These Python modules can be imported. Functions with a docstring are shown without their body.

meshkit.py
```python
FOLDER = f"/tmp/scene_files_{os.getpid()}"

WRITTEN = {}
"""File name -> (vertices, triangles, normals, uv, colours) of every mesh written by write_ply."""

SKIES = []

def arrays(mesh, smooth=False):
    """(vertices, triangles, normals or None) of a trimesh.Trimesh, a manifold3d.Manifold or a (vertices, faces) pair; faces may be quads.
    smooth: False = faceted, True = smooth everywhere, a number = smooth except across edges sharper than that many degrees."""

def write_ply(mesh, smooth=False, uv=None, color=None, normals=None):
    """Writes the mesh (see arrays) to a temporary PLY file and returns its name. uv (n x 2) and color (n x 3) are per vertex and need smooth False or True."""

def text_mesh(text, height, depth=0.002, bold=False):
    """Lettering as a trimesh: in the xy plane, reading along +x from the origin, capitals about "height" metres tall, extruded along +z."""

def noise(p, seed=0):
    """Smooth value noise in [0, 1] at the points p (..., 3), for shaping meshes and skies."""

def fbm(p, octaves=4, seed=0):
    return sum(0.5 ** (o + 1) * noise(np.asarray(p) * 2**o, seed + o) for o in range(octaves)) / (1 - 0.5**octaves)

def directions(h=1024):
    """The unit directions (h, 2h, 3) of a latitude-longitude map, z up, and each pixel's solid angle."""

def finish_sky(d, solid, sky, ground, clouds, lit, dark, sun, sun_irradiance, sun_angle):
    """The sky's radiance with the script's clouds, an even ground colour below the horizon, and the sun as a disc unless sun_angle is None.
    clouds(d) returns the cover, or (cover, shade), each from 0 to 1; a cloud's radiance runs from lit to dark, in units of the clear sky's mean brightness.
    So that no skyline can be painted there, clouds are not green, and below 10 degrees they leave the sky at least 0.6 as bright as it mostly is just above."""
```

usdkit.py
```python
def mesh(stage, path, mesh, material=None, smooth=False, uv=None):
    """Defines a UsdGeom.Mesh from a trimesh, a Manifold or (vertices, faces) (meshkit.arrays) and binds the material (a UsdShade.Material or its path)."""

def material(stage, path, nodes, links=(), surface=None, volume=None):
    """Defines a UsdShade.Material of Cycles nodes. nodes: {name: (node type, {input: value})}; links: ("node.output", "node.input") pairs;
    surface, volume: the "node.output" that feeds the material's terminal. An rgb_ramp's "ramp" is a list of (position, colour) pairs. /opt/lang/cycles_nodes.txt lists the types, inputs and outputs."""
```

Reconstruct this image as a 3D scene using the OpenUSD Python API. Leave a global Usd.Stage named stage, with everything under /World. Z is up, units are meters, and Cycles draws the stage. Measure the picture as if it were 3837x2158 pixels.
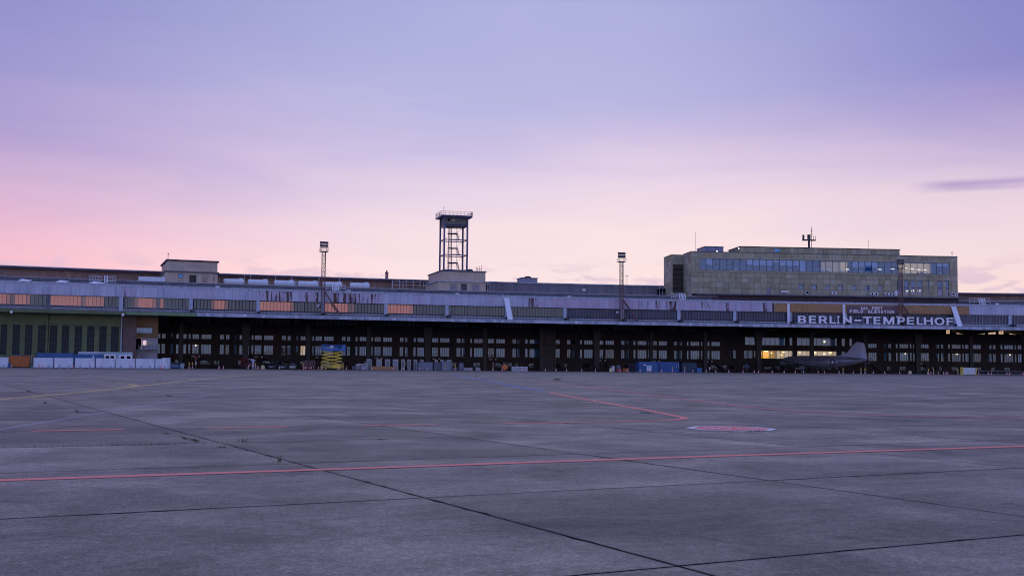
import math, random
import numpy as np, trimesh, usdkit, meshkit
from pxr import Usd, UsdGeom, UsdLux, UsdShade, Gf, Sdf, Vt

stage = Usd.Stage.CreateInMemory()
UsdGeom.SetStageUpAxis(stage, 'Z'); UsdGeom.SetStageMetersPerUnit(stage, 1.0)
WORLD = UsdGeom.Xform.Define(stage, '/World'); stage.SetDefaultPrim(WORLD.GetPrim())
UsdGeom.Scope.Define(stage, '/World/Looks')
rng = random.Random(11)

# ------------------------------------------------------------------ camera: eye height 1.65 m, tilted slightly up
F = 4280.0; CX, CY = 1918.5, 1079.0; EYE = 1.65
PITCH = math.atan(287.1/F); ROLL = .0089
_f = np.array([0, math.cos(PITCH), math.sin(PITCH)]); _u0 = np.array([0, -math.sin(PITCH), math.cos(PITCH)]); _r0 = np.array([1., 0, 0])
RIGHT = _r0*math.cos(ROLL)+_u0*math.sin(ROLL); UP = _u0*math.cos(ROLL)-_r0*math.sin(ROLL)
cam = UsdGeom.Camera.Define(stage, '/World/camera')
cam.CreateHorizontalApertureAttr(36.0); cam.CreateFocalLengthAttr(36.0*F/3837)
cam.CreateClippingRangeAttr((0.1, 100000.0)); cam.CreateExposureAttr(0.24)
cam.AddTransformOp().Set(Gf.Matrix4d(*RIGHT, 0, *UP, 0, *(-_f), 0, 0, 0, EYE, 1))

# ------------------------------------------------------------------ light: dusk, the sun just gone down behind the camera
SUN = np.array([.33, -.943, -.022]); SUN /= np.linalg.norm(SUN)
SUN_EL = math.asin(SUN[2]); SUN_ROT = math.atan2(SUN[0], SUN[1])
dome = UsdLux.DomeLight.Define(stage, '/World/sky')
dome.CreateIntensityAttr(1.0)
def sky_material():
    n = {
     'tc': ('texture_coordinate', {}),
     'sky': ('sky_texture', {'sky_type': 'single_scattering', 'sun_disc': False, 'sun_elevation': SUN_EL, 'sun_rotation': SUN_ROT, 'altitude': 100.0}),
     'skyk': ('mix', {'mix_type': 'multiply', 'fac': 1.0, 'color2': (.5, .5, .5)}),
     'sx': ('separate_xyz', {}),
     # stretched cloud veil
     'map': ('mapping', {'scale': (1.5, 1.5, 9.0), 'rotation': (0.0, 0.10, 0.0)}),
     'no': ('noise_texture', {'scale': 2.2, 'detail': 6.0, 'roughness': .5, 'distortion': .3}),
     'nos': ('math', {'math_type': 'multiply_add', 'value2': .10, 'value3': -.05}),
     'sl': ('math', {'math_type': 'multiply', 'value2': -.035}),
     'e1': ('math', {'math_type': 'add'}), 'e2': ('math', {'math_type': 'add'}),
     'ramp': ('rgb_ramp', {'ramp': [(0.0, (.84, .63, .58)), (.05, (.88, .68, .635)), (.10, (.83, .66, .675)), (.15, (.70, .575, .69)), (.19, (.54, .465, .665)),
                                    (.23, (.42, .41, .65)), (.31, (.345, .36, .615)), (.45, (.35, .36, .61)), (.75, (.30, .31, .51)), (1.0, (.27, .285, .46))]}),
     # towards both sides the veil is dimmer and more violet
     'ax': ('math', {'math_type': 'absolute'}),
     'axs': ('map_range', {'range_type': 'smoothstep', 'from_min': .06, 'from_max': .50, 'to_min': 0.0, 'to_max': 1.0, 'clamp': True}),
     'rx': ('map_range', {'range_type': 'smoothstep', 'from_min': .02, 'from_max': -.02, 'to_min': 0.0, 'to_max': 1.0, 'clamp': True}),
     'rz': ('map_range', {'range_type': 'smoothstep', 'from_min': .10, 'from_max': .24, 'to_min': .25, 'to_max': 1.0, 'clamp': True}),
     'rm': ('math', {'math_type': 'maximum'}), 'sf': ('math', {'math_type': 'multiply'}),
     'side': ('mix', {'mix_type': 'multiply', 'color2': (.70, .64, .82)}),
     'lx': ('map_range', {'range_type': 'smoothstep', 'from_min': -.04, 'from_max': -.50, 'to_min': 0.0, 'to_max': 1.0, 'clamp': True}),
     'lz': ('map_range', {'range_type': 'smoothstep', 'from_min': .20, 'from_max': .06, 'to_min': 0.0, 'to_max': 1.0, 'clamp': True}),
     'lf': ('math', {'math_type': 'multiply'}),
     'left': ('mix', {'mix_type': 'multiply', 'color2': (1.36, 1.01, .96)}),
     'ux': ('map_range', {'range_type': 'smoothstep', 'from_min': .10, 'from_max': .46, 'to_min': 0.0, 'to_max': 1.0, 'clamp': True}),
     'uz': ('map_range', {'range_type': 'smoothstep', 'from_min': .12, 'from_max': .27, 'to_min': 0.0, 'to_max': 1.0, 'clamp': True}),
     'um': ('math', {'math_type': 'multiply'}),
     'upper': ('mix', {'mix_type': 'multiply', 'color2': (.74, .80, .93)}),
     # low cumulus on the horizon and thin dark bars
     'map2': ('mapping', {'scale': (7.0, 7.0, 26.0)}),
     'no2': ('noise_texture', {'scale': 3.0, 'detail': 5.0, 'roughness': .55}),
     'c2': ('map_range', {'range_type': 'smoothstep', 'from_min': .50, 'from_max': .60, 'to_min': 0.0, 'to_max': .75, 'clamp': True}),
     'b2': ('map_range', {'range_type': 'smoothstep', 'from_min': .097, 'from_max': .070, 'to_min': 0.0, 'to_max': 1.0, 'clamp': True}),
     'm2': ('math', {'math_type': 'multiply'}),
     'low': ('mix', {'color2': (.62, .46, .58)}),
     'map3': ('mapping', {'scale': (1.6, 1.6, 34.0), 'location': (5.9, 0.0, 1.3), 'rotation': (0.0, .04, 0.0)}),
     'no3': ('noise_texture', {'scale': 1.6, 'detail': 4.0, 'roughness': .45}),
     'c3': ('map_range', {'range_type': 'smoothstep', 'from_min': .42, 'from_max': .56, 'to_min': 0.0, 'to_max': .8, 'clamp': True}),
     'b3': ('map_range', {'range_type': 'smoothstep', 'from_min': .32, 'from_max': .36, 'to_min': 0.0, 'to_max': 1.0, 'clamp': True}),
     'b4': ('map_range', {'range_type': 'smoothstep', 'from_min': .141, 'from_max': .147, 'to_min': 0.0, 'to_max': 1.0, 'clamp': True}), 'b5': ('map_range', {'range_type': 'smoothstep', 'from_min': .155, 'from_max': .149, 'to_min': 0.0, 'to_max': 1.0, 'clamp': True}), 'm4': ('math', {'math_type': 'multiply'}), 'm5': ('math', {'math_type': 'multiply'}),
     'm3': ('math', {'math_type': 'multiply'}),
     'bars': ('mix', {'color2': (.36, .27, .50)}),
     # afterglow round the place where the sun went down
     'dot': ('vector_math', {'math_type': 'dot_product', 'vector2': (.33, -.943, .045)}),
     'gl': ('map_range', {'range_type': 'smootherstep', 'from_min': .952, 'from_max': .999, 'to_min': 0.0, 'to_max': 1.0, 'clamp': True}),
     'gz0': ('map_range', {'range_type': 'smoothstep', 'from_min': .027, 'from_max': .046, 'to_min': 0.0, 'to_max': 1.0, 'clamp': True}),
     'gz1': ('map_range', {'range_type': 'smoothstep', 'from_min': .068, 'from_max': .046, 'to_min': 0.0, 'to_max': 1.0, 'clamp': True}),
     'gz': ('math', {'math_type': 'multiply'}),
     # the half of the sky behind the camera is a clearer blue
     'bk': ('map_range', {'range_type': 'smoothstep', 'from_min': .35, 'from_max': -.25, 'to_min': 0.0, 'to_max': 1.0, 'clamp': True}),
     'back': ('mix', {'mix_type': 'multiply', 'color2': (.80, 1.20, 1.66)}),
     'glz': ('math', {'math_type': 'multiply'}),
     'wide': ('map_range', {'range_type': 'smoothstep', 'from_min': .4, 'from_max': 1.0, 'to_min': 0.0, 'to_max': .10, 'clamp': True}),
     'glow': ('mix', {'mix_type': 'add', 'color2': (5.8, 1.75, 1.35)}),
     'glow2': ('mix', {'mix_type': 'add', 'color2': (.30, .10, .04)}),
     'gain': ('mix', {'mix_type': 'multiply', 'fac': 1.0, 'color2': (10.0, 10.0, 10.0)}),
     'veil': ('mix', {'fac': .988}),
     'bg': ('background_shader', {'strength': .1}),
    }
    l = [('tc.generated', 'sx.vector'), ('tc.generated', 'map.vector'), ('map.vector', 'no.vector'), ('no.fac', 'nos.value1'),
         ('sx.x', 'sl.value1'), ('sx.z', 'e1.value1'), ('nos.value', 'e1.value2'), ('e1.value', 'e2.value1'), ('sl.value', 'e2.value2'), ('e2.value', 'ramp.fac'),
         ('sx.x', 'ax.value1'), ('ax.value', 'axs.value'), ('sx.x', 'rx.value'), ('sx.z', 'rz.value'), ('rx.result', 'rm.value1'), ('rz.result', 'rm.value2'), ('axs.result', 'sf.value1'), ('rm.value', 'sf.value2'), ('sf.value', 'side.fac'), ('ramp.color', 'side.color1'),
         ('sx.x', 'lx.value'), ('sx.z', 'lz.value'), ('lx.result', 'lf.value1'), ('lz.result', 'lf.value2'), ('lf.value', 'left.fac'), ('side.color', 'left.color1'),
         ('tc.generated', 'map2.vector'), ('map2.vector', 'no2.vector'), ('no2.fac', 'c2.value'), ('sx.z', 'b2.value'), ('c2.result', 'm2.value1'), ('b2.result', 'm2.value2'),
         ('m2.value', 'low.fac'), ('sx.x', 'ux.value'), ('sx.z', 'uz.value'), ('ux.result', 'um.value1'), ('uz.result', 'um.value2'), ('um.value', 'upper.fac'), ('left.color', 'upper.color1'), ('upper.color', 'low.color1'),
         ('tc.generated', 'map3.vector'), ('map3.vector', 'no3.vector'), ('no3.fac', 'c3.value'), ('sx.x', 'b3.value'), ('sx.z', 'b4.value'), ('sx.z', 'b5.value'), ('b4.result', 'm4.value1'), ('b5.result', 'm4.value2'), ('m3.value', 'm5.value1'), ('m4.value', 'm5.value2'), ('c3.result', 'm3.value1'), ('b3.result', 'm3.value2'),
         ('m5.value', 'bars.fac'), ('low.color', 'bars.color1'),
         ('tc.generated', 'dot.vector1'), ('dot.value', 'gl.value'), ('sx.z', 'gz0.value'), ('sx.z', 'gz1.value'), ('gz0.result', 'gz.value1'), ('gz1.result', 'gz.value2'), ('gl.result', 'glz.value1'), ('gz.value', 'glz.value2'), ('sx.y', 'bk.value'), ('bk.result', 'back.fac'), ('bars.color', 'back.color1'), ('dot.value', 'wide.value'),
         ('glz.value', 'glow.fac'), ('back.color', 'glow.color1'), ('wide.result', 'glow2.fac'), ('glow.color', 'glow2.color1'),
         ('glow2.color', 'gain.color1'), ('sky.color', 'veil.color1'), ('gain.color', 'veil.color2'), ('veil.color', 'bg.color')]
    del n['skyk']
    return usdkit.material(stage, '/World/Looks/sky_glow', n, l, surface='bg.background')
UsdShade.MaterialBindingAPI.Apply(dome.GetPrim()).Bind(sky_material())
for k, val in (('label', 'pink and violet dusk sky with thin veils of cloud'), ('category', 'sky'), ('kind', 'structure')):
    dome.GetPrim().SetCustomDataByKey(k, val)
sun = UsdLux.DistantLight.Define(stage, '/World/sun')
sun.CreateIntensityAttr(.004); sun.CreateAngleAttr(30.0); sun.CreateColorAttr(Gf.Vec3f(1.0, .84, .90))
UsdLux.LightAPI(sun).CreateNormalizeAttr(True)
_z = Gf.Vec3d(*SUN); _x = Gf.Cross(Gf.Vec3d(0, 0, 1), _z).GetNormalized(); _y = Gf.Cross(_z, _x)
sun.AddTransformOp().Set(Gf.Matrix4d(*_x, 0, *_y, 0, *_z, 0, 0, 0, 0, 1))

# ------------------------------------------------------------------ places: the building front is an arc of radius 706 m; s runs along it, v into the building
R0 = 706.4; TH0 = .2535; D0 = 290.5
_C = np.array([R0*math.sin(TH0), D0-R0*math.cos(TH0)])
def th(s): return TH0-s/R0
def W(s, v, z=0.0):
    t = TH0-np.asarray(s, float)/R0; r = R0+np.asarray(v, float)
    return np.stack(np.broadcast_arrays(_C[0]-r*np.sin(t), _C[1]+r*np.cos(t), np.asarray(z, float)), -1)
def ray(px, py): return _f*F+RIGHT*(px-CX)+UP*(CY-py)
def sz(px, py, v=0.0):            # (s, z) on the arc at depth v of a direction measured in the photograph
    d = ray(px, py); a = d[:2]@d[:2]; b = -(d[:2]@_C); c = _C@_C-(R0+v)**2
    k = (-b+math.sqrt(b*b-a*c))/a; q = d*k
    return R0*(TH0-math.atan2(_C[0]-q[0], q[1]-_C[1])), EYE+q[2]
def S(px, v, py=1200): return sz(px, py, v)[0]
def Z(px, py, v): return sz(px, py, v)[1]
def gp(px, py):                   # a point of the apron
    d = ray(px, py); return (d*(-EYE/d[2]))[:2]
# pixel columns / rows of the six survey crops of the photograph
def q1(x, y=0): return (x*.34514, 920+y*.34506)
def q2(x, y=0): return (560+x*.34514, 920+y*.34506)
def q3(x, y=0): return (1120+x*.34514, 920+y*.34506)
def q4(x, y=0): return (1700+x*.34514, 920+y*.34506)
def q5(x, y=0): return (2300+x*.34514, 920+y*.34506)
def q6(x, y=0): return (2900+x*.3727, 880+y*.3727)
def q7(x, y=0): return (3300+x*.3727, 880+y*.3727)

# ------------------------------------------------------------------ materials
_mats = {}
def pm(name, col, rough=.6, var=.15, scale=1.0, metallic=0.0, spec=.5, bump=0.0, stretch=(1, 1, 1), col2=None, mixlo=.4, mixhi=.6, rand=0.0, emis=None, ior=1.5):
    """Painted or bare surface: base colour broken by soft noise (and optionally a second colour in patches), some relief."""
    if name in _mats: return _mats[name]
    c = np.array(col, float)
    n = {'g': ('geometry', {}), 'm': ('mapping', {'scale': tuple(scale*k for k in stretch)}),
         'n': ('noise_texture', {'scale': 1.0, 'detail': 5.0, 'roughness': .6}),
         'r': ('rgb_ramp', {'ramp': [(.3, tuple(c*(1-var))), (.7, tuple(np.minimum(c*(1+var), .95)))]}),
         'p': ('principled_bsdf', {'roughness': rough, 'metallic': metallic, 'specular_ior_level': spec, 'ior': ior})}
    l = [('g.position', 'm.vector'), ('m.vector', 'n.vector'), ('n.fac', 'r.fac')]
    out = 'r.color'
    if col2 is not None:
        n['m2'] = ('mapping', {'scale': tuple(scale*1.7*k for k in stretch), 'location': (7.1, 3.3, 1.7)})
        n['n2'] = ('noise_texture', {'scale': 1.0, 'detail': 6.0, 'roughness': .65})
        n['k2'] = ('map_range', {'range_type': 'smoothstep', 'from_min': mixlo, 'from_max': mixhi, 'to_min': 0.0, 'to_max': 1.0, 'clamp': True})
        n['x2'] = ('mix', {'color2': tuple(col2)})
        l += [('g.position', 'm2.vector'), ('m2.vector', 'n2.vector'), ('n2.fac', 'k2.value'), ('k2.result', 'x2.fac'), (out, 'x2.color1')]; out = 'x2.color'
    if rand:
        n['o'] = ('object_info', {}); n['or'] = ('map_range', {'from_min': 0.0, 'from_max': 1.0, 'to_min': 1-rand, 'to_max': 1+rand})
        n['ox'] = ('vector_math', {'math_type': 'scale'})
        l += [('o.random', 'or.value'), (out, 'ox.vector1'), ('or.result', 'ox.scale')]; out = 'ox.vector'
    l.append((out, 'p.base_color'))
    if bump:
        n['b'] = ('bump', {'strength': bump, 'distance': .05}); l += [('n.fac', 'b.height'), ('b.normal', 'p.normal')]
    if emis: n['p'][1].update(emission_color=tuple(emis[:3]), emission_strength=emis[3])
    _mats[name] = usdkit.material(stage, '/World/Looks/'+name, n, l, surface='p.BSDF')
    return _mats[name]
def flat(name, col, rough=.5, metallic=0.0, spec=.5, emis=None):
    if name in _mats: return _mats[name]
    d = {'base_color': tuple(col), 'roughness': rough, 'metallic': metallic, 'specular_ior_level': spec}
    if emis: d.update(emission_color=tuple(emis[:3]), emission_strength=emis[3])
    _mats[name] = usdkit.material(stage, '/World/Looks/'+name, {'p': ('principled_bsdf', d)}, [], surface='p.BSDF')
    return _mats[name]
def pane_mat(name, tint, ior=1.5, rough=.03, body=.0, bodycol=(.1, .2, .3)):
    if name in _mats: return _mats[name]
    n = {'t': ('transparent_bsdf', {'color': tuple(tint)}), 'g': ('glossy_bsdf', {'color': (1, 1, 1), 'roughness': rough}), 'f': ('fresnel', {'IOR': ior}), 'x': ('mix_closure', {})}
    l = [('f.fac', 'x.fac'), ('t.BSDF', 'x.closure1'), ('g.BSDF', 'x.closure2')]; top = 'x.closure'
    if body:
        n['d'] = ('diffuse_bsdf', {'color': tuple(bodycol)}); n['y'] = ('mix_closure', {'fac': body}); l += [('x.closure', 'y.closure1'), ('d.BSDF', 'y.closure2')]; top = 'y.closure'
    _mats[name] = usdkit.material(stage, '/World/Looks/'+name, n, l, surface=top)
    return _mats[name]

# ------------------------------------------------------------------ scene tree helpers
_count = {}
def numbered(parent, name):
    k = (parent, name); i = _count.get(k, 0); _count[k] = i+1
    return f'{parent}/{name}' if i == 0 else f'{parent}/{name}_{i:03d}'
def tagp(p, label=None, cat=None, group=None, kind=None):
    for k, v in (('label', label), ('category', cat), ('group', group), ('kind', kind)):
        if v: p.SetCustomDataByKey(k, v)
    return p
class T:
    """A thing: an Xform at its base; parts are given in its local frame."""
    def __init__(s, name, label, cat, loc=(0, 0, 0), rot=0.0, group=None, kind=None):
        s.path = numbered('/World', name); s.loc = np.array(loc, float); s.rot = rot
        x = UsdGeom.Xform.Define(stage, s.path); x.AddTranslateOp().Set(Gf.Vec3d(*map(float, loc)))
        if rot: x.AddRotateZOp().Set(math.degrees(rot))
        s.prim = tagp(x.GetPrim(), label, cat, group, kind)
    def part(s, name, mesh, mat, parent=None, smooth=False, label=None, kind=None):
        p = numbered(parent or s.path, name)
        v = mesh.build() if isinstance(mesh, B) else mesh
        m = usdkit.mesh(stage, p, v, mat, smooth=smooth)
        tagp(m.GetPrim(), label, None, None, kind); return p
    def sub(s, name, parent=None, label=None):
        p = numbered(parent or s.path, name); x = UsdGeom.Xform.Define(stage, p); tagp(x.GetPrim(), label); return p
def copy(t, label, loc, rot=0.0, group=None):
    path = numbered('/World', t.path.split('/')[-1]); was = t.prim.GetCustomData()
    x = UsdGeom.Xform.Define(stage, path); x.AddTranslateOp().Set(Gf.Vec3d(*map(float, loc))); 
    if t.rot or rot: x.AddRotateZOp().Set(math.degrees(rot))
    p = x.GetPrim(); p.GetReferences().AddInternalReference(t.path); p.SetInstanceable(True)
    return tagp(p, label, was['category'], group or was.get('group'))
def solo(name, mesh, mat, label, cat, group=None, kind=None, smooth=False):
    p = numbered('/World', name); m = usdkit.mesh(stage, p, mesh.build() if isinstance(mesh, B) else mesh, mat, smooth=smooth)
    tagp(m.GetPrim(), label, cat, group, kind); return p

class B:
    """Collects boxes, bars, tubes, prisms; arc() bends a list given in (s, v, z) onto the building's arc."""
    def __init__(s, loc=None): s.v = []; s.f = []; s.n = 0; s.loc = loc
    def add(s, v, f):
        v = np.asarray(v, float); f = np.asarray(f, int)
        if f.shape[1] == 4: f = np.vstack([f[:, [0, 1, 2]], f[:, [0, 2, 3]]])
        s.v.append(v); s.f.append(f+s.n); s.n += len(v); return s
    def mesh(s, m): return s.add(m.vertices, m.faces)
    def box(s, x0, x1, y0, y1, z0, z1, seg=1):
        xs = np.linspace(x0, x1, seg+1); v = []; f = []
        for x in xs: v += [(x, y0, z0), (x, y1, z0), (x, y1, z1), (x, y0, z1)]
        for i in range(seg):
            a = 4*i; b = a+4
            for j in range(4): f.append((a+j, b+j, b+(j+1) % 4, a+(j+1) % 4))
        f += [(0, 1, 2, 3)]; e = 4*seg; f += [(e, e+3, e+2, e+1)]
        f = [q[::-1] for q in f]
        return s.add(v, f)
    def quad(s, a, b, c, d): return s.add([a, b, c, d], [(0, 1, 2, 3)])
    def bar(s, a, b, r, n=4, r2=None, cap=True):
        a = np.array(a, float); b = np.array(b, float); d = b-a; L = np.linalg.norm(d)
        if L < 1e-9: return s
        d /= L; u = np.cross(d, (0, 0, 1) if abs(d[2]) < .9 else (1, 0, 0)); u /= np.linalg.norm(u); w = np.cross(d, u)
        an = np.arange(n)*2*math.pi/n+(math.pi/4 if n == 4 else 0); r2 = r if r2 is None else r2
        k = 1.414 if n == 4 else 1.0
        ring = np.cos(an)[:, None]*u+np.sin(an)[:, None]*w
        v = np.vstack([a+ring*r*k, b+ring*r2*k]); f = [(i, (i+1) % n, n+(i+1) % n, n+i) for i in range(n)]
        s.add(v, f)
        if cap:
            s.add(v[:n], [(0, i+1, i) for i in range(1, n-1)]); s.add(v[n:], [(0, i, i+1) for i in range(1, n-1)])
        return s
    def lathe(s, prof, n=12, c=(0, 0, 0), axis='z'):
        prof = np.array(prof, float); an = np.arange(n)*2*math.pi/n; v = []
        for r, h in prof:
            for a in an:
                p = (r*math.cos(a), r*math.sin(a), h)
                if axis == 'x': p = (p[2], p[0], p[1])
                if axis == 'y': p = (p[1], p[2], p[0])
                v.append((p[0]+c[0], p[1]+c[1], p[2]+c[2]))
        f = []
        for i in range(len(prof)-1):
            for j in range(n): f.append((i*n+j, i*n+(j+1) % n, (i+1)*n+(j+1) % n, (i+1)*n+j))
        return s.add(v, f)
    def prism(s, poly, axis, h0, h1):
        """poly: 2D outline (counter-clockwise); axis 'x' | 'y' | 'z' is the direction of extrusion."""
        from shapely.geometry import Polygon
        m = trimesh.creation.extrude_polygon(Polygon(poly), h1-h0, engine='earcut'); v = np.array(m.vertices); v[:, 2] += h0; f = np.array(m.faces)
        if axis == 'x': v = v[:, [2, 0, 1]]
        if axis == 'y': v = np.stack([v[:, 0], v[:, 2], v[:, 1]], 1); f = f[:, ::-1]
        return s.add(v, f)
    def arc(s):
        """bend everything collected so far from (s, v, z) to the world, then leave it relative to self.loc"""
        s.v = [W(v[:, 0], v[:, 1], v[:, 2]) for v in s.v]; return s
    def move(s, d): s.v = [v+np.asarray(d, float) for v in s.v]; return s
    def build(s):
        v = np.vstack(s.v); f = np.vstack(s.f)
        if s.loc is not None: v = v-s.loc
        return v, f

# ------------------------------------------------------------------ apron: concrete slabs in a grid turned about 28 degrees, dark joints, painted lines
ang = math.radians(27.7); _t = np.array([math.cos(ang), math.sin(ang)]); _n = np.array([-math.sin(ang), math.cos(ang)])
PT, PN, OT, ON = 5.45, 5.28, 5.70, 2.57
def concrete():
    n = {'g': ('geometry', {}), 'rot': ('vector_rotate', {'rotate_type': 'z_axis', 'angle': -ang}),
         'mp': ('mapping', {'scale': (1/PT, 1/PN, 0.0), 'location': (-OT/PT+50, -ON/PN+50, 0.0)}), 'fl': ('vector_math', {'math_type': 'floor'}),
         'wn': ('white_noise_texture', {'dimensions': '3D'}),
         'tone': ('map_range', {'from_min': 0.0, 'from_max': 1.0, 'to_min': .70, 'to_max': 1.26}),
         'big': ('noise_texture', {'scale': .35, 'detail': 6.0, 'roughness': .65, 'distortion': .5}),
         'bigr': ('rgb_ramp', {'ramp': [(.28, (.094, .079, .056)), (.5, (.172, .147, .105)), (.72, (.285, .244, .174))]}),
         'mst': ('mapping', {'scale': (.25, 2.2, 1.0)}),
         'str': ('noise_texture', {'scale': .9, 'detail': 6.0, 'roughness': .7}),
         'strr': ('map_range', {'from_min': .3, 'from_max': .7, 'to_min': .76, 'to_max': 1.24}),
         'mid': ('noise_texture', {'scale': 7.0, 'detail': 5.0, 'roughness': .7}), 'midr': ('map_range', {'from_min': .3, 'from_max': .7, 'to_min': .58, 'to_max': 1.40}), 'm4': ('math', {'math_type': 'multiply'}),
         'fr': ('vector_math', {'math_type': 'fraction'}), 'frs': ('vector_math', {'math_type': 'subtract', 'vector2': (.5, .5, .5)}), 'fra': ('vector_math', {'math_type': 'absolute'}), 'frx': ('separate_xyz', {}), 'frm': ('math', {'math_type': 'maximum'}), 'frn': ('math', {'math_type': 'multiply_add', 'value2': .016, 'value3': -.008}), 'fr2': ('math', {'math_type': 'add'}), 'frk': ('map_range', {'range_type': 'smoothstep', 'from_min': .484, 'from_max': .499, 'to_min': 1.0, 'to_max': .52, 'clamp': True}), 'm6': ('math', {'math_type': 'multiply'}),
         'stn': ('noise_texture', {'scale': .8, 'detail': 7.0, 'roughness': .68, 'distortion': 1.2}), 'stk': ('map_range', {'range_type': 'smoothstep', 'from_min': .56, 'from_max': .70, 'to_min': 1.0, 'to_max': .55, 'clamp': True}), 'm5': ('math', {'math_type': 'multiply'}),
         'fine': ('noise_texture', {'scale': 28.0, 'detail': 4.0, 'roughness': .8}),
         'finer': ('map_range', {'from_min': .25, 'from_max': .75, 'to_min': .40, 'to_max': 1.60}),
         'vor': ('voronoi_texture', {'scale': 46.0}), 'sep': ('separate_color', {}), 'vorr': ('map_range', {'from_min': 0.0, 'from_max': 1.0, 'to_min': .66, 'to_max': 1.34}),
         'm1': ('math', {'math_type': 'multiply'}), 'm2': ('math', {'math_type': 'multiply'}), 'm3': ('math', {'math_type': 'multiply'}),
         'sc': ('vector_math', {'math_type': 'scale'}),
         'rr': ('map_range', {'from_min': .3, 'from_max': .7, 'to_min': .72, 'to_max': .50}),
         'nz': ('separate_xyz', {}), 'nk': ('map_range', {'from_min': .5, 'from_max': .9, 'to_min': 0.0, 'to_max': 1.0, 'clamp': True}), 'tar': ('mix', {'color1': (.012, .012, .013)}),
         'b': ('bump', {'strength': .35, 'distance': .008}),
         'p': ('principled_bsdf', {'roughness': .7, 'specular_ior_level': .6})}
    l = [('g.position', 'rot.vector'), ('rot.vector', 'mp.vector'), ('mp.vector', 'fl.vector1'), ('fl.vector', 'wn.vector'), ('wn.value', 'tone.value'),
         ('rot.vector', 'big.vector'), ('big.fac', 'bigr.fac'), ('rot.vector', 'mst.vector'), ('mst.vector', 'str.vector'), ('str.fac', 'strr.value'),
         ('g.position', 'fine.vector'), ('fine.fac', 'finer.value'), ('g.position', 'vor.vector'), ('vor.color', 'sep.color'), ('sep.r', 'vorr.value'),
         ('tone.result', 'm1.value1'), ('strr.result', 'm1.value2'), ('m1.value', 'm2.value1'), ('finer.result', 'm2.value2'), ('m2.value', 'm3.value1'), ('vorr.result', 'm3.value2'),
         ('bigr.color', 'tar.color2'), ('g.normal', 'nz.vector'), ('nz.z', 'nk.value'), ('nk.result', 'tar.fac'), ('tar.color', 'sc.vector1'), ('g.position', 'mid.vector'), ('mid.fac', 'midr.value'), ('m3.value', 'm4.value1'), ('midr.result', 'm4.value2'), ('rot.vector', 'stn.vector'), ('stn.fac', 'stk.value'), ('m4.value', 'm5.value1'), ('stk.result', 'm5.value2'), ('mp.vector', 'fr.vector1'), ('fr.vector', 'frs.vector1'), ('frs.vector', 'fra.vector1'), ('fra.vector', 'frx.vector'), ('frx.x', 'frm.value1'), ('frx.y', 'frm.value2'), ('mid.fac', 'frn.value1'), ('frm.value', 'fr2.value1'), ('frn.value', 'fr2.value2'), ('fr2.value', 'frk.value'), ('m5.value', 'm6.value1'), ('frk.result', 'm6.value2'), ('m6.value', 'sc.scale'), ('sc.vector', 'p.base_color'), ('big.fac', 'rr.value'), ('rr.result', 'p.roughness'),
         ('fine.fac', 'b.height'), ('b.normal', 'p.normal')]
    return usdkit.material(stage, '/World/Looks/slab_concrete', n, l, surface='p.BSDF')
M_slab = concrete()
M_joint = pm('joint_filler', (.018, .018, .02), .9, .3, 3.0)
ap = T('apron', 'wide airfield apron of old concrete slabs with dark joints', 'apron', kind='structure')
g = B(); xs = np.concatenate([[-9000], np.linspace(-400, 400, 9), [9000]]); ys = np.concatenate([[-9000], np.linspace(-200, 600, 9), [9000]])
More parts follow.
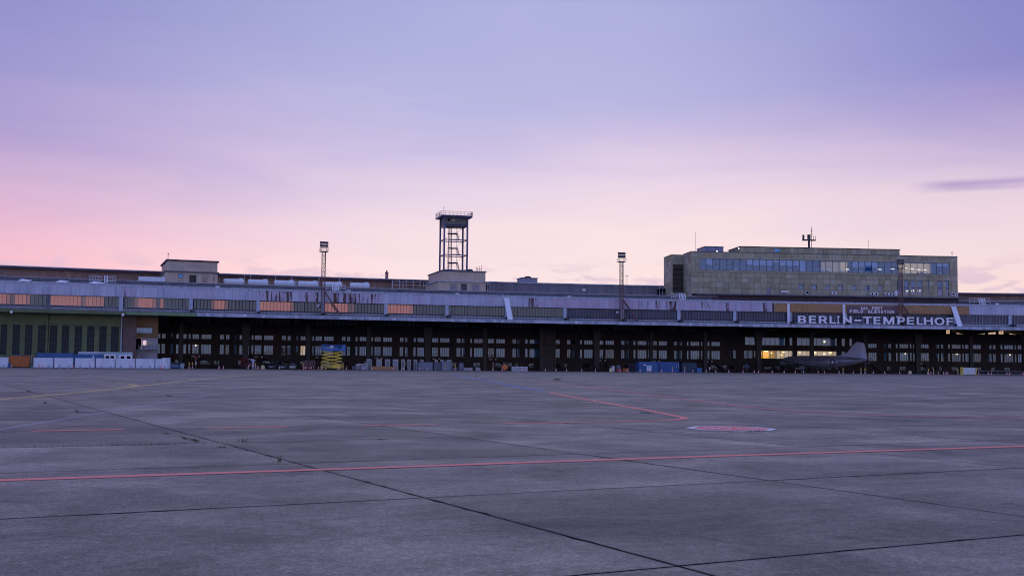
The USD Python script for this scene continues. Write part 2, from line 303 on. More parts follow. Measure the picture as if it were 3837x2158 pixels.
gv = [(x, y, -.045) for y in ys for x in xs]; gf = [(j*len(xs)+i, j*len(xs)+i+1, (j+1)*len(xs)+i+1, (j+1)*len(xs)+i) for j in range(len(ys)-1) for i in range(len(xs)-1)]
g.add(gv, gf); ap.part('joint_bed', g, M_joint)
jr = random.Random(5)
def slab_quads(i, j):
    """one slab with slightly chipped edges and a bevelled rim"""
    gap = .014; a0 = OT+i*PT+gap; a1 = OT+(i+1)*PT-gap; b0 = ON+j*PN+gap; b1 = ON+(j+1)*PN-gap
    dz = jr.uniform(-.001, .001)
    c = [(a0, b0), (a1, b0), (a1, b1), (a0, b1)]; up = [(a+(.015 if a == a0 else -.015), b+(.015 if b == b0 else -.015)) for a, b in c]
    v = [(*(_t*a+_n*b), dz) for a, b in up]+[(*(_t*a+_n*b), -.03) for a, b in c]
    return v, [(0, 1, 2, 3)]+[(k+4, (k+1) % 4+4, (k+1) % 4, k) for k in range(4)]
def ragged(i, j):
    """a near slab: its rim crumbles a little"""
    r = random.Random(i*131+j); gap = .013; a0 = OT+i*PT; a1 = a0+PT; b0 = ON+j*PN; b1 = b0+PN; m = 26; ring = []
    for (p, q, nx) in (((a0, b0), (a1, b0), (0, 1)), ((a1, b0), (a1, b1), (-1, 0)), ((a1, b1), (a0, b1), (0, -1)), ((a0, b1), (a0, b0), (1, 0))):
        for k in range(m):
            t = k/m; g = gap+abs(r.gauss(0, .006))+(r.uniform(.01, .035) if r.random() < .10 else 0); g2 = gap if k == 0 else 0
            ring.append((p[0]+(q[0]-p[0])*t+nx[0]*g+(nx[1] if False else 0), p[1]+(q[1]-p[1])*t+nx[1]*g))
    ca, cb = (a0+a1)/2, (b0+b1)/2; dz = r.uniform(-.001, .001); n = len(ring)
    ring = [(min(max(a, a0+gap), a1-gap), min(max(b, b0+gap), b1-gap)) for a, b in ring]
    v = [(*(_t*ca+_n*cb), dz)]+[(*(_t*a+_n*b), dz) for a, b in ring]+[(*(_t*(ca+(a-ca)*1.0)+_n*(cb+(b-cb)*1.0)), -.03) for a, b in ring]
    f = [(0, k+1, (k+1) % n+1) for k in range(n)]
    for k in range(n): f += [(k+1, n+k+1, n+(k+1) % n+1), (k+1, n+(k+1) % n+1, (k+1) % n+1)]
    return v, f
cells = []
for i in range(-50, 75):
    for j in range(-6, 80):
        ctr = _t*(OT+(i+.5)*PT)+_n*(ON+(j+.5)*PN)
        if ctr[1] < 2.5 or ctr[1] > 372 or abs(ctr[0]) > ctr[1]*.50+9: continue
        inv = abs(ctr[0]) < ctr[1]*.45+2.5 and ctr[1] > 6
        cells.append((0 if inv else 1, ctr[1]**3, i, j))
cells.sort(); rest = B()
for k, (o, _, i, j) in enumerate(cells):
    v, f = slab_quads(i, j)
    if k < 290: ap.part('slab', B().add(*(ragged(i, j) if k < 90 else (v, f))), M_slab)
    else: rest.add(v, f)
# the apron goes on out of sight as plain concrete
for bx in [(-9000, 9000, 372, 9000), (-9000, 9000, -9000, -12)]:
    q = [(bx[0], bx[2], -.004), (bx[1], bx[2], -.004), (bx[1], bx[3], -.004), (bx[0], bx[3], -.004)]; rest.quad(*q)
for sx in (-1, 1):
    q = [(sx*9000, -12, -.005), (sx*14.5, -12, -.005), (sx*15.5, 2.5, -.005), (sx*200.5, 372, -.005), (sx*9000, 372, -.005)]
    rest.add(q if sx < 0 else q[::-1], [(0, 1, 2), (0, 2, 4), (2, 3, 4)] if sx < 0 else [(4, 3, 2), (4, 2, 0), (2, 1, 0)])
rest.quad((-14.5, -12, -.005), (14.5, -12, -.005), (15.5, 2.5, -.005), (-15.5, 2.5, -.005))
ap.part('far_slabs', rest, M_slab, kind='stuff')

# ------------------------------------------------------------------ materials of the buildings
M_band = [pm('zinc_cladding_a', (.46, .48, .54), .6, .14, .8, .0, .25, 0, (1, 1, .25)), pm('zinc_cladding_b', (.40, .42, .49), .6, .16, .8, .0, .25, 0, (1, 1, .25)), pm('zinc_cladding_c', (.42, .40, .48), .55, .16, .8, .0, .5, 0, (1, 1, .25))]
M_rusty = pm('rust_streaked_cladding', (.44, .41, .49), .6, .14, .8, 0, .4, 0, (1, 1, .09), col2=(.085, .035, .03), mixlo=.49, mixhi=.57)
M_mauve = pm('faded_mauve_cladding', (.44, .36, .44), .6, .14, .8, 0, .4, 0, (1, 1, .25))
M_ochre = pm('ochre_painted_board', (.33, .185, .075), .65, .12, 1.2)
M_fascia = [pm('fascia_metal_a', (.33, .37, .44), .45, .2, 1.2), pm('fascia_metal_b', (.26, .30, .37), .5, .2, 1.2), pm('fascia_metal_c', (.40, .44, .52), .45, .15, 1.2)]
M_green = [pm('green_paint_a', (.085, .125, .042), .55, .2, .8), pm('green_paint_b', (.10, .145, .055), .55, .2, .8)]
M_greenbright = pm('fresh_green_paint', (.13, .25, .10), .5, .15, .8)  # brighter green for the right-hand fascia panels
M_post = pm('pale_blue_post_paint', (.36, .42, .48), .5, .2, 2.0)
M_dark = pm('dark_steel', (.030, .029, .032), .6, .25, 1.5)
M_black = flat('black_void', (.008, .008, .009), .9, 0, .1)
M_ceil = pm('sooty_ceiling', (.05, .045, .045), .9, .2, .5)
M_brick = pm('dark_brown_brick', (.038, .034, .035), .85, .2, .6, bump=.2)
M_brown = pm('weathered_brown_render', (.25, .165, .125), .85, .22, .35, 0, .3, 0, (1, 1, .35), col2=(.36, .26, .18), mixlo=.52, mixhi=.66)
M_cornice = pm('maroon_cornice', (.060, .038, .048), .7, .2, 1.0)
M_roof = pm('grey_roofing_felt', (.17, .18, .20), .85, .25, 1.0, bump=.3)
M_lip = pm('roof_edge_zinc', (.40, .44, .48), .55, .3, 2.5, col2=(.16, .17, .19), mixlo=.5, mixhi=.6)
M_para = pm('parapet_grey', (.11, .12, .135), .8, .25, .8)
M_ribbed = [pm('grey_wall_sheet_a', (.165, .155, .17), .6, .18, .8, stretch=(1, 1, .2)), pm('grey_wall_sheet_b', (.145, .137, .155), .6, .18, .8, stretch=(1, 1, .2))]
M_stone = [pm('tan_stone_%s' % c, col, .8, .13, .9, bump=.15) for c, col in (('a', (.365, .335, .205)), ('b', (.33, .30, .19)), ('c', (.41, .375, .255)), ('d', (.30, .265, .155)))]
M_tan = pm('tan_stone_wall', (.50, .405, .30), .85, .14, .7, bump=.15, stretch=(1, 1, .5))
M_glass = pm('old_glass', (.010, .018, .036), .09, .2, .5, spec=.8, ior=1.5)
M_glassd = pm('dusty_glass', (.050, .062, .092), .42, .35, .7, spec=.6, stretch=(1, 1, .15))
M_clear = pane_mat('window_glass', (.88, .94, .99), 1.52, .03)
M_blind = pm('pale_blue_blind', (.17, .43, .62), .8, .16, .9, stretch=(2, 2, .1))
M_blind2 = pm('grey_lilac_blind', (.25, .38, .56), .8, .2, .9, stretch=(2, 2, .1))
M_white = pm('white_paint', (.72, .73, .75), .5, .08, 1.5)
M_rail = flat('galvanised_steel', (.42, .44, .47), .45, .3)
M_mull = pm('pale_mullion_paint', (.34, .36, .36), .6, .15, 2.0)
M_mulld = pm('dark_mullion_paint', (.05, .055, .07), .6, .15, 2.0)
M_lamp = flat('warm_lamp_glow', (.9, .7, .4), .5, emis=(1.0, .72, .30, 2.2))
M_lampw = flat('white_lamp_glow', (.9, .85, .7), .5, emis=(1.0, .86, .62, 2.4))
M_roomw = flat('lit_room_wall_warm', (.5, .33, .14), .8, emis=(1.0, .50, .12, .42))
M_roomo = flat('lit_room_wall_amber', (.6, .30, .06), .8, emis=(1.0, .40, .035, .95))
M_roomp = flat('lit_room_wall_pale', (.5, .42, .33), .8, emis=(.95, .60, .34, .40))
M_skypane = flat('lit_clerestory_wall', (.5, .4, .3), .8, emis=(.95, .62, .40, .55))  # emission imitates dusk sky showing through the clerestory, no lit room there
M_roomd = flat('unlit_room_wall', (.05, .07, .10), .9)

PITCHS = 15.6; BAY0 = -.4
def bay(k): return BAY0+PITCHS*k
SE0 = bay(-5)                                       # border between green hangar and gate hall (-78.4)
H_LO, H_HI = -134.0, bay(12)

hall = T('gate_hall', 'long dark airport gate hall with rusting metal band, deep canopy and rows of curtained windows', 'airport hall', W(30, 20, 0), 0)
hangar = T('hangar', 'green hangar with tall dark door windows at left end of front', 'hangar', W(-105, 20, 0), 0)
HL, GL = hall.loc, hangar.loc

# ---- canopy edge, glazed band, metal band
def pieces(thing, name, s0, s1, n, v0, v1, z0, z1, mats, gap=.015, wob=.01, seed=1, pick=None):
    r = random.Random(seed); w = (s1-s0)/n
    for i in range(n):
        dv = r.uniform(0, wob); a = s0+i*w; m = pick(a+w/2, r) if pick else r.choice(mats)
        thing.part(name, B(thing.loc).box(a+gap, a+w-gap, v0-dv, v1, z0, z1).arc(), m)
pieces(hall, 'fascia_panel', SE0+1.0, H_HI, 266, 0, .25, 12.28, 12.98, M_fascia, seed=2, wob=.03)
pieces(hangar, 'fascia_panel', H_LO, SE0+.9, 44, 0, .25, 12.28, 12.98, M_green, seed=3, pick=lambda s, r: M_greenbright if s > -93 else r.choice(M_green))
for t, a, b, nm in ((hall, SE0+1.0, H_HI, 80), (hangar, H_LO, SE0+.9, 20)):
    L = t.loc
    t.part('canopy_edge', B(L).box(a, b, .25, 4.2, 12.35, 13.0, nm).box(a, b, -.06, .3, 12.98, 13.10, nm).box(a, b, 4.15, 4.4, 13.0, 13.9, nm).arc(), M_lip if t is hall else M_roof)
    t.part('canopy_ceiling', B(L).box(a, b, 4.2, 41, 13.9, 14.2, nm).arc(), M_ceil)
    t.part('roof_edge', B(L).box(a, b, 3.7, 7.5, 18.92, 19.22, nm).box(a, b, 4.6, 7.5, 19.22, 19.5, nm).arc(), M_lip)
    t.part('roof_deck', B(L).box(a, b, 4.4, 14, 18.6, 18.9, nm).box(a, b, 14.2, 45, 20.6, 20.9, nm).arc(), M_roof)
    t.part('parapet', B(L).box(a, b, 14, 14.3, 18.9, 20.95, nm).arc(), M_para)
    t.part('parapet_coping', B(L).box(a, b, 13.9, 14.5, 20.96, 21.08, nm).arc(), M_rail if t is hall else M_lip)
    t.part('sill', B(L).box(a, b, 3.9, 4.2, 13.0, 13.5, nm).arc(), M_roof)

# glow: runs of the glazing that face the afterglow, from survey columns
GLOW = [(-99, 36), (41, 112), (188, 305), (321, 375), (510, 584), (590, 618), (800, 852), (971, 1088), (1218, 1318), (1449, 1540)]
GLOWS = [(S(a, 4, 1165), S(b, 4, 1165)) for a, b in GLOW]
SAZ = math.atan2(-.943, .33)
def pane_yaw(s):
    """panes of the old glazing stand at slightly different angles; some runs face the evening sky, the others look past it"""
    p = W(s, 4); d = p[:2]/np.linalg.norm(p[:2]); n = np.array([math.cos(SAZ), math.sin(SAZ)])-d
    need = math.atan2(n[1], n[0])-(th(s)-math.pi/2); need = (need+math.pi) % (2*math.pi)-math.pi
    w = 0.0
    for a, b in GLOWS:
        e = 2.0; w = max(w, min(1, max(0, (s-a+e)/(2.0*e)))*min(1, max(0, (b+e-s)/(2.0*e))))
    ripple = .020*math.sin(s*1.9)+.012*math.sin(s*5.3+1)+random.Random(int(s*100)).gauss(0, .012)
    return need+ripple*1.2-(1-w)*.23
def glazing(thing, k, glassy, npane, clearmul):
    s0, s1 = bay(k), bay(k+1); gb = thing.sub('glazed_bay'); w = (s1-s0-.9)/npane; L = thing.loc; pane0 = s0+.45
    for i in range(npane):
        a, b = pane0+i*w+.03, pane0+(i+1)*w-.03; c = (a+b)/2; y = pane_yaw(c) if glassy else random.Random(k*50+i).uniform(-.02, .02)
        off = -math.tan(y)*(b-a)/2
        q = B(L); t = .02
        va, vb = 4.28+off, 4.28-off
        v = [(a, va, 13.52), (b, vb, 13.52), (b, vb, 16.48), (a, va, 16.48)]; v += [(p, u+t, h) for p, u, h in v]
        q.add(v, [(0, 1, 2, 3), (7, 6, 5, 4), (0, 4, 5, 1), (3, 2, 6, 7), (1, 5, 6, 2), (0, 3, 7, 4)]).arc()
        thing.part('pane', q, M_glass if glassy else M_glassd, gb)
    m = B(L)
    for i in range(npane+1):
        c = pane0+i*w; big = i in (0, npane, npane//2)
        m.box(c-(.05 if big else .028), c+(.05 if big else .028), 4.05, 4.16, 13.5, 16.5)
    m.box(pane0, s1-.45, 4.06, 4.15, 14.15, 14.22, 6); m.box(pane0, s1-.45, 4.05, 4.2, 13.5, 13.6, 6); m.box(pane0, s1-.45, 4.05, 4.2, 16.38, 16.5, 6)
    thing.part('mullions', m.arc(), M_mull if clearmul else M_mulld, gb)
    thing.part('post', B(L).box(s0-.42, s0+.42, 3.75, 4.3, 13.0, 16.5).box(s0-.46, s0+.46, 3.72, 3.8, 14.0, 14.06).box(s0-.46, s0+.46, 3.72, 3.8, 15.2, 15.26).arc(), M_post if k != -7 else M_para, gb)
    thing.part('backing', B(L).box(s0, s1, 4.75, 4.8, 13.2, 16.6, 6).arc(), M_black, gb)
for k in range(-9, -5): glazing(hangar, k, True, 18, True)
for k in range(-5, 11): glazing(hall, k, k < 1, 18, k in (8, 9))
def band_pick(s, r):
    px = None
    for (a, b) in RUST:
        if a-.9 < s < b+.9: return M_rusty
    if OCH[0] < s < OCH[1]: return M_ochre
    if MAUVE[0] < s < OCH[0]: return M_mauve if r.random() < .7 else M_band[2]
    return r.choice(M_band[:2] if s < SE0 or s > OCH[1] else M_band)
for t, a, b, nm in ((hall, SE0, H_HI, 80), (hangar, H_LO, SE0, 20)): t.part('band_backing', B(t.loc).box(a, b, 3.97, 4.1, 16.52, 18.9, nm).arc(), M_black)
RUST = [(S(a, 3.9, 1130), S(b, 3.9, 1130)) for a, b in ((470, 500), (975, 1080), (1135, 1180), (1255, 1425), (1990, 2005), (2405, 2535), (2645, 2650), (2722, 2728), (2842, 2890))]
OCH = (S(2907, 3.9, 1155), S(3622, 3.9, 1155)); MAUVE = (S(2040, 3.9, 1140), 0)
pieces(hall, 'cladding_sheet', SE0, H_HI, 168, 3.72, 3.95, 16.55, 18.9, M_band, seed=5, pick=band_pick, wob=.01)
pieces(hangar, 'cladding_sheet', H_LO, SE0, 36, 3.72, 3.95, 16.55, 18.9, M_band, seed=6, pick=band_pick, wob=.01)
for px in (2954, 3162): c = S(px, 3.6, 1180); hall.part('white_band_post', B(HL).box(c-.33, c+.33, 3.45, 3.66, 13.3, 18.85).arc(), M_white)

# ---- columns and girders under the canopy
for k in range(-5, 13):
    s = bay(k); thick = (k % 3 == 2)
    if thick: c = B(HL).add([(s+a*x, 28+b*y, z) for z, x, y in ((0, 1.25, 1.0), (8, 1.6, 1.2), (13.9, 2.9, 1.6)) for a, b in ((-.5, -.5), (.5, -.5), (.5, .5), (-.5, .5))],
                            [(r*4+j, r*4+(j+1) % 4, r*4+4+(j+1) % 4, r*4+4+j) for r in (0, 1) for j in range(4)])
    else: c = B(HL).box(s-.5, s+.5, 27.5, 28.5, 0, 13.9)
    hall.part('column', c.arc(), M_dark)
    hall.part('girder', B(HL).add([(s+a, v, z) for v, z in ((1.0, 12.7), (28, 11.6), (40, 12.9)) for a in (-.3, .3)]+[(s+a, v, 13.88) for v in (1.0, 28, 40) for a in (-.3, .3)],
                                  [(0, 2, 3, 1), (2, 4, 5, 3), (0, 6, 8, 2), (2, 8, 10, 4), (1, 3, 9, 7), (3, 5, 11, 9), (0, 1, 7, 6)]).arc(), M_dark)

# ---- back wall with three rows of windows
ZW = {'hi': (7.75, 9.05), 'lo': (3.75, 6.35), 'base': (.9, 2.1), 'cl': (12.0, 13.75)}
PAT = [(.035, .075, 1), (.11, .275, 4), (.307, .338, 1), (.362, .472, 3), (.507, .665, 4), (.705, .745, 0), (.80, .865, 2), (.893, .948, 2)]
wr = random.Random(8)
def wall_row(openings, z0, z1, sa, sb, vfront=40.0, depth=.35):
    """piers between openings"""
    b = B(HL); cur = sa
    for a, c in sorted(openings):
        if a > cur: b.box(cur, a, vfront, vfront+depth, z0, z1, max(1, int((a-cur)/4)))
        cur = max(cur, c)
    if sb > cur: b.box(cur, sb, vfront, vfront+depth, z0, z1, max(1, int((sb-cur)/4)))
    return b
lowpanes = B(HL)
def window(a, c, z0, z1, n, fill, own, frame=M_mulld, vis=True, transom=None):
    """a window in the back wall: frame with n lights, glass, and a blind or a lit room behind"""
    fr = B(HL); e = .07
    fr.box(a, c, 40.08, 40.2, z0, z0+e).box(a, c, 40.08, 40.2, z1-e, z1)
    n = max(n, 1); w = (c-a)/n
    for i in range(n+1):
        x = a+i*w; fr.box(max(a, x-.045), min(c, x+.045), 40.08, 40.2, z0+e, z1-e)
    if transom: fr.box(a, c, 40.09, 40.19, transom-.04, transom+.04)
    p = hall.part('window', fr.arc(), frame)
    for i in range(n):
        x0, x1 = a+i*w+.05, a+(i+1)*w-.05
        if own: hall.part('pane', B(HL).box(x0, x1, 40.14, 40.155, z0+e, z1-e).arc(), M_clear, p)
        else: lowpanes.box(x0, x1, 40.14, 40.155, z0+e, z1-e)
    if fill == 'blind':
        bl = B(HL); m = max(3, int((c-a)/.16)); xs = np.linspace(a+.02, c-.02, m+1); v = []; f = []
        zb = z0+(0 if wr.random() < .85 else (z1-z0)*wr.uniform(.1, .45))
        for i, x in enumerate(xs): v += [(x, 40.5+(.07 if i % 2 else 0), zb), (x, 40.5+(.07 if i % 2 else 0), z1)]
        f = [(2*i, 2*i+2, 2*i+3, 2*i+1) for i in range(m)]
        hall.part('blind', bl.add(v, f).arc(), M_blind if wr.random() < .75 else M_blind2, p)
    elif fill: hall.part('lit_room', B(HL).box(a-.02, c+.02, 41.2, 41.25, z0-.2, z1+.2).arc(), fill, p)
    return p
S40 = lambda px: S(px, 40, 1320)
wa, wb = S40(560), H_HI
tl0, tl1 = S40(2700), S40(3200)                      # the stretch with big terminal windows
hi, lo, base, cl = [], [], [], []; ORDER = []
for k in range(-6, 13):
    s0 = bay(k)-2.0                                  # seen obliquely, the columns stand left of the wall's own rhythm
    j = lambda: wr.uniform(-.06, .06)
    for (a, c, n) in PAT:
        A, Cc = s0+a*PITCHS+j(), s0+c*PITCHS+j()
        if Cc < wa+.2 or A > wb-.3 or (A < tl1 and Cc > tl0): continue
        if n == 0: continue
        hi.append((A, Cc, n)); lo.append((A, Cc, n, a == .307 or a == .362))
    for (a, c) in ((.10, .22), (.50, .66), (.72, .80), (.86, .92)):
        A, Cc = s0+a*PITCHS, s0+c*PITCHS
        if A > wa+.3 and Cc < wb and wr.random() < .85: base.append((A, Cc))
big_hi = [(a*.24845+2780, c*.24845+2780) for a, c in ((48, 655), (722, 764), (832, 1437), (1508, 1556), (1625, 1667))]
big_hi = [(S40(a), S40(c)) for a, c in big_hi]
big_lo = [(S40(a*.24845+2780), S40(c*.24845+2780)) for a, c in ((-178, -158), (-135, -90), (35, 88), (100, 162), (185, 207), (225, 312), (316, 424), (430, 512), (520, 770), (832, 1438), (1506, 1558), (1625, 1670))]
zb_hi = (Z(2900, 1293.5, 40), Z(2900, 1264, 40)); zb_lo = (Z(2900, 1344, 40), Z(2900, 1313.5, 40))
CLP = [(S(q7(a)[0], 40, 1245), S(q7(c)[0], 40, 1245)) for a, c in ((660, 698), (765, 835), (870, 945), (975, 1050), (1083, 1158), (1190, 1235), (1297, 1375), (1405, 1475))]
wl = B(HL)
def strip(z0, z1, a=wa, b=wb): wl.box(a, b, 40, 40.35, z0, z1, 60)
def rows(a, b, hz, lz, hio, loo, basis):
    zs = [(0, None), (ZW['base'][0], [(x[0], x[1]) for x in basis]), (ZW['base'][1], None), (lz[0], [(x[0], x[1]) for x in loo]), (lz[1], None), (hz[0], [(x[0], x[1]) for x in hio]), (hz[1], None), (ZW['cl'][0], 'cl'), (ZW['cl'][1], None), (14.0, None)]
    for i in range(len(zs)-1):
        z0, o = zs[i]; z1 = zs[i+1][0]; n = max(2, int((b-a)/4))
        if o is None: wl.box(a, b, 40, 40.35, z0, z1, n)
        elif o == 'cl': pass
        else:
            q = wall_row([x for x in o if x[1] > a and x[0] < b], z0, z1, a, b); wl.f += [f+wl.n for f in q.f]; wl.v += q.v; wl.n += q.n
rows(wa, tl0, ZW['hi'], ZW['lo'], [h for h in hi if h[0] < tl0], [x for x in lo if x[0] < tl0], [x for x in base if x[1] < tl0])
rows(tl0, tl1, zb_hi, zb_lo, big_hi, big_lo, [x for x in base if x[0] > tl0 and x[1] < tl1])
rows(tl1, wb, ZW['hi'], ZW['lo'], [h for h in hi if h[0] > tl1], [x for x in lo if x[0] > tl1], [x for x in base if x[0] > tl1])
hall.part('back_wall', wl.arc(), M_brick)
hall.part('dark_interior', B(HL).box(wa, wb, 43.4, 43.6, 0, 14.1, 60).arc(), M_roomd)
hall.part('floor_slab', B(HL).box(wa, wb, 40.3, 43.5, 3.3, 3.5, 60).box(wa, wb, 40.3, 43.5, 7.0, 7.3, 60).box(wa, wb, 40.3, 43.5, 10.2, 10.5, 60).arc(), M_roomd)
own = 0
for (a, c, n, door) in lo:
    f = 'blind' if wr.random() < .9 else None
    if abs(a-S40(690)) < .8 or abs(a-S40(1120)) < .5: f = M_roomp
    window(a, c, *ZW['lo'], n, f, own < 180, transom=5.7 if door else None); own += n
for (a, c, n) in hi: window(a, c, *ZW['hi'], n, 'blind' if wr.random() < .86 else None, False)
for (a, c), n in zip(big_hi, (8, 1, 8, 1, 1)): window(a, c, *zb_hi, n, 'blind', True)
for (a, c), n, f in zip(big_lo, (1, 2, 3, 3, 1, 2, 1, 2, 4, 8, 2, 2), ('blind', 'blind', 'blind', 'blind', 'blind', M_roomp, M_roomo, M_roomw, M_roomp, M_roomp, 'blind', M_roomp)): window(a, c, *zb_lo, n, f, True)
for (a, c) in base:
    p = hall.part('basement_window', B(HL).box(a, c, 40.1, 40.2, .9, .97).box(a, c, 40.1, 40.2, 2.03, 2.1).box((a+c)/2-.03, (a+c)/2+.03, 40.1, 40.2, .97, 2.03).arc(), M_mulld)
    hall.part('glass', B(HL).box(a, c, 40.14, 40.155, .97, 2.03).arc(), M_clear, p)
hall.part('pane', lowpanes.arc(), M_clear, kind='stuff')
# ceiling lamps seen through the lit windows of the check-in floor
for x, y, w in ((292, 336, 22), (365, 305, 56), (630, 320, 38), (597, 362, 24), (447, 335, 20), (875, 322, 18), (1100, 325, 44), (1240, 345, 30), (1335, 328, 40), (1658, 342, 16)):
    s, z = sz(x*.24845+2780, y*.24845+1240, 40.9); h = w*.24845*.0765/2
    hall.part('ceiling_lamp', B(HL).box(s-h, s+h, 40.85, 41.0, z-.10, z+.13).arc(), M_lamp)
for x, y in ((1245, 160),):
    s, z = sz(x*.24845+2780, y*.24845+1240, 40.45); hall.part('ceiling_lamp', B(HL).box(s-.2, s+.2, 40.4, 40.45, z-.3, z+.3).arc(), M_lamp)
# clerestory strip high under the ceiling
cr = random.Random(4)
for k in range(-6, 12):
    n = 14
    for i in range(n):
        a = bay(k)-2+i*PITCHS/n+.12; c = a+PITCHS/n-.24
        if a < wa or (bay(k) > S40(2760) and bay(k) < CLP[-1][1]) or cr.random() < .12: continue
        hall.part('clerestory_pane', B(HL).box(a, c, 40.1, 40.14, 12.1, 13.7).arc(), pm('clerestory_glass', (.075, .095, .10), .5, .5, .9) )
hall.part('clerestory_back', B(HL).box(wa, wb, 40.3, 40.35, ZW['cl'][0], ZW['cl'][1], 60).arc(), M_black)
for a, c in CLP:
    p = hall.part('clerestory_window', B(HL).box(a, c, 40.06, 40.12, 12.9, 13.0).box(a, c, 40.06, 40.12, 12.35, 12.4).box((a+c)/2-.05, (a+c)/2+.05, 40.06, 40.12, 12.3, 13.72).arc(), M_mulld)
    hall.part('lit_glass', B(HL).box(a, c, 40.15, 40.18, 12.3, 13.72).arc(), M_skypane, p)  # glowing sheet in place of the sky beyond the opening
# entrances up dark outside stairs with a light strip sign
for k in range(-5, 9):
    s = bay(k)-2+.42*PITCHS
    if s < wa+3 or tl0 < s < tl1: continue
    e = B(HL).box(s-1.9, s+1.6, 37.9, 40, 3.35, 3.5)
    for x in (-1.9, -.2, 1.5): e.box(s+x, s+x+.07, 37.9, 37.97, 3.5, 4.5)
    e.box(s-1.9, s+1.6, 37.9, 37.96, 4.45, 4.52).box(s-1.9, s+1.6, 37.9, 37.96, 3.95, 4.0)
    for i in range(12): e.box(s+1.6+i*.3, s+1.92+i*.3, 38.0, 39.4, 3.3-i*.28, 3.36-i*.28)
    for y in (37.95, 39.4): e.add([(s+1.6, y, 3.1), (s+5.3, y, -.0), (s+5.3, y, .3), (s+1.6, y, 3.5), (s+1.6, y+.06, 3.1), (s+5.3, y+.06, 0), (s+5.3, y+.06, .3), (s+1.6, y+.06, 3.5)], [(0, 1, 2, 3), (7, 6, 5, 4), (3, 2, 6, 7)])
    e.box(s+1.5, s+1.56, 37.9, 37.95, 3.5, 4.5)
    for x in (-1.8, 1.3): e.box(s+x, s+x+.12, 38, 38.12, 0, 3.35)
    p = hall.part('entrance_stair', e.arc(), M_dark)
    hall.part('sign_board', B(HL).box(s-1.5, s+1.0, 37.8, 37.88, 2.9, 3.3).arc(), M_black, p)
    hall.part('sign_strip', B(HL).box(s-1.2, s-.2, 37.77, 37.8, 3.0, 3.2).box(s+.45, s+.95, 37.77, 37.8, 2.95, 3.25).arc(), M_rail, p)
# lift shaft
c = S(2055, 36, 1300); e = B(HL)
for x in (-1.8, -1.0, 1.0, 1.8): e.box(c+x-.09, c+x+.09, 35, 35.2, 0, 13.8).box(c+x-.09, c+x+.09, 37, 37.2, 0, 13.8)
for z in (.2, 3.4, 6.4, 9.5, 12.5): e.box(c-1.9, c+1.9, 34.96, 35.24, z, z+.18)
hall.part('lift_shaft', e.arc(), pm('lift_steel', (.055, .055, .065), .5, .2, 1)); hall.part('lift_glass', B(HL).box(c-1.7, c+1.7, 35.3, 35.33, 0, 13.8).arc(), pm('sooty_glass', (.03, .033, .04), .6, .3, .6))
# bulb lamps on the wall
for x, y, q in ((2103, 1325, 6.), (970*.34514+1700, 1313, 0)):
    if q == 0:
        s, z = sz(x, y, 39.5); hall.part('wall_lamp', B(HL).mesh(trimesh.creation.icosphere(1, .22).apply_translation((s, 39.5, z))).arc(), M_lamp)
for x, y in (((503*.34514+560), 1294), (2.5*1, 0), (3392, 1325), (1563*.2473+3200, 1327), (2363*.2473+3200, 1329)):
    if y: s, z = sz(x, y, 39.6); hall.part('wall_lamp', B(HL).mesh(trimesh.creation.icosphere(1, .15).apply_translation((s, 39.6, z))).arc(), M_lampw)

# ---- upper storey set back on the roof
def upper(thing, a, b, v, z0, z1, mat, cor=True):
    n = max(2, int((b-a)/4)); L = thing.loc
    thing.part('upper_wall', B(L).box(a, b, v, v+.4, z0, z1, n).arc(), mat)
    if cor:
        thing.part('cornice', B(L).box(a, b, v-1.2, v+2, z1, z1+.75, n).arc(), M_cornice)
        g = B(L).box(a, b, v-1.32, v-1.2, z1+.55, z1+.7, n)
        thing.part('gutter', g.arc(), M_rail)
SW = S(1840, 42, 1060)
upper(hangar, H_LO, SE0-6, 42, 20.9, 24.9, M_brown); upper(hall, SE0-6, SW, 42, 20.9, 24.9, M_brown)
upper(hall, S(3560, 42, 1100), H_HI, 42, 20.9, 24.4, M_brown)
a, b = S(1836, 33, 1080), S(2500, 33, 1080); zt = Z(2250, 1069, 33)
pieces(hall, 'wall_sheet', a, b, 55, 33, 33.3, 20.9, zt, M_ribbed, seed=9, wob=.05)
hall.part('wall_coping', B(HL).box(a, b, 32.7, 34, zt, zt+.3, 10).box(a, b, 34, 44, zt-.2, zt+.35, 10).arc(), M_lip)
# pipes and thin posts against the brown wall

for x in (915, 1095*.34514+560, 1368*.34514+560, 1545*.34514+560, 1838*.34514+560, 2062*.34514+560, 1012*.34514+1120, 1092*.34514+1120, 1165*.34514+1120, 1240*.34514+1120, 1315*.34514+1120, 1390*.34514+1120, 1462*.34514+1120):
    s = S(x, 40.5, 1060); hall.part('downpipe', B(HL).box(s-.07, s+.07, 40.4, 40.54, 20.9, 25.3).arc(), M_rail)
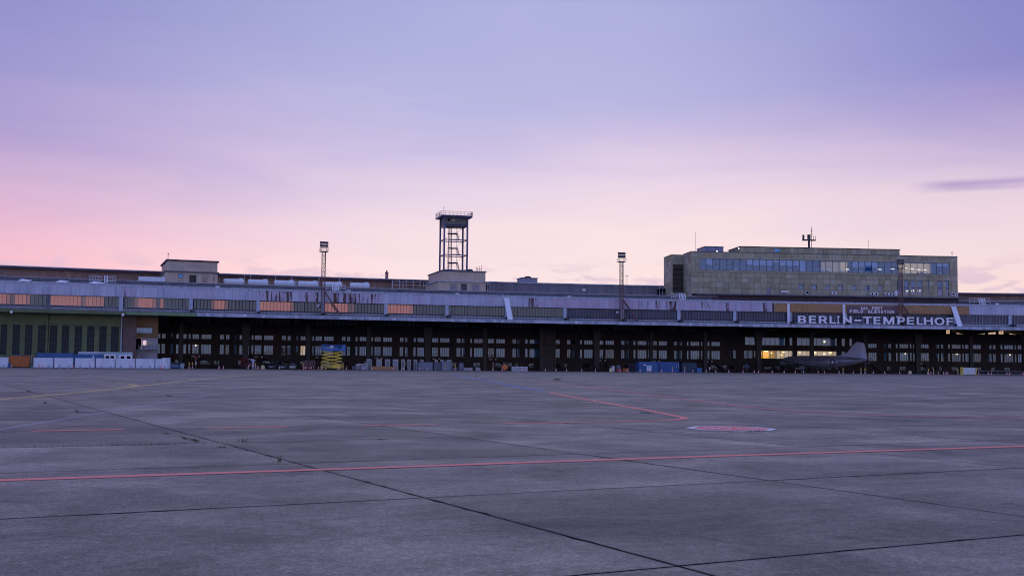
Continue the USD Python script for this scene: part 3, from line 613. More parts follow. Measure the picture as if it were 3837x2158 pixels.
# light fittings of the roof edge and small white boxes
for x, y, v in ((738*.34514+560, 453*.345+920, 14), (2160*.34514+560, 493*.345+920, 14), (540*.34514+1120, 495*.345+920, 14), (1720*.34514+1120, 530*.345+920, 14), (1255*.34514+1700, 559*.345+920, 14), (1413*.34514+1700, 482*.345+920, 33), (1850*.34514+2300, 606*.345+920, 14), (q6(103)[0], q6(0, 668)[1], 14), (q6(787)[0], q6(0, 636)[1], 14), (q6(1167)[0], q6(0, 685)[1], 14), (q7(1168)[0], q7(0, 698)[1], 14)):
    s, z = sz(x, y, v-.15); hall.part('junction_box', B(HL).box(s-.45, s+.45, v-.35, v-.05, z-.3, z+.3).arc(), M_white)
for x, y in ((700*.34514+560, 461*.345+920), (508*.34514+1700, 547*.345+920), (1712*.34514+2300, 610*.345+920)):
    s, z = sz(x, y, 13.8); hall.part('blue_box', B(HL).box(s-.6, s+.6, 13.5, 13.85, z-.22, z+.22).arc(), pm('blue_plastic', (.05, .28, .5), .4, .1))
for x, y in ((1035*.34514+560, 761*.345+920), (1330*.34514+1700, 833*.345+920), (q1(1335)[0], q1(0, 750)[1]), (q1(122)[0], q1(0, 720)[1])):
    s, z = sz(x, y, -.15); (hall if x > 720 else hangar).part('lamp_box', B((hall if x > 720 else hangar).loc).box(s-.25, s+.25, -.2, -.04, z-.28, z+.28).arc(), M_white)

# ------------------------------------------------------------------ hangar: green sliding doors, brick pier, tan annex
def hb(): return B(GL)
VD = 5.2
leafx = [S(q1(x)[0], VD, 1250) for x in (-340, 525, 1318)]
zt, zb, zbot = Z(q1(700)[0], q1(0, 775)[1], VD), Z(q1(700)[0], q1(0, 868)[1], VD), 2.9
slots = [(-270, -200), (-130, -60), (5, 75), (135, 215), (270, 350), (410, 495), (540, 620), (670, 750), (810, 890), (945, 1025), (1078, 1158), (1205, 1290)]
for li in (0, 1):
    a, b = leafx[li]+.06, leafx[li+1]-.06; dv = .5*li
    ops = [(S(q1(x0)[0], VD, 1270), S(q1(x1)[0], VD, 1270)) for x0, x1 in slots]; ops = [o for o in ops if o[0] > a and o[1] < b+.3]
    m = hb().box(a, b, VD+dv, VD+dv+.3, zb, 12.9, 4).box(a, b, VD+dv, VD+dv+.3, .05, zbot, 4); cur = a
    for o in ops+[(b, b)]: m.box(cur, o[0], VD+dv, VD+dv+.3, zbot, zb); cur = o[1]
    dr = hangar.part('sliding_door', m.arc(), M_green[li])
    for (x0, x1) in ops:
        for k in range(3):
            w = (x1-x0)/3; hangar.part('pane', hb().box(x0+k*w+.06, x0+(k+1)*w-.06, VD+dv+.2, VD+dv+.22, zbot+.05, zb-.05).arc(), pm('dark_door_glass', (.010, .020, .026), .5, .3, 1, spec=.3), dr)
        f = hb()
        for k in range(4): f.box(x0+k*(x1-x0)/3-.05, x0+k*(x1-x0)/3+.05, VD+dv+.1, VD+dv+.2, zbot, zb)
        for z in np.linspace(zbot+1.5, zb-1.4, 4): f.box(x0, x1, VD+dv+.12, VD+dv+.19, z-.04, z+.04)
        hangar.part('window_bars', f.arc(), pm('dark_green_steel', (.03, .045, .03), .6, .2, 1), dr)
    r = hb()
    for (x0, x1) in [(a, b)]:
        for z in (zb+.25, 12.0): r.box(x0, x1, VD+dv-.08, VD+dv, z-.1, z+.1, 4)
    hangar.part('door_rail', r.arc(), M_green[1-li], dr)
a = S(q1(1318)[0], 5.0, 1250); pm('drain', (.4, .46, .52), .5)
hangar.part('drainpipe', hb().box(a-.12, a+.12, 4.85, 5.1, 1.2, 12.3).arc(), M_post)
p0, p1 = S(q1(1328)[0], 5.6, 1300), S(q1(1476)[0], 5.6, 1300)
hangar.part('brick_pier', hb().box(p0, p1, 5.6, 12, 0, 13.9, 2).arc(), pm('mauve_brick', (.15, .105, .095), .9, .2, .8, bump=.2))
VA = 9.0
A0, A1 = p1-.5, S(q1(1712)[0], VA, 1300)
za = lambda y: Z(q1(1600)[0], q1(0, y)[1], VA)
w0, w1 = S(q1(1482)[0], VA, 1240), S(q1(1655)[0], VA, 1240)
M_annex = pm('tan_annex_render', (.25, .165, .085), .85, .15, .6)
m = hb().box(A0, A1, VA, VA+.4, za(888), 13.9, 2).box(A0, A1, VA, VA+.4, za(1005), za(955), 2).box(A0, w0, VA, VA+.4, za(955), za(888)).box(w1, A1, VA, VA+.4, za(955), za(888)).box(A1-.4, A1, VA+.4, 40, 0, 13.9, 6)
hangar.part('annex_wall', m.arc(), M_annex)
wn = hangar.part('annex_window', hb().box(w0, w1, VA+.1, VA+.25, za(955), za(955)+.12).box(w0, w1, VA+.1, VA+.25, za(888)-.12, za(888)).arc(), M_mulld)
for k in range(5):
    w = (w1-w0)/5; hangar.part('pane', hb().box(w0+k*w+.07, w0+(k+1)*w-.07, VA+.2, VA+.22, za(955), za(888)).arc(), M_clear, wn)
hangar.part('curtain', hb().box(w0-.1, w1+.1, VA+.5, VA+.55, za(960), za(880)).arc(), M_blind, wn)
M_lg = pm('light_grey_render', (.36, .38, .41), .8, .12, .8)
d0, d1 = S(q1(1482)[0], VA, 1280), S(q1(1535)[0], VA, 1280); zf = za(1128)
m = hb().box(d1, A1, VA+.02, VA+.4, zf, za(1085), 2).box(d1, A1, VA+.02, VA+.4, za(1030), za(1005), 2).box(A0, A1, VA+.02, VA+.4, 0, zf, 2)
wx = [S(q1(x)[0], VA, 1285) for x in (1550, 1590, 1600, 1640)]
m.box(d1, wx[0], VA+.02, VA+.4, za(1085), za(1030)).box(wx[1], wx[2], VA+.02, VA+.4, za(1085), za(1030)).box(wx[3], A1, VA+.02, VA+.4, za(1085), za(1030))
hangar.part('annex_lower_wall', m.arc(), M_lg)
hangar.part('annex_doorway', hb().box(A0, d1, VA+.9, VA+1, zf, za(1005)).arc(), M_black)
hangar.part('pane', hb().box(wx[0], wx[1], VA+.2, VA+.22, za(1085), za(1030)).arc(), M_clear, wn); hangar.part('pane', hb().box(wx[2], wx[3], VA+.2, VA+.22, za(1085), za(1030)).arc(), M_clear, wn)
M_stair = pm('grey_green_stair_steel', (.13, .17, .18), .5, .15, 1)
s0, s1 = A0+.6, A1
e = hb().box(s0, s1, VA-2.2, VA, zf-.15, zf)
for z in (.55, 1.05): e.box(s0+1, s1, VA-2.2, VA-2.14, zf+z-.04, zf+z+.04)
for x in np.linspace(s0+1, s1-.1, 7): e.box(x, x+.07, VA-2.2, VA-2.13, zf, zf+1.05)
t0, t1 = S(q1(1495)[0], VA-3, 1300), S(q1(1645)[0], VA-3, 1340)
n = 14
for i in range(n): e.box(t0+(t1-t0)*i/n, t0+(t1-t0)*(i+1)/n+.05, VA-3.4, VA-2.3, zf*(1-(i+1)/n), zf*(1-(i+1)/n)+.06)
for y in (VA-3.45, VA-2.3):
    e.add([(t0, y, zf-.3), (t1, y, -.0), (t1, y, .25), (t0, y, zf), (t0, y+.06, zf-.3), (t1, y+.06, 0), (t1, y+.06, .25), (t0, y+.06, zf)], [(0, 1, 2, 3), (7, 6, 5, 4), (3, 2, 6, 7), (4, 5, 1, 0)])
    e.add([(t0, y, zf+.95), (t1, y, .9), (t1, y, 1.0), (t0, y, zf+1.05), (t0, y+.05, zf+.95), (t1, y+.05, .9), (t1, y+.05, 1.0), (t0, y+.05, zf+1.05)], [(0, 1, 2, 3), (7, 6, 5, 4), (3, 2, 6, 7), (4, 5, 1, 0)])
    for i in range(6): x = t0+(t1-t0)*(i+.5)/6; z = zf*(1-(i+.5)/6); e.box(x, x+.05, y, y+.05, z, z+1)
for x in (s0+1.2, s1-.3): e.box(x, x+.12, VA-2.1, VA-1.98, 0, zf-.1)
hangar.part('outside_stair', e.arc(), M_stair)
hangar.part('door_hall_floor', hb().box(H_LO, A0, 14, 14.2, 0, 13.8, 8).arc(), M_black)  # upright black sheet behind the sliding doors

# ------------------------------------------------------------------ local straight frames on the arc
class Fr:
    def __init__(s, px, v, py=1050, z=0.0, dth=0.0):
        s.s = S(px, v, py); s.v = v; s.rot = th(s.s)+dth; s.loc = W(s.s, v, z); s.z = z
        s.x = np.array([math.cos(s.rot), math.sin(s.rot), 0]); s.y = np.array([-math.sin(s.rot), math.cos(s.rot), 0])
    def at(s, px, py, y=0.0):      # local x and z of a photograph direction in the frame's plane at local depth y
        d = ray(px, py); o = np.array([0, 0, EYE]); p0 = s.loc+s.y*y; k = (s.y@(p0-o))/(s.y@d); q = o+d*k
        return s.x@(q-s.loc), q[2]-s.z
    def X(s, px, py, y=0.0): return s.at(px, py, y)[0]
    def Z(s, px, py, y=0.0): return s.at(px, py, y)[1]

# ---- stair towers on the roof
def qs(x, y): return 1560+x*.23456, 760+y*.23456
DECK = 20.9
f = Fr(q2(195)[0], 22, 1000, DECK)
Tl = T('stair_tower', 'tan stone stair tower with two windows, left of the pale roof tanks', 'stair tower', f.loc, f.rot)
x1 = f.X(*q2(740, 185)); zT = f.Z(*q2(400, 172)); zM = f.Z(*q2(400, 294)); xa, xb = f.X(*q2(172, 350)), f.X(*q2(737, 350))
D = 19.0
dx0, dx1, dz1 = f.X(*q2(430, 360)), f.X(*q2(507, 360)), f.Z(*q2(470, 322))
Tl.part('upper_storey', B().box(0, x1, 0, D, zM+.3, zT), M_tan)
Tl.part('lower_storey', B().box(xa, dx0, -.5, D, 0, zM).box(dx1, xb, -.5, D, 0, zM).box(dx0, dx1, -.5, D, dz1, zM).box(dx0, dx1, .3, D, 0, dz1), M_tan)
Tl.part('ledge', B().box(xa-.3, xb+.3, -.9, D, zM, zM+.3), M_para)
Tl.part('roof_slab', B().box(-.35, x1+.35, -.35, D+.4, zT, zT+.35), M_cornice)
Tl.part('door', B().box(dx0, dx1, .1, .2, 0, dz1), pm('dark_green_door', (.035, .045, .038), .6))
for (a, b, y0, y1, m) in ((315, 357, 313, 350, M_blind), (583, 612, 350, 388, M_glass)):
    X0, X1, Z0, Z1 = f.X(*q2(a, 350)), f.X(*q2(b, 350)), f.Z(*q2(400, y1)), f.Z(*q2(400, y0))
    w = Tl.part('window', B().box(X0-.1, X1+.1, -.58, -.5, Z0-.12, Z0).box(X0-.1, X1+.1, -.58, -.5, Z1, Z1+.1).box(X0-.1, X0, -.58, -.5, Z0, Z1).box(X1, X1+.1, -.58, -.5, Z0, Z1), M_para)
    Tl.part('pane', B().box(X0, X1, -.53, -.51, Z0, Z1), m, w)
for a, b in ((300, 378), (560, 637)):
    X0, X1 = f.X(*q2(a, 350)), f.X(*q2(b, 350)); Tl.part('blind_panel', B().box(X0, X1, -.515, -.505, .2, zM-.15), pm('tan_infill', (.42, .33, .24), .85, .15, 1.0))
Tl.part('drainpipe', B().box(f.X(*q2(697, 350))-.05, f.X(*q2(697, 350))+.05, -.65, -.5, .1, zM), M_para)
for a, y0, y1 in ((470, 205, 245), (535, 210, 245), (600, 215, 245)):
    X0 = f.X(*q2(a, 220)); Tl.part('wall_patch', B().box(X0-.6, X0+.6, -.012, -.004, f.Z(*q2(a, y1)), f.Z(*q2(a, y0))), pm('pale_tan_patch', (.42, .35, .28), .85, .1, 1))
x = f.X(*q2(203, 160)); Tl.part('roof_antenna', B().bar((x, .5, zT), (x, .5, zT+2.0), .05).lathe([(0, 0), (.16, .1), (.16, .3), (0, .4)], 6, (x, .5, zT+1.5)), M_dark)

f = Fr(qs(405, 1100)[0], 22, 1020, DECK)
Tc = T('stair_tower', 'tan stone stair tower carrying the open steel lookout tower', 'stair tower', f.loc, f.rot)
x1 = f.X(*qs(1105, 1115)); zT = f.Z(*qs(700, 1100)); zM = f.Z(*qs(700, 1268)); D = 18
xa, xb = f.X(*qs(345, 1340)), f.X(*qs(1103, 1340)); dx0, dx1, dz1 = f.X(*qs(705, 1350)), f.X(*qs(805, 1350)), f.Z(*qs(755, 1298))
Tc.part('upper_storey', B().box(0, x1, 0, D, zM+.25, zT), M_tan)
Tc.part('lower_storey', B().box(xa, dx0, -.5, D, 0, zM).box(dx1, xb, -.5, D, 0, zM).box(dx0, dx1, -.5, D, dz1, zM).box(dx0, dx1, .4, D, 0, dz1), M_tan)
Tc.part('ledge', B().box(xa-.3, xb+.3, -.9, D, zM, zM+.25), M_lip)
Tc.part('roof_slab', B().box(-.25, x1+.25, -.25, D+.3, zT, zT+.28), M_para)
Tc.part('door', B().box(dx0, dx1, .15, .25, 0, dz1), M_para)
for a, b in ((530, 640), (885, 1000)):
    X0, X1 = f.X(*qs(a, 1350)), f.X(*qs(b, 1350)); Tc.part('infill_panel', B().box(X0, X1, -.53, -.51, .5, f.Z(*qs(600, 1295))), pm('grey_infill', (.27, .26, .26), .8, .15, 1))
lad = B()
for x in (f.X(*qs(1120, 1350)), f.X(*qs(1150, 1350))): lad.box(x-.04, x+.04, -1.2, -1.1, 0, zM+.2)
for i in range(9): lad.box(f.X(*qs(1120, 1350)), f.X(*qs(1150, 1350)), -1.18, -1.12, .3+i*.4, .35+i*.4)
Tc.part('ladder', lad, M_rail)
X0, X1 = f.X(*qs(825, 1080)), f.X(*qs(935, 1080)); zv = f.Z(*qs(880, 1055))
Tc.part('vent_hood', B().prism([(X0, zT+.28), (X1, zT+.28), (X1-.4, zv), (X0+.5, zv)], 'y', 1.5, 4.5), M_dark)
wh = B()
for a, y0 in ((978, 1015), (992, 1030), (1020, 1005), (1057, 992)):
    X = f.X(*qs(a, 1050)); wh.bar((X, 1, zT+.2), (X, 1, f.Z(*qs(a, y0))), .045)
for i, z in enumerate((.6, 1.1)): wh.bar((f.X(*qs(978, 1050)), 1, zT+z), (f.X(*qs(1057, 1050)), 1, zT+z), .03)
Tc.part('antenna_group', wh, pm('rust_red_steel', (.20, .075, .065), .6, .2, 1))

# ---- steel lookout tower standing on it
LB = zT+.28+DECK
g = Fr(qs(440, 1000)[0], 24.5, 1000, LB)
Tw = T('lookout_tower', 'open blue steel lookout tower with cabin and railed platform on central stair tower', 'lookout tower', g.loc, g.rot)
M_blue = pm('blue_grey_steel', (.085, .10, .165), .5, .15, 1.5); M_red = pm('red_primer_steel', (.21, .07, .065), .6, .2, 1.5)
Wd = g.X(*qs(812, 700)); Dp = 5.4
zc0, zc1, zpl, zr = g.Z(*qs(620, 378)), g.Z(*qs(620, 236)), g.Z(*qs(620, 212)), g.Z(*qs(620, 168))
for x in (0, Wd):
    for y in (0, Dp): Tw.part('leg', B().box(x-.21, x+.21, y-.21, y+.21, 0, zc1), M_blue)
levels = [.35, g.Z(*qs(620, 832)), g.Z(*qs(620, 590)), zc0+.15]
for z in levels:
    b = B()
    for (p, q) in (((0, 0), (Wd, 0)), ((0, Dp), (Wd, Dp)), ((0, 0), (0, Dp)), ((Wd, 0), (Wd, Dp))): b.bar((*p, z), (*q, z), .11)
    Tw.part('ring_beam', b, M_blue)
for i in range(3):
    b = B()
    for (p, q) in (((0, 0), (Wd, 0)), ((0, Dp), (Wd, Dp)), ((0, 0), (0, Dp)), ((Wd, 0), (Wd, Dp))):
        b.bar((*p, levels[i]), (*q, levels[i+1]), .018, 3); b.bar((*q, levels[i]), (*p, levels[i+1]), .018, 3)
    Tw.part('cross_bracing', b, M_red)
Tw.part('cabin', B().box(.1, Wd-.1, .1, Dp-.1, zc0+.5, zc1), pm('olive_cabin_sheet', (.135, .135, .11), .7, .2, 1.0))
for i in range(6):
    w = (Wd-.5)/6; Tw.part('cabin_panel', B().box(.25+i*w+.03, .25+(i+1)*w-.03, .04, .1, zc0+.6+(zc1-zc0-.6)*.5+.04, zc1-.1), pm('cabin_panel_%d' % (i % 3), ((.15, .145, .115), (.12, .125, .11), (.17, .15, .12))[i % 3], .7, .15, 1.2))
    Tw.part('cabin_panel', B().box(.25+i*w+.03, .25+(i+1)*w-.03, .04, .1, zc0+.6, zc0+.6+(zc1-zc0-.6)*.5-.04), pm('cabin_panel_%d' % ((i+1) % 3), (.15, .145, .115), .7, .15, 1.2))
a, b, c, d = g.X(*qs(498, 270)), g.X(*qs(538, 270)), g.Z(*qs(500, 290)), g.Z(*qs(500, 252)); Tw.part('cabin_window', B().box(a, b, 0, .035, c, d), M_black)
a, b = g.X(*qs(580, 270)), g.X(*qs(612, 270)); Tw.part('cabin_window', B().box(a, b, 0, .035, c, d), M_tan)
Tw.part('floor_frame', B().box(0, Wd, 0, Dp, zc0+.3, zc0+.5), M_dark)
xl, xr = g.X(*qs(425, 225))-.1, g.X(*qs(880, 225)); o = 1.15
Tw.part('platform', B().box(-o, Wd+o, -o, Dp+o, zc1, zpl).box(-o, Wd+o, -o, -o+.1, zpl-.35, zpl+.05), M_blue)
rl = B()
for (p, q) in (((-o, -o), (Wd+o, -o)), ((-o, Dp+o), (Wd+o, Dp+o)), ((-o, -o), (-o, Dp+o)), ((Wd+o, -o), (Wd+o, Dp+o))):
    for z in (zpl+.55, zpl+1.1): rl.bar((*p, z), (*q, z), .035)
    for t in np.linspace(0, 1, 9): P = np.array(p)*(1-t)+np.array(q)*t; rl.bar((*P, zpl), (*P, zpl+1.1), .03)
Tw.part('railing', rl, M_blue)
for p in ((-o, -o), (Wd+o-.3, -o+.0)): Tw.part('corner_post', B().box(p[0], p[0]+.3, p[1]-.05, p[1]+.25, zpl, zpl+1.15), M_blue) if p[0] > 0 else None
x = g.X(*qs(430, 150)); Tw.part('aerial', B().bar((x, -.9, zpl), (x, -.9, zpl+2.0), .035).bar((x-.22, -.9, zpl+2.3), (x, -.9, zpl+2.0), .03).bar((x+.22, -.9, zpl+2.3), (x, -.9, zpl+2.0), .03), M_dark)
# stairs inside: red central ladder mast, dark landings
sm = B(); xm = g.X(*qs(570, 800)); ym = Dp/2
for dx in (-.42, .42):
    for dy in (-.4, .4): sm.bar((xm+dx*1.3, ym+dy, 0), (xm+dx*.8, ym+dy, zc0+.4), .045)
for i in range(26):
    z = .3+i*(zc0-.3)/26; t = 1.3-.5*i/26; sm.bar((xm-.42*t, ym-.4, z), (xm+.42*t, ym+.4, z+.3), .028, 3); sm.bar((xm+.42*t, ym-.4, z), (xm-.42*t, ym+.4, z+.3), .028, 3); sm.bar((xm-.42*t, ym-.4, z), (xm+.42*t, ym-.4, z), .03, 3)
Tw.part('inner_mast', sm, M_red)
for y in (495, 728, 962):
    z = g.Z(*qs(580, y), ym); Tw.part('landing', B().box(g.X(*qs(508, y), ym), g.X(*qs(650, y), ym), ym-1, ym+1, z-.1, z+.1), M_dark)
for y in (592, 828):
    z = g.Z(*qs(660, y), ym); Tw.part('landing', B().box(g.X(*qs(560, y), ym), g.X(*qs(690, y), ym), ym-1, ym+1, z-.06, z+.06), M_dark)
rails = B()
for x in (505, 628): X = g.X(*qs(x, 800), ym); rails.bar((X, ym-1, 0), (X, ym-1, zc0+.3), .04)
Tw.part('guide_rails', rails, M_blue)
fl = B()
for y0, y1 in ((495, 590), (728, 828), (962, 1062)):
    for yy in (-.8, .2): fl.bar((g.X(*qs(640, y0), ym), ym+yy, g.Z(*qs(640, y0), ym)), (g.X(*qs(675, y1), ym), ym+yy, g.Z(*qs(675, y1), ym)), .06)
    for k in range(6):
        t = k/5; a, b = qs(640, y0), qs(675, y1); P = (a[0]*(1-t)+b[0]*t, a[1]*(1-t)+b[1]*t); X, Zz = g.at(*P, ym); fl.bar((X, ym-.8, Zz), (X, ym+.2, Zz), .05); fl.bar((X, ym-.8, Zz), (X, ym-.8, Zz+.9), .02, 3)
Tw.part('stair_flights', fl, M_red, kind='stuff')

# ------------------------------------------------------------------ terminal office block on the roof
TH_T = .105
sT = S(2590, 14.6, 1000); ft = Fr(2590, 14.6, 1000, 20.9, TH_T-th(sT))
Tm = T('office_block', 'stone clad flat roofed office block with long ribbon of windows above the terminal', 'office building', ft.loc, ft.rot)
XR = ft.X(3588, 1000); zTop = ft.Z(*q5(1300, 75)); zLed = ft.Z(*q5(1300, 528))
pw = 1.80; NP = int(round(XR/pw)); pw = XR/NP
rows_px = [(72, 130), (290, 345), (345, 400), (400, 462), (462, 526)]
zR = [(ft.Z(*q5(1100, b)), ft.Z(*q5(1100, a))) for a, b in rows_px]
zR[-1] = (zLed+.02, zR[-1][1])
zW0, zW1 = ft.Z(*q5(1100, 268)), ft.Z(*q5(1100, 141))
wx0, wx1 = ft.X(*q5(930, 200)), ft.X(*q7(690, 330)); NW = 38; ww = (wx1-wx0)/NW
holes = []       # (x0, x1, z0, z1)
z6 = lambda y: ft.Z(*q6(700, y)); x6 = lambda x: ft.X(*q6(x, 540)); x7 = lambda x: ft.X(*q7(x, 540)); z7 = lambda y: ft.Z(*q7(400, y))
small = [(x6(a), x6(b), z6(557), z6(508)) for a, b in ((246, 299), (380, 430), (515, 560), (646, 694), (778, 828), (912, 960), (1046, 1090))]
tall = [(x7(a), x7(b), z7(608), z7(460)) for a, b in ((170, 218), (236, 285), (303, 353), (368, 419), (436, 487), (570, 620), (636, 687))]
doors = [(x7(510), x7(550), z7(610), z7(548)), (ft.X(*q5(1662, 480)), ft.X(*q5(1700, 480)), zLed+.05, ft.Z(*q5(1680, 448)))]
sr = random.Random(21)
def panel(x0, x1, y0, z0, z1, nm='stone_panel', th_=.25):
    dv = sr.uniform(0, .025); Tm.part(nm, B().box(x0+.025, x1-.025, y0-dv, y0+th_, z0+.025, z1-.025), sr.choices(M_stone, (5, 4, 2, 3))[0])
for (z0, z1) in zR:
    for i in range(NP):
        x0, x1 = i*pw, (i+1)*pw
        cut = [h for h in small+tall+doors if h[0] < x1-.2 and h[1] > x0+.2 and h[2] < z1-.15 and h[3] > z0+.15]
        if not cut: panel(x0, x1, 0, z0, z1); continue
        h = cut[0]; q = B(); parts = []
        if h[0]-x0 > .15: parts.append((x0, h[0], z0, z1))
        if x1-h[1] > .15: parts.append((h[1], x1, z0, z1))
        c0, c1 = max(x0, h[0]), min(x1, h[1])
        if z1-h[3] > .15: parts.append((c0, c1, h[3], z1))
        if h[2]-z0 > .15: parts.append((c0, c1, z0, h[2]))
        for p in parts: q.box(p[0]+.02, p[1]-.02, 0, .25, p[2]+.02, p[3]-.02)
        if parts: Tm.part('stone_panel', q, sr.choice(M_stone))
zmid0, zmid1 = zR[1][1], zR[0][0]
nr = 2
for j in range(nr):          # panels left and right of the ribbon window
    z0, z1 = zmid0+(zmid1-zmid0)*j/nr, zmid0+(zmid1-zmid0)*(j+1)/nr
    x = 0
    for a, b in ((0, wx0/2), (wx0/2, wx0)): panel(a, b, 0, z0, z1)
    for a, b in ((wx1, (wx1+XR)/2), ((wx1+XR)/2, XR)): panel(a, b, 0, z0, z1)
Tm.part('core', B().box(.3, XR-.3, 6, 8.5, 0, zTop-.2).box(.3, XR-.05, .26, 8.6, zTop-.3, zTop-.02).box(.3, XR-.3, .3, 6, zLed-.3, zLed).box(.3, XR-.3, .3, 6, zW0-1.1, zW0-.9), pm('office_dark_wall', (.06, .065, .075), .8))
Tm.part('window_lintel', B().box(wx0-.1, wx1+.1, -.2, .3, zW1+.02, zW1+.3), M_stone[2])
Tm.part('window_surround', B().box(wx0-.1, wx1+.1, -.12, .3, zmid0+.02, zW0-.01).box(wx0-.14, wx0-.01, -.12, .3, zW0, zW1).box(wx1+.01, wx1+.14, -.12, .3, zW0, zW1).box(wx0, wx1, .0, .25, zW1+.3, zmid1), M_stone[1])
Tm.part('parapet_cap', B().box(-.1, XR+.1, -.1, 8.7, zTop, zTop+.12), M_para)
fullb, halfb, quart = {15}, {1, 7, 8, 9, 10, 12, 13, 14, 23, 24, 25, 26}, {11}
lit = {19: .25, 20: .3, 21: .35, 22: .5, 31: .6, 32: .6, 33: .7, 34: .7, 35: .5}
M_lit1 = flat('lit_office_wall_dim', (.4, .33, .24), .8, emis=(.80, .56, .36, .22)); M_lit2 = flat('lit_office_wall_bright', (.5, .42, .25), .8, emis=(.95, .62, .24, .36))
M_office = pane_mat('office_glass', (.88, .94, 1.0), 1.55, .02, .14, (.05, .16, .36))
M_oblind = pm('white_roller_blind', (.66, .74, .84), .8, .06, 1.0)
for i in range(NW):
    a, b = wx0+i*ww, wx0+(i+1)*ww
    fr = B().box(a, a+.05, -.02, .14, zW0, zW1).box(b-.05, b, -.02, .14, zW0, zW1).box(a+.05, b-.05, -.02, .14, zW0, zW0+.07).box(a+.05, b-.05, -.02, .14, zW1-.07, zW1)
    if i % 5 in (2, 4) and i < 30: fr.box(a+.05, b-.05, 0, .12, (zW0+zW1)/2-.03, (zW0+zW1)/2+.03)
    w = Tm.part('ribbon_window', fr, M_mulld)
    Tm.part('pane', B().box(a+.05, b-.05, .05, .07, zW0+.07, zW1-.07), M_office, w)
    h = 1.0 if i in fullb else .52 if i in halfb else .25 if i in quart else .3 if i in (36, 37) else 0
    if h: Tm.part('roller_blind', B().box(a+.04, b-.04, .3, .32, zW1-(zW1-zW0)*h, zW1), M_oblind, w)
    if i in lit: Tm.part('room_wall', B().box(a, b, 3.5, 3.6, zW0, zW1), M_lit2 if lit[i] > .45 else M_lit1, w)
    else: Tm.part('room_wall', B().box(a, b, 4.5, 4.6, zW0-.5, zW1), pm('office_room_wall', (.04, .10, .22), .9, .2), w)
    r2 = random.Random(i)
    if r2.random() < .8:
        o = B(); 
        for _ in range(r2.randint(1, 3)):
            x = r2.uniform(a+.1, b-.5); o.box(x, x+r2.uniform(.2, .45), .5, .8, zW0, zW0+r2.uniform(.2, .75))
        Tm.part('sill_clutter', o, r2.choice([M_white, M_dark, M_para]), w)
for i, z in ((31, .5), (32, .45), (33, .4), (34, .4), (22, .3), (27, .35), (29, .4)):
    x = wx0+(i+.3)*ww; Tm.part('office_lamp', B().box(x, x+1.1, 1.6, 1.8, zW0+(zW1-zW0)*z, zW0+(zW1-zW0)*z+.12), M_lampw)
for (a, b, c, d) in small+tall:
    tl = d-c > 2.2
    fr = B().box(a, b, .02, .16, c, c+.08).box(a, b, .02, .16, d-.08, d).box(a, a+.06, .02, .16, c+.08, d-.08).box(b-.06, b, .02, .16, c+.08, d-.08)
    if tl: fr.box(a-.1, b+.1, -.1, .1, d, d+.12).box(a+.06, b-.06, .02, .14, c+(d-c)*.48, c+(d-c)*.54)
    w = Tm.part('window', fr, M_mulld); Tm.part('pane', B().box(a+.06, b-.06, .09, .11, c+.08, d-.08), M_office, w)
    Tm.part('room_wall', B().box(a-.2, b+.2, 1.6, 1.65, c-.1, d+.1), M_oblind if not tl else pm('office_room_wall', (.1, .13, .17)), w)
for (a, b, z) in ((x7(270), x7(290), z7(566)), (x7(315), x7(350), z7(562)), (x7(378), x7(415), z7(562)), (x7(470), x7(482), z7(548))):
    Tm.part('office_lamp', B().box(a, a+.3, .9, 1.0, z-.12, z+.12).box(b-.3, b, .9, 1.0, z-.05, z+.2), M_lamp)
for (a, b, c, d), m in zip(doors, (pm('brown_door', (.13, .075, .06), .6), pm('grey_door', (.2, .2, .25), .6))): Tm.part('door', B().box(a, b, .1, .18, c, d), m)
# left end: the side wall goes back in two steps round a dark louvred recess
dA = 8.6
def sidewall(xc, y0, y1, z0, z1, n, nm='stone_panel'):
    for (a, b) in [(y0+(y1-y0)*k/n, y0+(y1-y0)*(k+1)/n) for k in range(n)]:
        m = int(round((z1-z0)/1.5))
        for j in range(m): c, d = z0+(z1-z0)*j/m, z0+(z1-z0)*(j+1)/m; Tm.part('side_panel', B().box(xc-sr.uniform(0, .02), xc+.25, a+.025, b-.025, c+.025, d-.025), sr.choice(M_stone))
sidewall(0, .25, dA, 0, zTop, 3)
xB = ft.X(*q5(640, 300), dA); zB = ft.Z(*q5(680, 103), dA); xBl = ft.X(*q5(627, 300), dA)
m = 9
for j in range(m):
    c, d = zB*j/m, zB*(j+1)/m
    if j in (1, 2, 3, 4, 5, 6):
        lv = B()
        for k in range(4): z = c+(d-c)*(k+.3)/4; lv.add([(xB, dA, z), (-.05, dA, z), (-.05, dA+.3, z+.22), (xB, dA+.3, z+.22)], [(0, 1, 2, 3)])
        lv.box(xB, -.05, dA+.45, dA+.5, c, d).box(xB, -.05, dA-.02, dA+.1, c-.06, c+.06)
        Tm.part('louvre', lv, M_dark)
    else: Tm.part('stone_panel', B().box(xB, -.03, dA, dA+.3, c+.02, d-.02), sr.choice(M_stone))
    Tm.part('stone_panel', B().box(xBl-.05, xB-.02, dA, dA+.3, c+.02, d-.02), sr.choice(M_stone))
sidewall(xBl-.05, dA+.3, dA+9, 0, zB, 3)
Tm.part('rear_core', B().box(xBl+.2, XR, dA+.3, dA+9, 0, zB-.02).box(xBl-.15, XR, dA-.1, dA+9.1, zB, zB+.12), M_stone[3])
# right end
for j in range(8): c, d = zTop*j/8, zTop*(j+1)/8; Tm.part('side_panel', B().box(XR-.25, XR, .25, dA, c+.02, d-.02), sr.choice(M_stone))
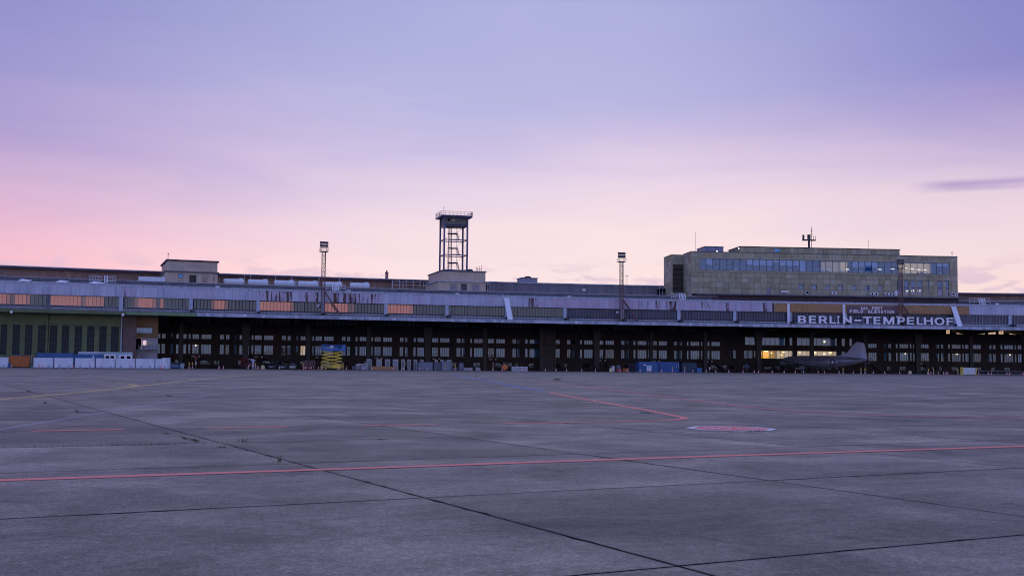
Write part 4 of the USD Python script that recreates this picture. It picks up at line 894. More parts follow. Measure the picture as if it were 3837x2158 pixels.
# penthouse
yP = .45
xp0, xp1 = ft.X(*q5(1375, 40), yP), ft.X(*q6(1265, 180), yP); zP = ft.Z(*q6(600, 138), yP)
NPP = 33; w = (xp1-xp0)/NPP
for i in range(NPP): Tm.part('penthouse_panel', B().box(xp0+i*w+.025, xp0+(i+1)*w-.025, yP-sr.uniform(0, .02), yP+.3, zTop+.12, zP), sr.choices(M_stone, (5, 4, 2, 3))[0])
Tm.part('penthouse_core', B().box(xp0+.05, xp1-.05, yP+.3, 12, zTop, zP-.02), M_stone[1])
Tm.part('penthouse_cap', B().box(xp0-.2, xp1+.2, yP-.2, 12.2, zP, zP+.14), M_cornice)
a, b = ft.X(*q6(5, 155), yP), ft.X(*q6(60, 155), yP); Tm.part('penthouse_window', B().box(a, b, yP-.06, yP-.03, ft.Z(*q6(30, 172), yP), ft.Z(*q6(30, 142), yP)), M_blind)
x0, x1, zz = ft.X(*q5(985, 40), 4), ft.X(*q5(1190, 40), 4), ft.Z(*q5(1090, 10), 4)
Tm.part('plant_room', B().box(x0, x1, 4, 12, zTop, zz-.15), pm('plant_room_sheet', (.19, .21, .28), .6, .12, .8, stretch=(1, 1, .2))); Tm.part('plant_room_cap', B().box(x0-.12, x1+.12, 3.88, 12.1, zz-.15, zz), M_para)
lb = Tm.part('roof_floodlight', B().box(ft.X(*q5(1118, 62), 1)-.15, ft.X(*q5(1118, 62), 1)+.15, .8, 1.0, ft.Z(*q5(1118, 68), 1), ft.Z(*q5(1118, 57), 1)), M_lampw)
Tm.part('roof_floodlight', B().box(ft.X(*q5(1355, 34), 0)-.13, ft.X(*q5(1355, 34), 0)+.13, -.05, .1, ft.Z(*q5(1355, 40), 0), ft.Z(*q5(1355, 28), 0)), M_lampw)
# ledge and plinth under the block
Tm.part('ledge', B().box(ft.X(*q5(885, 520)), XR+2.2, -1.6, .0, zLed-.35, zLed-.1).box(ft.X(*q5(885, 520)), XR+2.2, -1.66, -1.6, zLed-.35, zLed+.0), M_para)
Tm.part('plinth', B().box(ft.X(*q5(880, 540)), XR, -.2, .1, -2.0, zLed-.36), M_cornice)
# curved barrier of thin rods on the left half of the front
bf = B(); x = ft.X(*q5(830, 440), -1); xe = ft.X(*q5(2230, 440), -1); zb0 = zLed-.1
while x < xe:
    pts = [(x, -1.5, zb0), (x, -1.5, zb0+2.0), (x, -1.25, zb0+2.8), (x, -.8, zb0+3.2)]
    for p, q in zip(pts, pts[1:]): bf.bar(p, q, .022, 3)
    x += 1.2
bf.bar((ft.X(*q5(830, 440), -1), -1.5, zb0+1.9), (xe, -1.5, zb0+1.9), .015, 3)
Tm.part('barrier_rods', bf, M_dark, kind='stuff')
# air conditioners along the ledge
def aircon(a, b, y, z0, h, fans=1):
    k = Tm.part('air_conditioner', B().box(a, b, -1.15, -.55, z0, z0+h), M_white)
    for i in range(fans): c = a+(b-a)*(i+.5)/fans; Tm.part('fan', B().lathe([(0, 0), (h*.36, 0), (h*.36, .03), (0, .03)], 10, (0, 0, 0), 'y').move((c, -1.19, z0+h*.5)), M_black, k)
for a, b, y0, y1, n in ((320, 347, 560, 596, 1), (582, 625, 572, 598, 1), (970, 1006, 578, 605, 1), (1008, 1046, 578, 605, 1), (1118, 1153, 582, 608, 1), (1155, 1190, 582, 608, 1)):
    aircon(ft.X(*q6(a, 590), -1), ft.X(*q6(b, 590), -1), -1, ft.Z(*q6(a, y1), -1), ft.Z(*q6(a, y0), -1)-ft.Z(*q6(a, y1), -1), n)
for a, b, y0, y1 in ((715, 742, 577, 612), (745, 776, 596, 614)): aircon(ft.X(*q7(a, 600), -1), ft.X(*q7(b, 600), -1), -1, ft.Z(*q7(a, y1), -1), ft.Z(*q7(a, y0), -1)-ft.Z(*q7(a, y1), -1))
aircon(ft.X(*q6(1216, 590), -1), ft.X(*q6(1240, 590), -1), -1, ft.Z(*q6(1220, 609), -1), ft.Z(*q6(1220, 560), -1)-ft.Z(*q6(1220, 609), -1), 0)
a, b = ft.X(*q6(70, 575), -1), ft.X(*q6(150, 575), -1); z0 = ft.Z(*q6(100, 587), -1); z1 = ft.Z(*q6(100, 562), -1)
Tm.part('pipe_frame', B().box(a, b, -1.1, -1.0, z1-.15, z1).box(a, b, -1.1, -1.0, z0+.2, z0+.3).box(a, a+.12, -1.1, -1.0, z0, z1-.15).box(b-.12, b, -1.1, -1.0, z0, z1-.15).box(a+.2, b-.2, -.99, -.9, z0+.3, z1-.15), M_white)
# roof aerials
xm, zm = ft.X(*q6(352, 60), 5), ft.Z(*q6(352, 5), 5)
ra = B().bar((xm, 5, zP), (xm, 5, zm), .28, 6).box(xm-1.9, xm+1.9, 4.6, 5.4, ft.Z(*q6(352, 60), 5), ft.Z(*q6(352, 48), 5)).box(xm-.4, xm+.4, 4.7, 5.3, zm-1.2, zm+.2)
for dx in (-1.7, 1.4, 1.9): ra.bar((xm+dx, 5, ft.Z(*q6(352, 50), 5)), (xm+dx, 5, zm-.2), .05)
ra.bar((xm+.3, 5, ft.Z(*q6(352, 15), 5)), (xm+1.9, 5, ft.Z(*q6(352, 15), 5)), .03).box(xm-1.9, xm-1.4, 4.8, 5.2, zm-1.2, zm+.1)
Tm.part('aerial_mast', ra, M_dark)
xw, zw = ft.X(*q6(378, 60), 5.6), ft.Z(3045, 852, 5.6)
Tm.part('whip_aerial', B().bar((xw, 5.6, zP), (xw, 5.6, zw), .07).bar((xw-.5, 5.6, zw-1), (xw+.5, 5.6, zw-1), .03).bar((xw-.4, 5.6, zw-2), (xw+.4, 5.6, zw-2), .03), M_red)
for px, py, y in ((2605, 870, 4), (q6(948)[0], 900, 3), (q7(716)[0], 943, 2)):
    X = ft.X(px, 930, y); Tm.part('whip_aerial', B().bar((X, y, zTop if px != q6(948)[0] else zP), (X, y, ft.Z(px, py, y)), .035).box(X-.1, X+.1, y-.1, y+.1, ft.Z(px, py, y)-.5, ft.Z(px, py, y)-.2) if px > 3500 else B().bar((X, y, zTop), (X, y, ft.Z(px, py, y)), .035), M_dark)
# caged gallery at the foot of the recess
a, b = ft.X(*q5(640, 450), dA-2), ft.X(*q5(780, 450), dA-2); cg = B()
for x in np.linspace(a, b, 9): cg.bar((x, dA-3.5, 0), (x, dA-3.5, 4.0), .03, 3); cg.bar((x, dA-3.5, 4.0), (x-.7, dA-3.0, 4.9), .03, 3)
for z in (1.0, 2.2, 4.0): cg.bar((a, dA-3.5, z), (b, dA-3.5, z), .03, 3)
Tm.part('gallery_cage', cg, M_dark, kind='stuff')

# ------------------------------------------------------------------ things on the roofs
M_tank = pm('pale_tank_paint', (.62, .68, .70), .45, .08, 1.2, col2=(.5, .52, .52), mixlo=.58, mixhi=.75)
tank0 = None
tanks = [(q2(810, 390), q2(1022, 390), 'left end tank'), (q2(1072, 398), q2(1285, 398), 2), (q2(1358, 405), q2(1568, 405), 3), (q2(1615, 415), q2(1828, 415), 4), (q2(1885, 424), q2(2083, 424), 5), (q3(557, 430), q3(765, 430), 6)]
tl = ['pale roof tank nearest the stair tower with two windows', 'second pale roof tank to the right of the windowed stair tower', 'third pale roof tank, just left of the grey roof locker', 'pale roof tank between the grey roof locker and the left floodlight mast', 'pale roof tank passing behind the left floodlight mast', 'pale roof tank standing alone at the right end of the row']
for i, (a, b, _) in enumerate(tanks):
    v = 24; sa, sb = S(a[0], v, a[1]), S(b[0], v, b[1]); s = (sa+sb)/2; L = 5.2; zc = Z(860, 1055, v)
    loc = W(s, v, DECK)
    if tank0 is None:
        h = zc-DECK; r = .74
        tank0 = T('roof_tank', tl[0], 'tank', loc, th(s), 'white tanks in a row on the roof')
        pr = [(0, -L/2-.02), (.4, -L/2), (.62, -L/2+.1), (r, -L/2+.35), (r, L/2-.35), (.62, L/2-.1), (.4, L/2), (0, L/2+.02)]
        tank0.part('shell', B().lathe(pr, 20, (0, 0, h), 'x'), M_tank, smooth=40)
        for x in (-1.7, 1.7): tank0.part('saddle', B().box(x-.14, x+.14, -.55, .55, 0, h-.7), M_white)
        tank0.part('valve_cover', B().box(1.3, 2.3, -.25, .25, h+r-.06, h+r+.2), M_tank)
        for x in (-2.3, 2.3): tank0.part('band', B().lathe([(r+.015, x-.06), (r+.02, x), (r+.015, x+.06)], 20, (0, 0, h), 'x'), M_white)
    else: copy(tank0, tl[i], loc, th(s))
s = S(*[q2(1590)[0], 24, 1060]); k = T('roof_locker', 'narrow grey locker between the third and fourth roof tank', 'locker', W(s, 26, DECK), th(s))
k.part('body', B().box(-.55, .55, 0, .8, 0, 2.2), M_para); k.part('door', B().box(-.48, .48, -.04, 0, .1, 2.1), M_lip); k.part('top', B().box(-.62, .62, -.08, .9, 2.2, 2.28), M_lip)
s0, s1 = S(q1(1505)[0], 20, 1045), S(q1(1795)[0], 20, 1045); zz = Z(q1(1650)[0], q1(0, 340)[1], 20)-DECK
k = T('roof_duct', 'long pale box duct on roof left of the windowed stair tower', 'duct', W((s0+s1)/2, 20, DECK), th((s0+s1)/2)); hl = (s1-s0)/2
k.part('casing', B().box(-hl, hl, 0, 1.6, .3, zz), M_tank)
for x in np.linspace(-hl, hl, 6): k.part('flange', B().box(x-.05, x+.05, -.05, 1.65, .25, zz+.05), M_white)
for x in np.linspace(-hl+.6, hl-.6, 4): k.part('foot', B().box(x-.08, x+.08, .3, 1.2, 0, .3), M_para)
# tilted white roof panels over the hangar
hl_ = [(((175, 390), (240, 362), (345, 375), (270, 402)), 'tilted white roof panel nearest the left edge of the picture'),
       (((582, 403), (655, 375), (752, 388), (660, 417)), 'middle one of the three tilted white roof panels on the hangar'),
       (((955, 412), (1020, 388), (1135, 405), (1050, 432)), 'tilted white roof panel right beside the roof railing')]
for c, lab in hl_:
    vs = (5.0, 8.5, 8.5, 5.0); P = []
    for (x, y), v in zip(c, vs): px, py = q1(x, y); s, z = sz(px, py, v); P.append(W(s, v, z))
    P = np.array(P); base = P.mean(0).copy(); base[2] = 18.9
    k = T('roof_panel', lab, 'roof panel', base, 0, 'tilted roof panels over the hangar')
    q = P-base; n = np.cross(q[1]-q[0], q[3]-q[0]); n = n/np.linalg.norm(n)*.10
    k.part('panel', B().add(np.vstack([q, q+n]), [(0, 1, 2, 3), (7, 6, 5, 4), (0, 4, 5, 1), (1, 5, 6, 2), (2, 6, 7, 3), (3, 7, 4, 0)]), M_white)
    for j in range(4): k.part('strut', B().bar((q[j][0], q[j][1], 0), q[j], .05), M_rail)
    k.part('curb', B().bar((q[0][0], q[0][1], .15), (q[3][0], q[3][1], .15), .15).bar((q[1][0], q[1][1], .15), (q[2][0], q[2][1], .15), .15), M_para)
def railing(a, b, y0, y1, v, lab, ladder=None, base=18.9, grp=None):
    s0, s1 = S(a, v, y0), S(b, v, y0); z0, z1 = Z((a+b)/2, y1, v), Z((a+b)/2, y0, v); c = (s0+s1)/2
    k = T('roof_railing', lab, 'railing', W(c, v, base), th(c), grp); h = (s1-s0)/2
    for z in (z1, (z0+z1)/2+.15): k.part('rail', B().bar((-h, 0, z-base), (h, 0, z-base), .05), M_rail)
    for x in np.linspace(-h, h, 5): k.part('post', B().bar((x, 0, min(0, z0-base)), (x, 0, z1-base), .05), M_rail)
    k.part('walkway', B().box(-h, h, 0, 1.2, z0-base-.12, z0-base), M_white)
    if ladder:
        for (px0, py0, px1, py1) in ladder:
            A = sz(px0, py0, v-.3); Bq = sz(px1, py1, v-2.2); lb = B()
            for dx in (-.35, .35): lb.bar((A[0]-c+dx, -.3, A[1]-base), (Bq[0]-c+dx, -2.2, Bq[1]-base), .07)
            for t in np.linspace(.05, .95, 8): lb.bar((A[0]*(1-t)+Bq[0]*t-c-.35, -.3-1.9*t, A[1]*(1-t)+Bq[1]*t-base), (A[0]*(1-t)+Bq[0]*t-c+.35, -.3-1.9*t, A[1]*(1-t)+Bq[1]*t-base), .04)
            k.part('ladder', lb, M_white)
    return k
railing(q1(970)[0], q1(1100)[0], q1(0, 325)[1], q1(0, 375)[1], 11, 'roof railing on the hangar, left one of a pair')
railing(q1(1143)[0], q1(1255)[0], q1(0, 330)[1], q1(0, 383)[1], 11, 'roof railing on the hangar, right one of a pair beside the long duct', [(q1(1150)[0], q1(0, 330)[1], q1(1150)[0], q1(0, 425)[1])])
railing(q2(1910)[0], q2(2132)[0], q2(0, 430)[1], q2(0, 468)[1], 13, 'roof railing with white ladders right of the left floodlight mast', [(q2(2000)[0], q2(0, 425)[1], q2(2000)[0], q2(0, 500)[1]), (q2(2042)[0], q2(0, 425)[1], q2(2042)[0], q2(0, 500)[1])])
railing(q5(622)[0], q5(712)[0], q5(0, 518)[1], q5(0, 560)[1], 13, 'roof railing with steep white ladders at foot of the office block', [(q5(720)[0], q5(0, 515)[1], q5(735)[0], q5(0, 595)[1]), (q5(758)[0], q5(0, 518)[1], q5(772)[0], q5(0, 598)[1])])
railing(q7(890)[0], q7(1100)[0], q7(0, 637)[1], q7(0, 673)[1], 13, 'roof railing with ladders at far right beyond the office block', [(q7(995)[0], q7(0, 637)[1], q7(1010)[0], q7(0, 705)[1]), (q7(1030)[0], q7(0, 637)[1], q7(1045)[0], q7(0, 705)[1])])
railing(q3(1010)[0], q3(1470)[0], q3(0, 396)[1], q3(0, 478)[1], 30, 'long thin roof railing before the brown wall left of the lookout tower', base=20.9)
a, b = q4(725)[0], q4(918)[0]; v = 38; s0, s1 = S(a, v, 1050), S(b, v, 1050); zt = Z(q4(820)[0], q4(0, 349)[1], v); c = (s0+s1)/2; h = (s1-s0)/2
k = T('roof_vent_block', 'square grey vent block with domed top rising above the grey roof wall', 'vent block', W(c, v, 20.9), th(c))
k.part('body', B().box(-h+.1, h-.1, 0, 5, 0, zt-20.9-.25), pm('vent_render', (.24, .26, .29), .8, .12, .8)); k.part('cap', B().box(-h, h, -.15, 5.1, zt-20.9-.25, zt-20.9), M_para)
k.part('dome', B().lathe([(1.2, 0), (1.1, .25), (.7, .5), (0, .62)], 12, (0, 2, zt-20.9)), M_dark)
v = 60; s, zt = sz(q3(955)[0], q3(0, 284)[1], v); k = T('chimney', 'slim rust red chimney stack behind the brown roof wall', 'chimney', W(s, v, 18), th(s))
k.part('shaft', B().box(-.42, .38, -.4, .4, 0, zt-18-.5), pm('red_brick_chimney', (.36, .17, .16), .8, .2, 1)); k.part('crown', B().box(-.48, .44, -.46, .46, zt-18-.5, zt-18-.2).box(-.2, .15, -.2, .2, zt-18-.2, zt-18+.4), M_cornice)
v = 40; s, zt = sz(q4(1881)[0], q4(0, 330)[1], v); k = T('roof_lamp_post', 'thin roof lamp post just right of the middle floodlight mast', 'lamp post', W(s, v, 20.9), th(s))
k.part('pole', B().bar((0, 0, 0), (0, 0, zt-20.9), .07, 6, .045), M_rail); k.part('lamp_arm', B().box(-.5, .5, -.1, .1, zt-20.9-.1, zt-20.9+.06), M_rail)
s0, s1 = S(q5(478)[0], 32, 1095), S(q5(552)[0], 32, 1095); z0, z1 = Z(q5(510)[0], q5(0, 540)[1], 32), Z(q5(510)[0], q5(0, 470)[1], 32); c = (s0+s1)/2; h = (s1-s0)/2
k = T('roof_porch', 'small glazed roof porch with white glazing bars beside the office block', 'porch', W(c, 30.5, 20.9), th(c)); hh = z1-20.9
k.part('body', B().box(-h, h, .1, 2, 0, hh), M_black); k.part('roof', B().box(-h-.2, h+.2, -.2, 2, hh, hh+.25), M_lip)
k.part('glazing_bars', B().box(-h, -h+.12, 0, .1, 0, hh).box(h-.12, h, 0, .1, 0, hh).box(-.06, .06, 0, .1, 0, hh).box(-h+.12, -.06, .02, .1, hh*.55, hh*.55+.12).box(.06, h-.12, .02, .1, hh*.55, hh*.55+.12), M_rail)
k.part('pane', B().box(-h+.12, -.06, .04, .06, .1, hh*.55), M_clear); k.part('pane', B().box(.06, h-.12, .04, .06, .1, hh*.55), M_clear)

# ---- floodlight masts on the canopy edge
def mast_parts(t, top):
    w = .42; n = 16; H = top-2.6
    for x in (-w, w):
        for y in (-w, w): t.part('leg', B().box(x-.045, x+.045, y-.045, y+.045, 0, H), M_mast)
    br = B()
    for i in range(n):
        z0, z1 = H*i/n, H*(i+1)/n
        for (p, q) in (((-w, -w), (w, -w)), ((w, -w), (w, w)), ((w, w), (-w, w)), ((-w, w), (-w, -w))):
            p, q = (p, q) if i % 2 else (q, p); br.bar((*p, z0), (*q, z1), .024); br.bar((*p, z1), (*q, z1), .022)
    t.part('lattice_bracing', br, M_mast)
    t.part('platform', B().box(-.95, .95, -.95, .95, H, H+.12), M_dark)
    rl = B()
    for z in (.5, 1.0):
        for (p, q) in (((-.95, -.95), (.95, -.95)), ((.95, -.95), (.95, .95)), ((.95, .95), (-.95, .95)), ((-.95, .95), (-.95, -.95))): rl.bar((*p, H+z), (*q, H+z), .025)
    for p in ((-.95, -.95), (.95, -.95), (.95, .95), (-.95, .95)): rl.bar((*p, H), (*p, H+1.0), .03)
    t.part('guard_rail', rl, M_mast)
    t.part('lamp_frame', B().bar((-.7, 0, H+.1), (-.7, 0, top-.1), .05).bar((.7, 0, H+.1), (.7, 0, top-.1), .05).bar((-.75, 0, H+1.05), (.75, 0, H+1.05), .05).bar((-.75, 0, top-.45), (.75, 0, top-.45), .05), M_dark)
    for z in (H+1.15, top-.7):
        for x in (-.68, 0, .68): t.part('floodlight', B().prism([(-.45, .0), (.12, .18), (.12, .72), (-.45, .55)], 'x', x-.31, x+.31).move((0, 0, z)), M_lampbody)
    lad = B()
    for x in (-.2, .2): lad.bar((x, -w-.12, 0), (x, -w-.12, H), .02)
    for i in range(46): lad.bar((-.2, -w-.12, .3+i*H/47), (.2, -w-.12, .3+i*H/47), .014, 3)
    t.part('ladder', lad, M_mast)
    bz = B().bar((.4, .6, 6.0), (4.6, .3, .15), .10).bar((.4, -.1, 6.0), (4.6, -.4, .15), .10)
    for i in range(9): tt = (i+.5)/9; bz.bar((.4+4.2*tt, .6-.3*tt, 6-5.85*tt), (.4+4.2*tt, -.1-.3*tt, 6-5.85*tt), .05)
    t.part('diagonal_brace', bz, M_mast)
    t.part('control_box', B().box(-1.4, -.9, -.2, .15, 2.2, 2.8), M_rail); t.part('foot_plate', B().box(-.7, .7, -.7, .7, 0, .06), M_dark)
M_mast = pm('dull_red_mast_steel', (.15, .075, .065), .6, .25, 1.5); M_lampbody = pm('floodlight_housing', (.05, .05, .055), .5, .2, 2)
ml = ['steel lattice floodlight mast left of the lookout tower, above the yellow scissor lift', 'steel lattice floodlight mast between lookout tower and office block', 'steel lattice floodlight mast standing dark before the office block windows']
for i, (px, py) in enumerate(((1214.5, 905), (2329, 946), (3373, 971))):
    s, zt = sz(px, py, 2.4); loc = W(s, 2.4, 13.1)
    if i == 0: m0 = T('floodlight_mast', ml[0], 'light mast', loc, th(s), 'floodlight masts on the canopy edge'); mast_parts(m0, zt-13.1)
    else: copy(m0, ml[i], loc, th(s))

# ---- white chutes leaning from the roof edge to the canopy edge
for (tp, bt, lab) in ((q4(571, 572), q4(612, 803), 'long white chute leaning on the rusty band near middle of the front'), (q7(730, 722), q7(797, 925), 'long white chute leaning on the ochre band at end of the lettering')):
    A = sz(*tp, 3.6); Bq = sz(*bt, .3); L0 = W(Bq[0], .3, 13.05)
    k = T('chute', lab, 'chute', L0, th(Bq[0])); ds = A[0]-Bq[0]; dz = A[1]-13.05; w = .62
    def sec(x0, x1, o0, o1): return B().add([(x0, 0, .05+o0), (x1, 0, .05+o0), (x1, 0, .05+o1), (x0, 0, .05+o1), (x0+ds, 3.3, dz+o0), (x1+ds, 3.3, dz+o0), (x1+ds, 3.3, dz+o1), (x0+ds, 3.3, dz+o1)], [(0, 1, 5, 4), (1, 2, 6, 5), (2, 3, 7, 6), (3, 0, 4, 7), (0, 3, 2, 1), (4, 5, 6, 7)])
    k.part('bed', sec(-w, w, 0, .08), M_white); k.part('side_board', sec(-w-.08, -w, 0, .4), M_white); k.part('side_board', sec(w, w+.08, 0, .4), M_white)
    for x in (-w, w): k.part('handrail', B().bar((ds+x, 3.3, dz), (ds+x, 3.9, dz+1.1), .05), M_rail)

# ---- lettering
M_let = pm('letter_white', (.80, .80, .80), .55, .1, 3.0); M_letside = pm('letter_return', (.30, .30, .33), .6, .1, 3)
def letter(thing, org, ch, s0, s1, v, z0, z1, dep, mat, bold=True, name='letter', parent=None):
    m = meshkit.text_mesh(ch, 1.0, dep, bold); lo, hi = m.bounds; V = np.array(m.vertices)
    V = np.stack([s0+(V[:, 0]-lo[0])/(hi[0]-lo[0])*(s1-s0), v-V[:, 2], z0+(V[:, 1]-lo[1])/(hi[1]-lo[1])*(z1-z0)], 1)
    return thing.part(name, (W(V[:, 0], V[:, 1], V[:, 2])-org, np.array(m.faces)), mat, parent)
L6 = [('B', 240, 320), ('E', 350, 420), ('R', 450, 530), ('L', 558, 618), ('I', 634, 656), ('N', 693, 778), ('-', 808, 876), ('T', 893, 983), ('E', 1000, 1068), ('M', 1098, 1205), ('P', 1240, 1312), ('E', 1335, 1405)]
L7 = [('L', 360, 420), ('H', 432, 520), ('O', 540, 635), ('F', 660, 725)]
LT = [(c, q6(a)[0], q6(b)[0]) for c, a, b in L6]+[(c, q7(a)[0], q7(b)[0]) for c, a, b in L7]
org = W(S(3280, 1.4, 1200), 1.4, 13.1)
k = T('roof_lettering', 'big white letters BERLIN-TEMPELHOF standing on the canopy edge', 'lettering', org, 0)
zl0, zl1 = Z(*q6(700, 892), 1.4), Z(*q6(700, 818), 1.4)
for c, a, b in LT:
    s0, s1 = S(a, 1.4, 1200), S(b, 1.4, 1200)
    if c == '-':
        zz0, zz1 = Z(*q6(840, 868), 1.4), Z(*q6(840, 851), 1.4); p = k.part('dash', B(org).box(s0, s1, 1.15, 1.4, zz0, zz1).arc(), M_let)
        k.part('stay', B(org).box(s0+.4, s0+.5, 1.4, 1.5, 13.1, zz0).box(s1-.5, s1-.4, 1.4, 1.5, 13.1, zz0).arc(), M_letside, p)
    else:
        p = letter(k, org, c, s0, s1, 1.4, zl0, zl1, .28, M_let)
        k.part('stay', B(org).box(s0+.15, s0+.25, 1.42, 1.52, 13.1, zl1-.2).box(s1-.25, s1-.15, 1.42, 1.52, 13.1, zl1-.2).bar((s0+.2, 1.5, zl1-.4), (s0+.2, 3, 13.1), .04).arc(), M_letside, p)
k.part('base_rail', B(org).box(S(LT[0][1], 1.4)-.3, S(LT[-1][2], 1.4)+1.2, 1.42, 1.56, 13.12, 13.24, 20).arc(), M_letside)
s0, s1 = S(q6(737)[0], 3.6, 1160), S(q6(1240)[0], 3.6, 1160); zz0, zz1 = Z(*q6(980, 793), 3.6), Z(*q6(980, 714), 3.6); org = W((s0+s1)/2, 3.6, zz0)
k = T('elevation_sign', 'dark plum board reading 164 FEET FIELD ELEVATION on the ochre band', 'sign', org, 0)
k.part('board', B(org).box(s0, s1, 3.5, 3.64, zz0, zz1, 6).arc(), pm('plum_board', (.135, .085, .085), .6, .15, 1))
def word(txt, xa, xb, ya, yb):
    # widths shared out by each letter's own advance
    wd = [{'I': .35, ' ': .55, 'M': 1.15}.get(c, .85) for c in txt]; tot = sum(wd); x = xa; sx = (xb-xa)/tot
    for c, w in zip(txt, wd):
        if c != ' ': letter(k, org, c, S(q6(x+.07*sx)[0], 3.5, 1160), S(q6(x+w*sx-.1*sx)[0], 3.5, 1160), 3.49, Z(*q6(980, yb), 3.5), Z(*q6(980, ya), 3.5), .06, M_let)
        x += w*sx
word('164', 872, 945, 723, 752); word('FEET', 983, 1094, 723, 752); word('FIELD', 760, 900, 755, 786); word('ELEVATION', 945, 1210, 757, 788)

# ------------------------------------------------------------------ things on the apron before and under the canopy
def place(px, v): s = S(px, v, 1375); return s, W(s, v, 0), th(s)
def span(a, b, v): s0, s1 = S(a, v, 1370), S(b, v, 1370); return (s0+s1)/2, s1-s0
def c2(x): return x*.2562
def c3(x): return 640+x*.2562
def c4(x): return 1280+x*.2562
def c5(x): return 1920+x*.295
def c6(x): return 3200+x*.2473
M_hoard = [pm('white_hoarding_sheet_a', (.60, .65, .70), .6, .05, 1.0), pm('white_hoarding_sheet_b', (.55, .61, .67), .6, .06, 1.0)]
hl = [(-170, 122, 'white hoarding panel cut off by the left edge of the picture'), (488, 778, 'white hoarding panel next to the orange skip, first of the row of seven'), (790, 1068, 'second white hoarding panel from the orange skip'), (1092, 1385, 'white hoarding panel before the right end of the blue container'), (1398, 1680, 'white hoarding panel before the left site cabin'), (1690, 1975, 'white hoarding panel before the right site cabin and brick pier'), (1983, 2258, 'white hoarding panel before the outside stair'), (2268, 2450, 'narrow white hoarding panel at right end of its row, next to the blue car')]
for i, (a, b, lab) in enumerate(hl):
    v = 0.6; c, w = span(c2(a), c2(b), v); h = 2.25; k = T('hoarding_panel', lab, 'fence panel', W(c, v, 0), th(c)+rng.uniform(-.012, .012), 'white hoarding panels')
    n = 2 if w < 3.5 else 3
    for j in range(n): k.part('sheet', B().box(-w/2+.06+j*(w-.12)/n+.01, -w/2+.06+(j+1)*(w-.12)/n-.01, -.02-.006*(j % 2), .02, .12, h), M_hoard[(i+j) % 2])
    for x in (-w/2+.02, w/2-.06): k.part('post', B().box(x, x+.05, -.03, .05, 0, h+.06), M_rail)
    k.part('top_rail', B().box(-w/2, w/2, .03, .07, h-.05, h+.02), M_rail)
    for x in (-w*.22, w*.27): k.part('foot_block', B().box(x-.35, x+.35, -.35, .55, 0, .14).box(x-.22, x+.22, -.06, -.035, .14, .62), pm('grey_foot_block', (.30, .36, .42), .8, .1, 1))
    k.part('fixing_tag', B().box(w/2-.5, w/2-.25, -.035, -.028, h-.5, h-.38), M_para)
# corrugated steel boxes
def corrug(x0, x1, z0, z1, y, dep=.06, n=None, flip=1):
    n = n or max(6, int((x1-x0)/.28)); xs = np.linspace(x0, x1, 2*n+1); v = []; f = []
    for i, x in enumerate(xs): d = y-flip*(dep if i % 4 in (1, 2) else 0); v += [(x, d, z0), (x, d, z1)]
    for i in range(2*n): f.append((2*i, 2*i+2, 2*i+3, 2*i+1))
    return v, f
def container(name, lab, cat, px0, px1, v, h, dep, mat, matf, group=None, lean=0):
    c, w = span(px0, px1, v); k = T(name, lab, cat, W(c, v, 0), th(c), group); a = w/2
    q = B(); q.add(*corrug(-a+.1, a-.1, .15, h-.12, .06)); q.box(-a+.05, a-.05, .1, dep-.1, .12, h-.05); k.part('walls', q, mat)
    k.part('frame', B().box(-a, -a+.12, 0, .12, 0, h).box(a-.12, a, 0, .12, 0, h).box(-a, -a+.12, dep-.12, dep, 0, h).box(a-.12, a, dep-.12, dep, 0, h).box(-a+.12, a-.12, 0, .1, h-.12, h).box(-a+.12, a-.12, 0, .1, 0, .16).box(-a, -a+.1, .12, dep-.12, h-.12, h).box(a-.1, a, .12, dep-.12, h-.12, h), matf)
    k.part('roof', B().box(-a+.1, a-.1, .1, dep-.1, h-.05, h-.01), mat); return k, a
M_cblue = pm('container_blue', (.011, .10, .255), .45, .15, .8); M_cblued = pm('container_dark_blue', (.012, .06, .18), .5, .2, .8); M_corange = pm('skip_orange', (.42, .125, .018), .55, .2, .9); M_navy = pm('frame_blue', (.015, .085, .25), .5, .15, 1)
k, a = container('shipping_container', 'long blue shipping container behind the first white hoarding panels', 'container', c2(528), c2(1075), 3.0-.6, 3.35, 2.2, M_cblue, M_navy)
k, a = container('shipping_container', 'shorter blue shipping container just left of the two site cabins', 'container', c2(1080), c2(1502), 3.0-.6, 3.15, 2.2, M_cblue, M_navy); k.part('label_plate', B().box(a-2.2, a-1.95, -.03, 0, 2.3, 2.9), M_white)
c, w = span(c2(128), c2(440), 1.6); k = T('skip_container', 'orange ribbed waste skip in the gap between white hoarding panels', 'skip', W(c, 1.6, 0), th(c)); a = w/2
k.part('tub', B().prism([(-a+.3, .25), (a-.25, .25), (a, 2.55), (-a, 2.55)], 'y', .1, 2.3), M_corange)
for x in np.linspace(-a+.45, a-.4, 8): k.part('rib', B().box(x-.07, x+.07, -.02, .12, .3, 2.5), M_corange)
k.part('rim', B().box(-a-.05, a+.05, 0, .14, 2.5, 2.66), pm('rusty_rim', (.25, .09, .04), .7, .2, 1)); k.part('skid', B().box(-a+.3, a-.3, .3, .5, 0, .25).box(-a+.3, a-.3, 1.8, 2, 0, .25), M_dark)
k.part('rubble_load', B().mesh(trimesh.creation.icosphere(2, 1.0).apply_scale([a*.8, .8, .35]).apply_translation([0, 1.2, 2.55])), M_para)
c, w = span(c2(450), c2(486), 1.0); k = T('steel_mesh_gate', 'grey steel mesh gate leaf between orange skip and first hoarding panel', 'gate', W(c, 1.0, 0), th(c)); a = w/2
k.part('frame', B().box(-a, -a+.06, 0, .06, 0, 2.9).box(a-.06, a, 0, .06, 0, 2.9).box(-a+.06, a-.06, 0, .06, 2.84, 2.9).box(-a+.06, a-.06, 0, .06, .1, .16), M_rail)
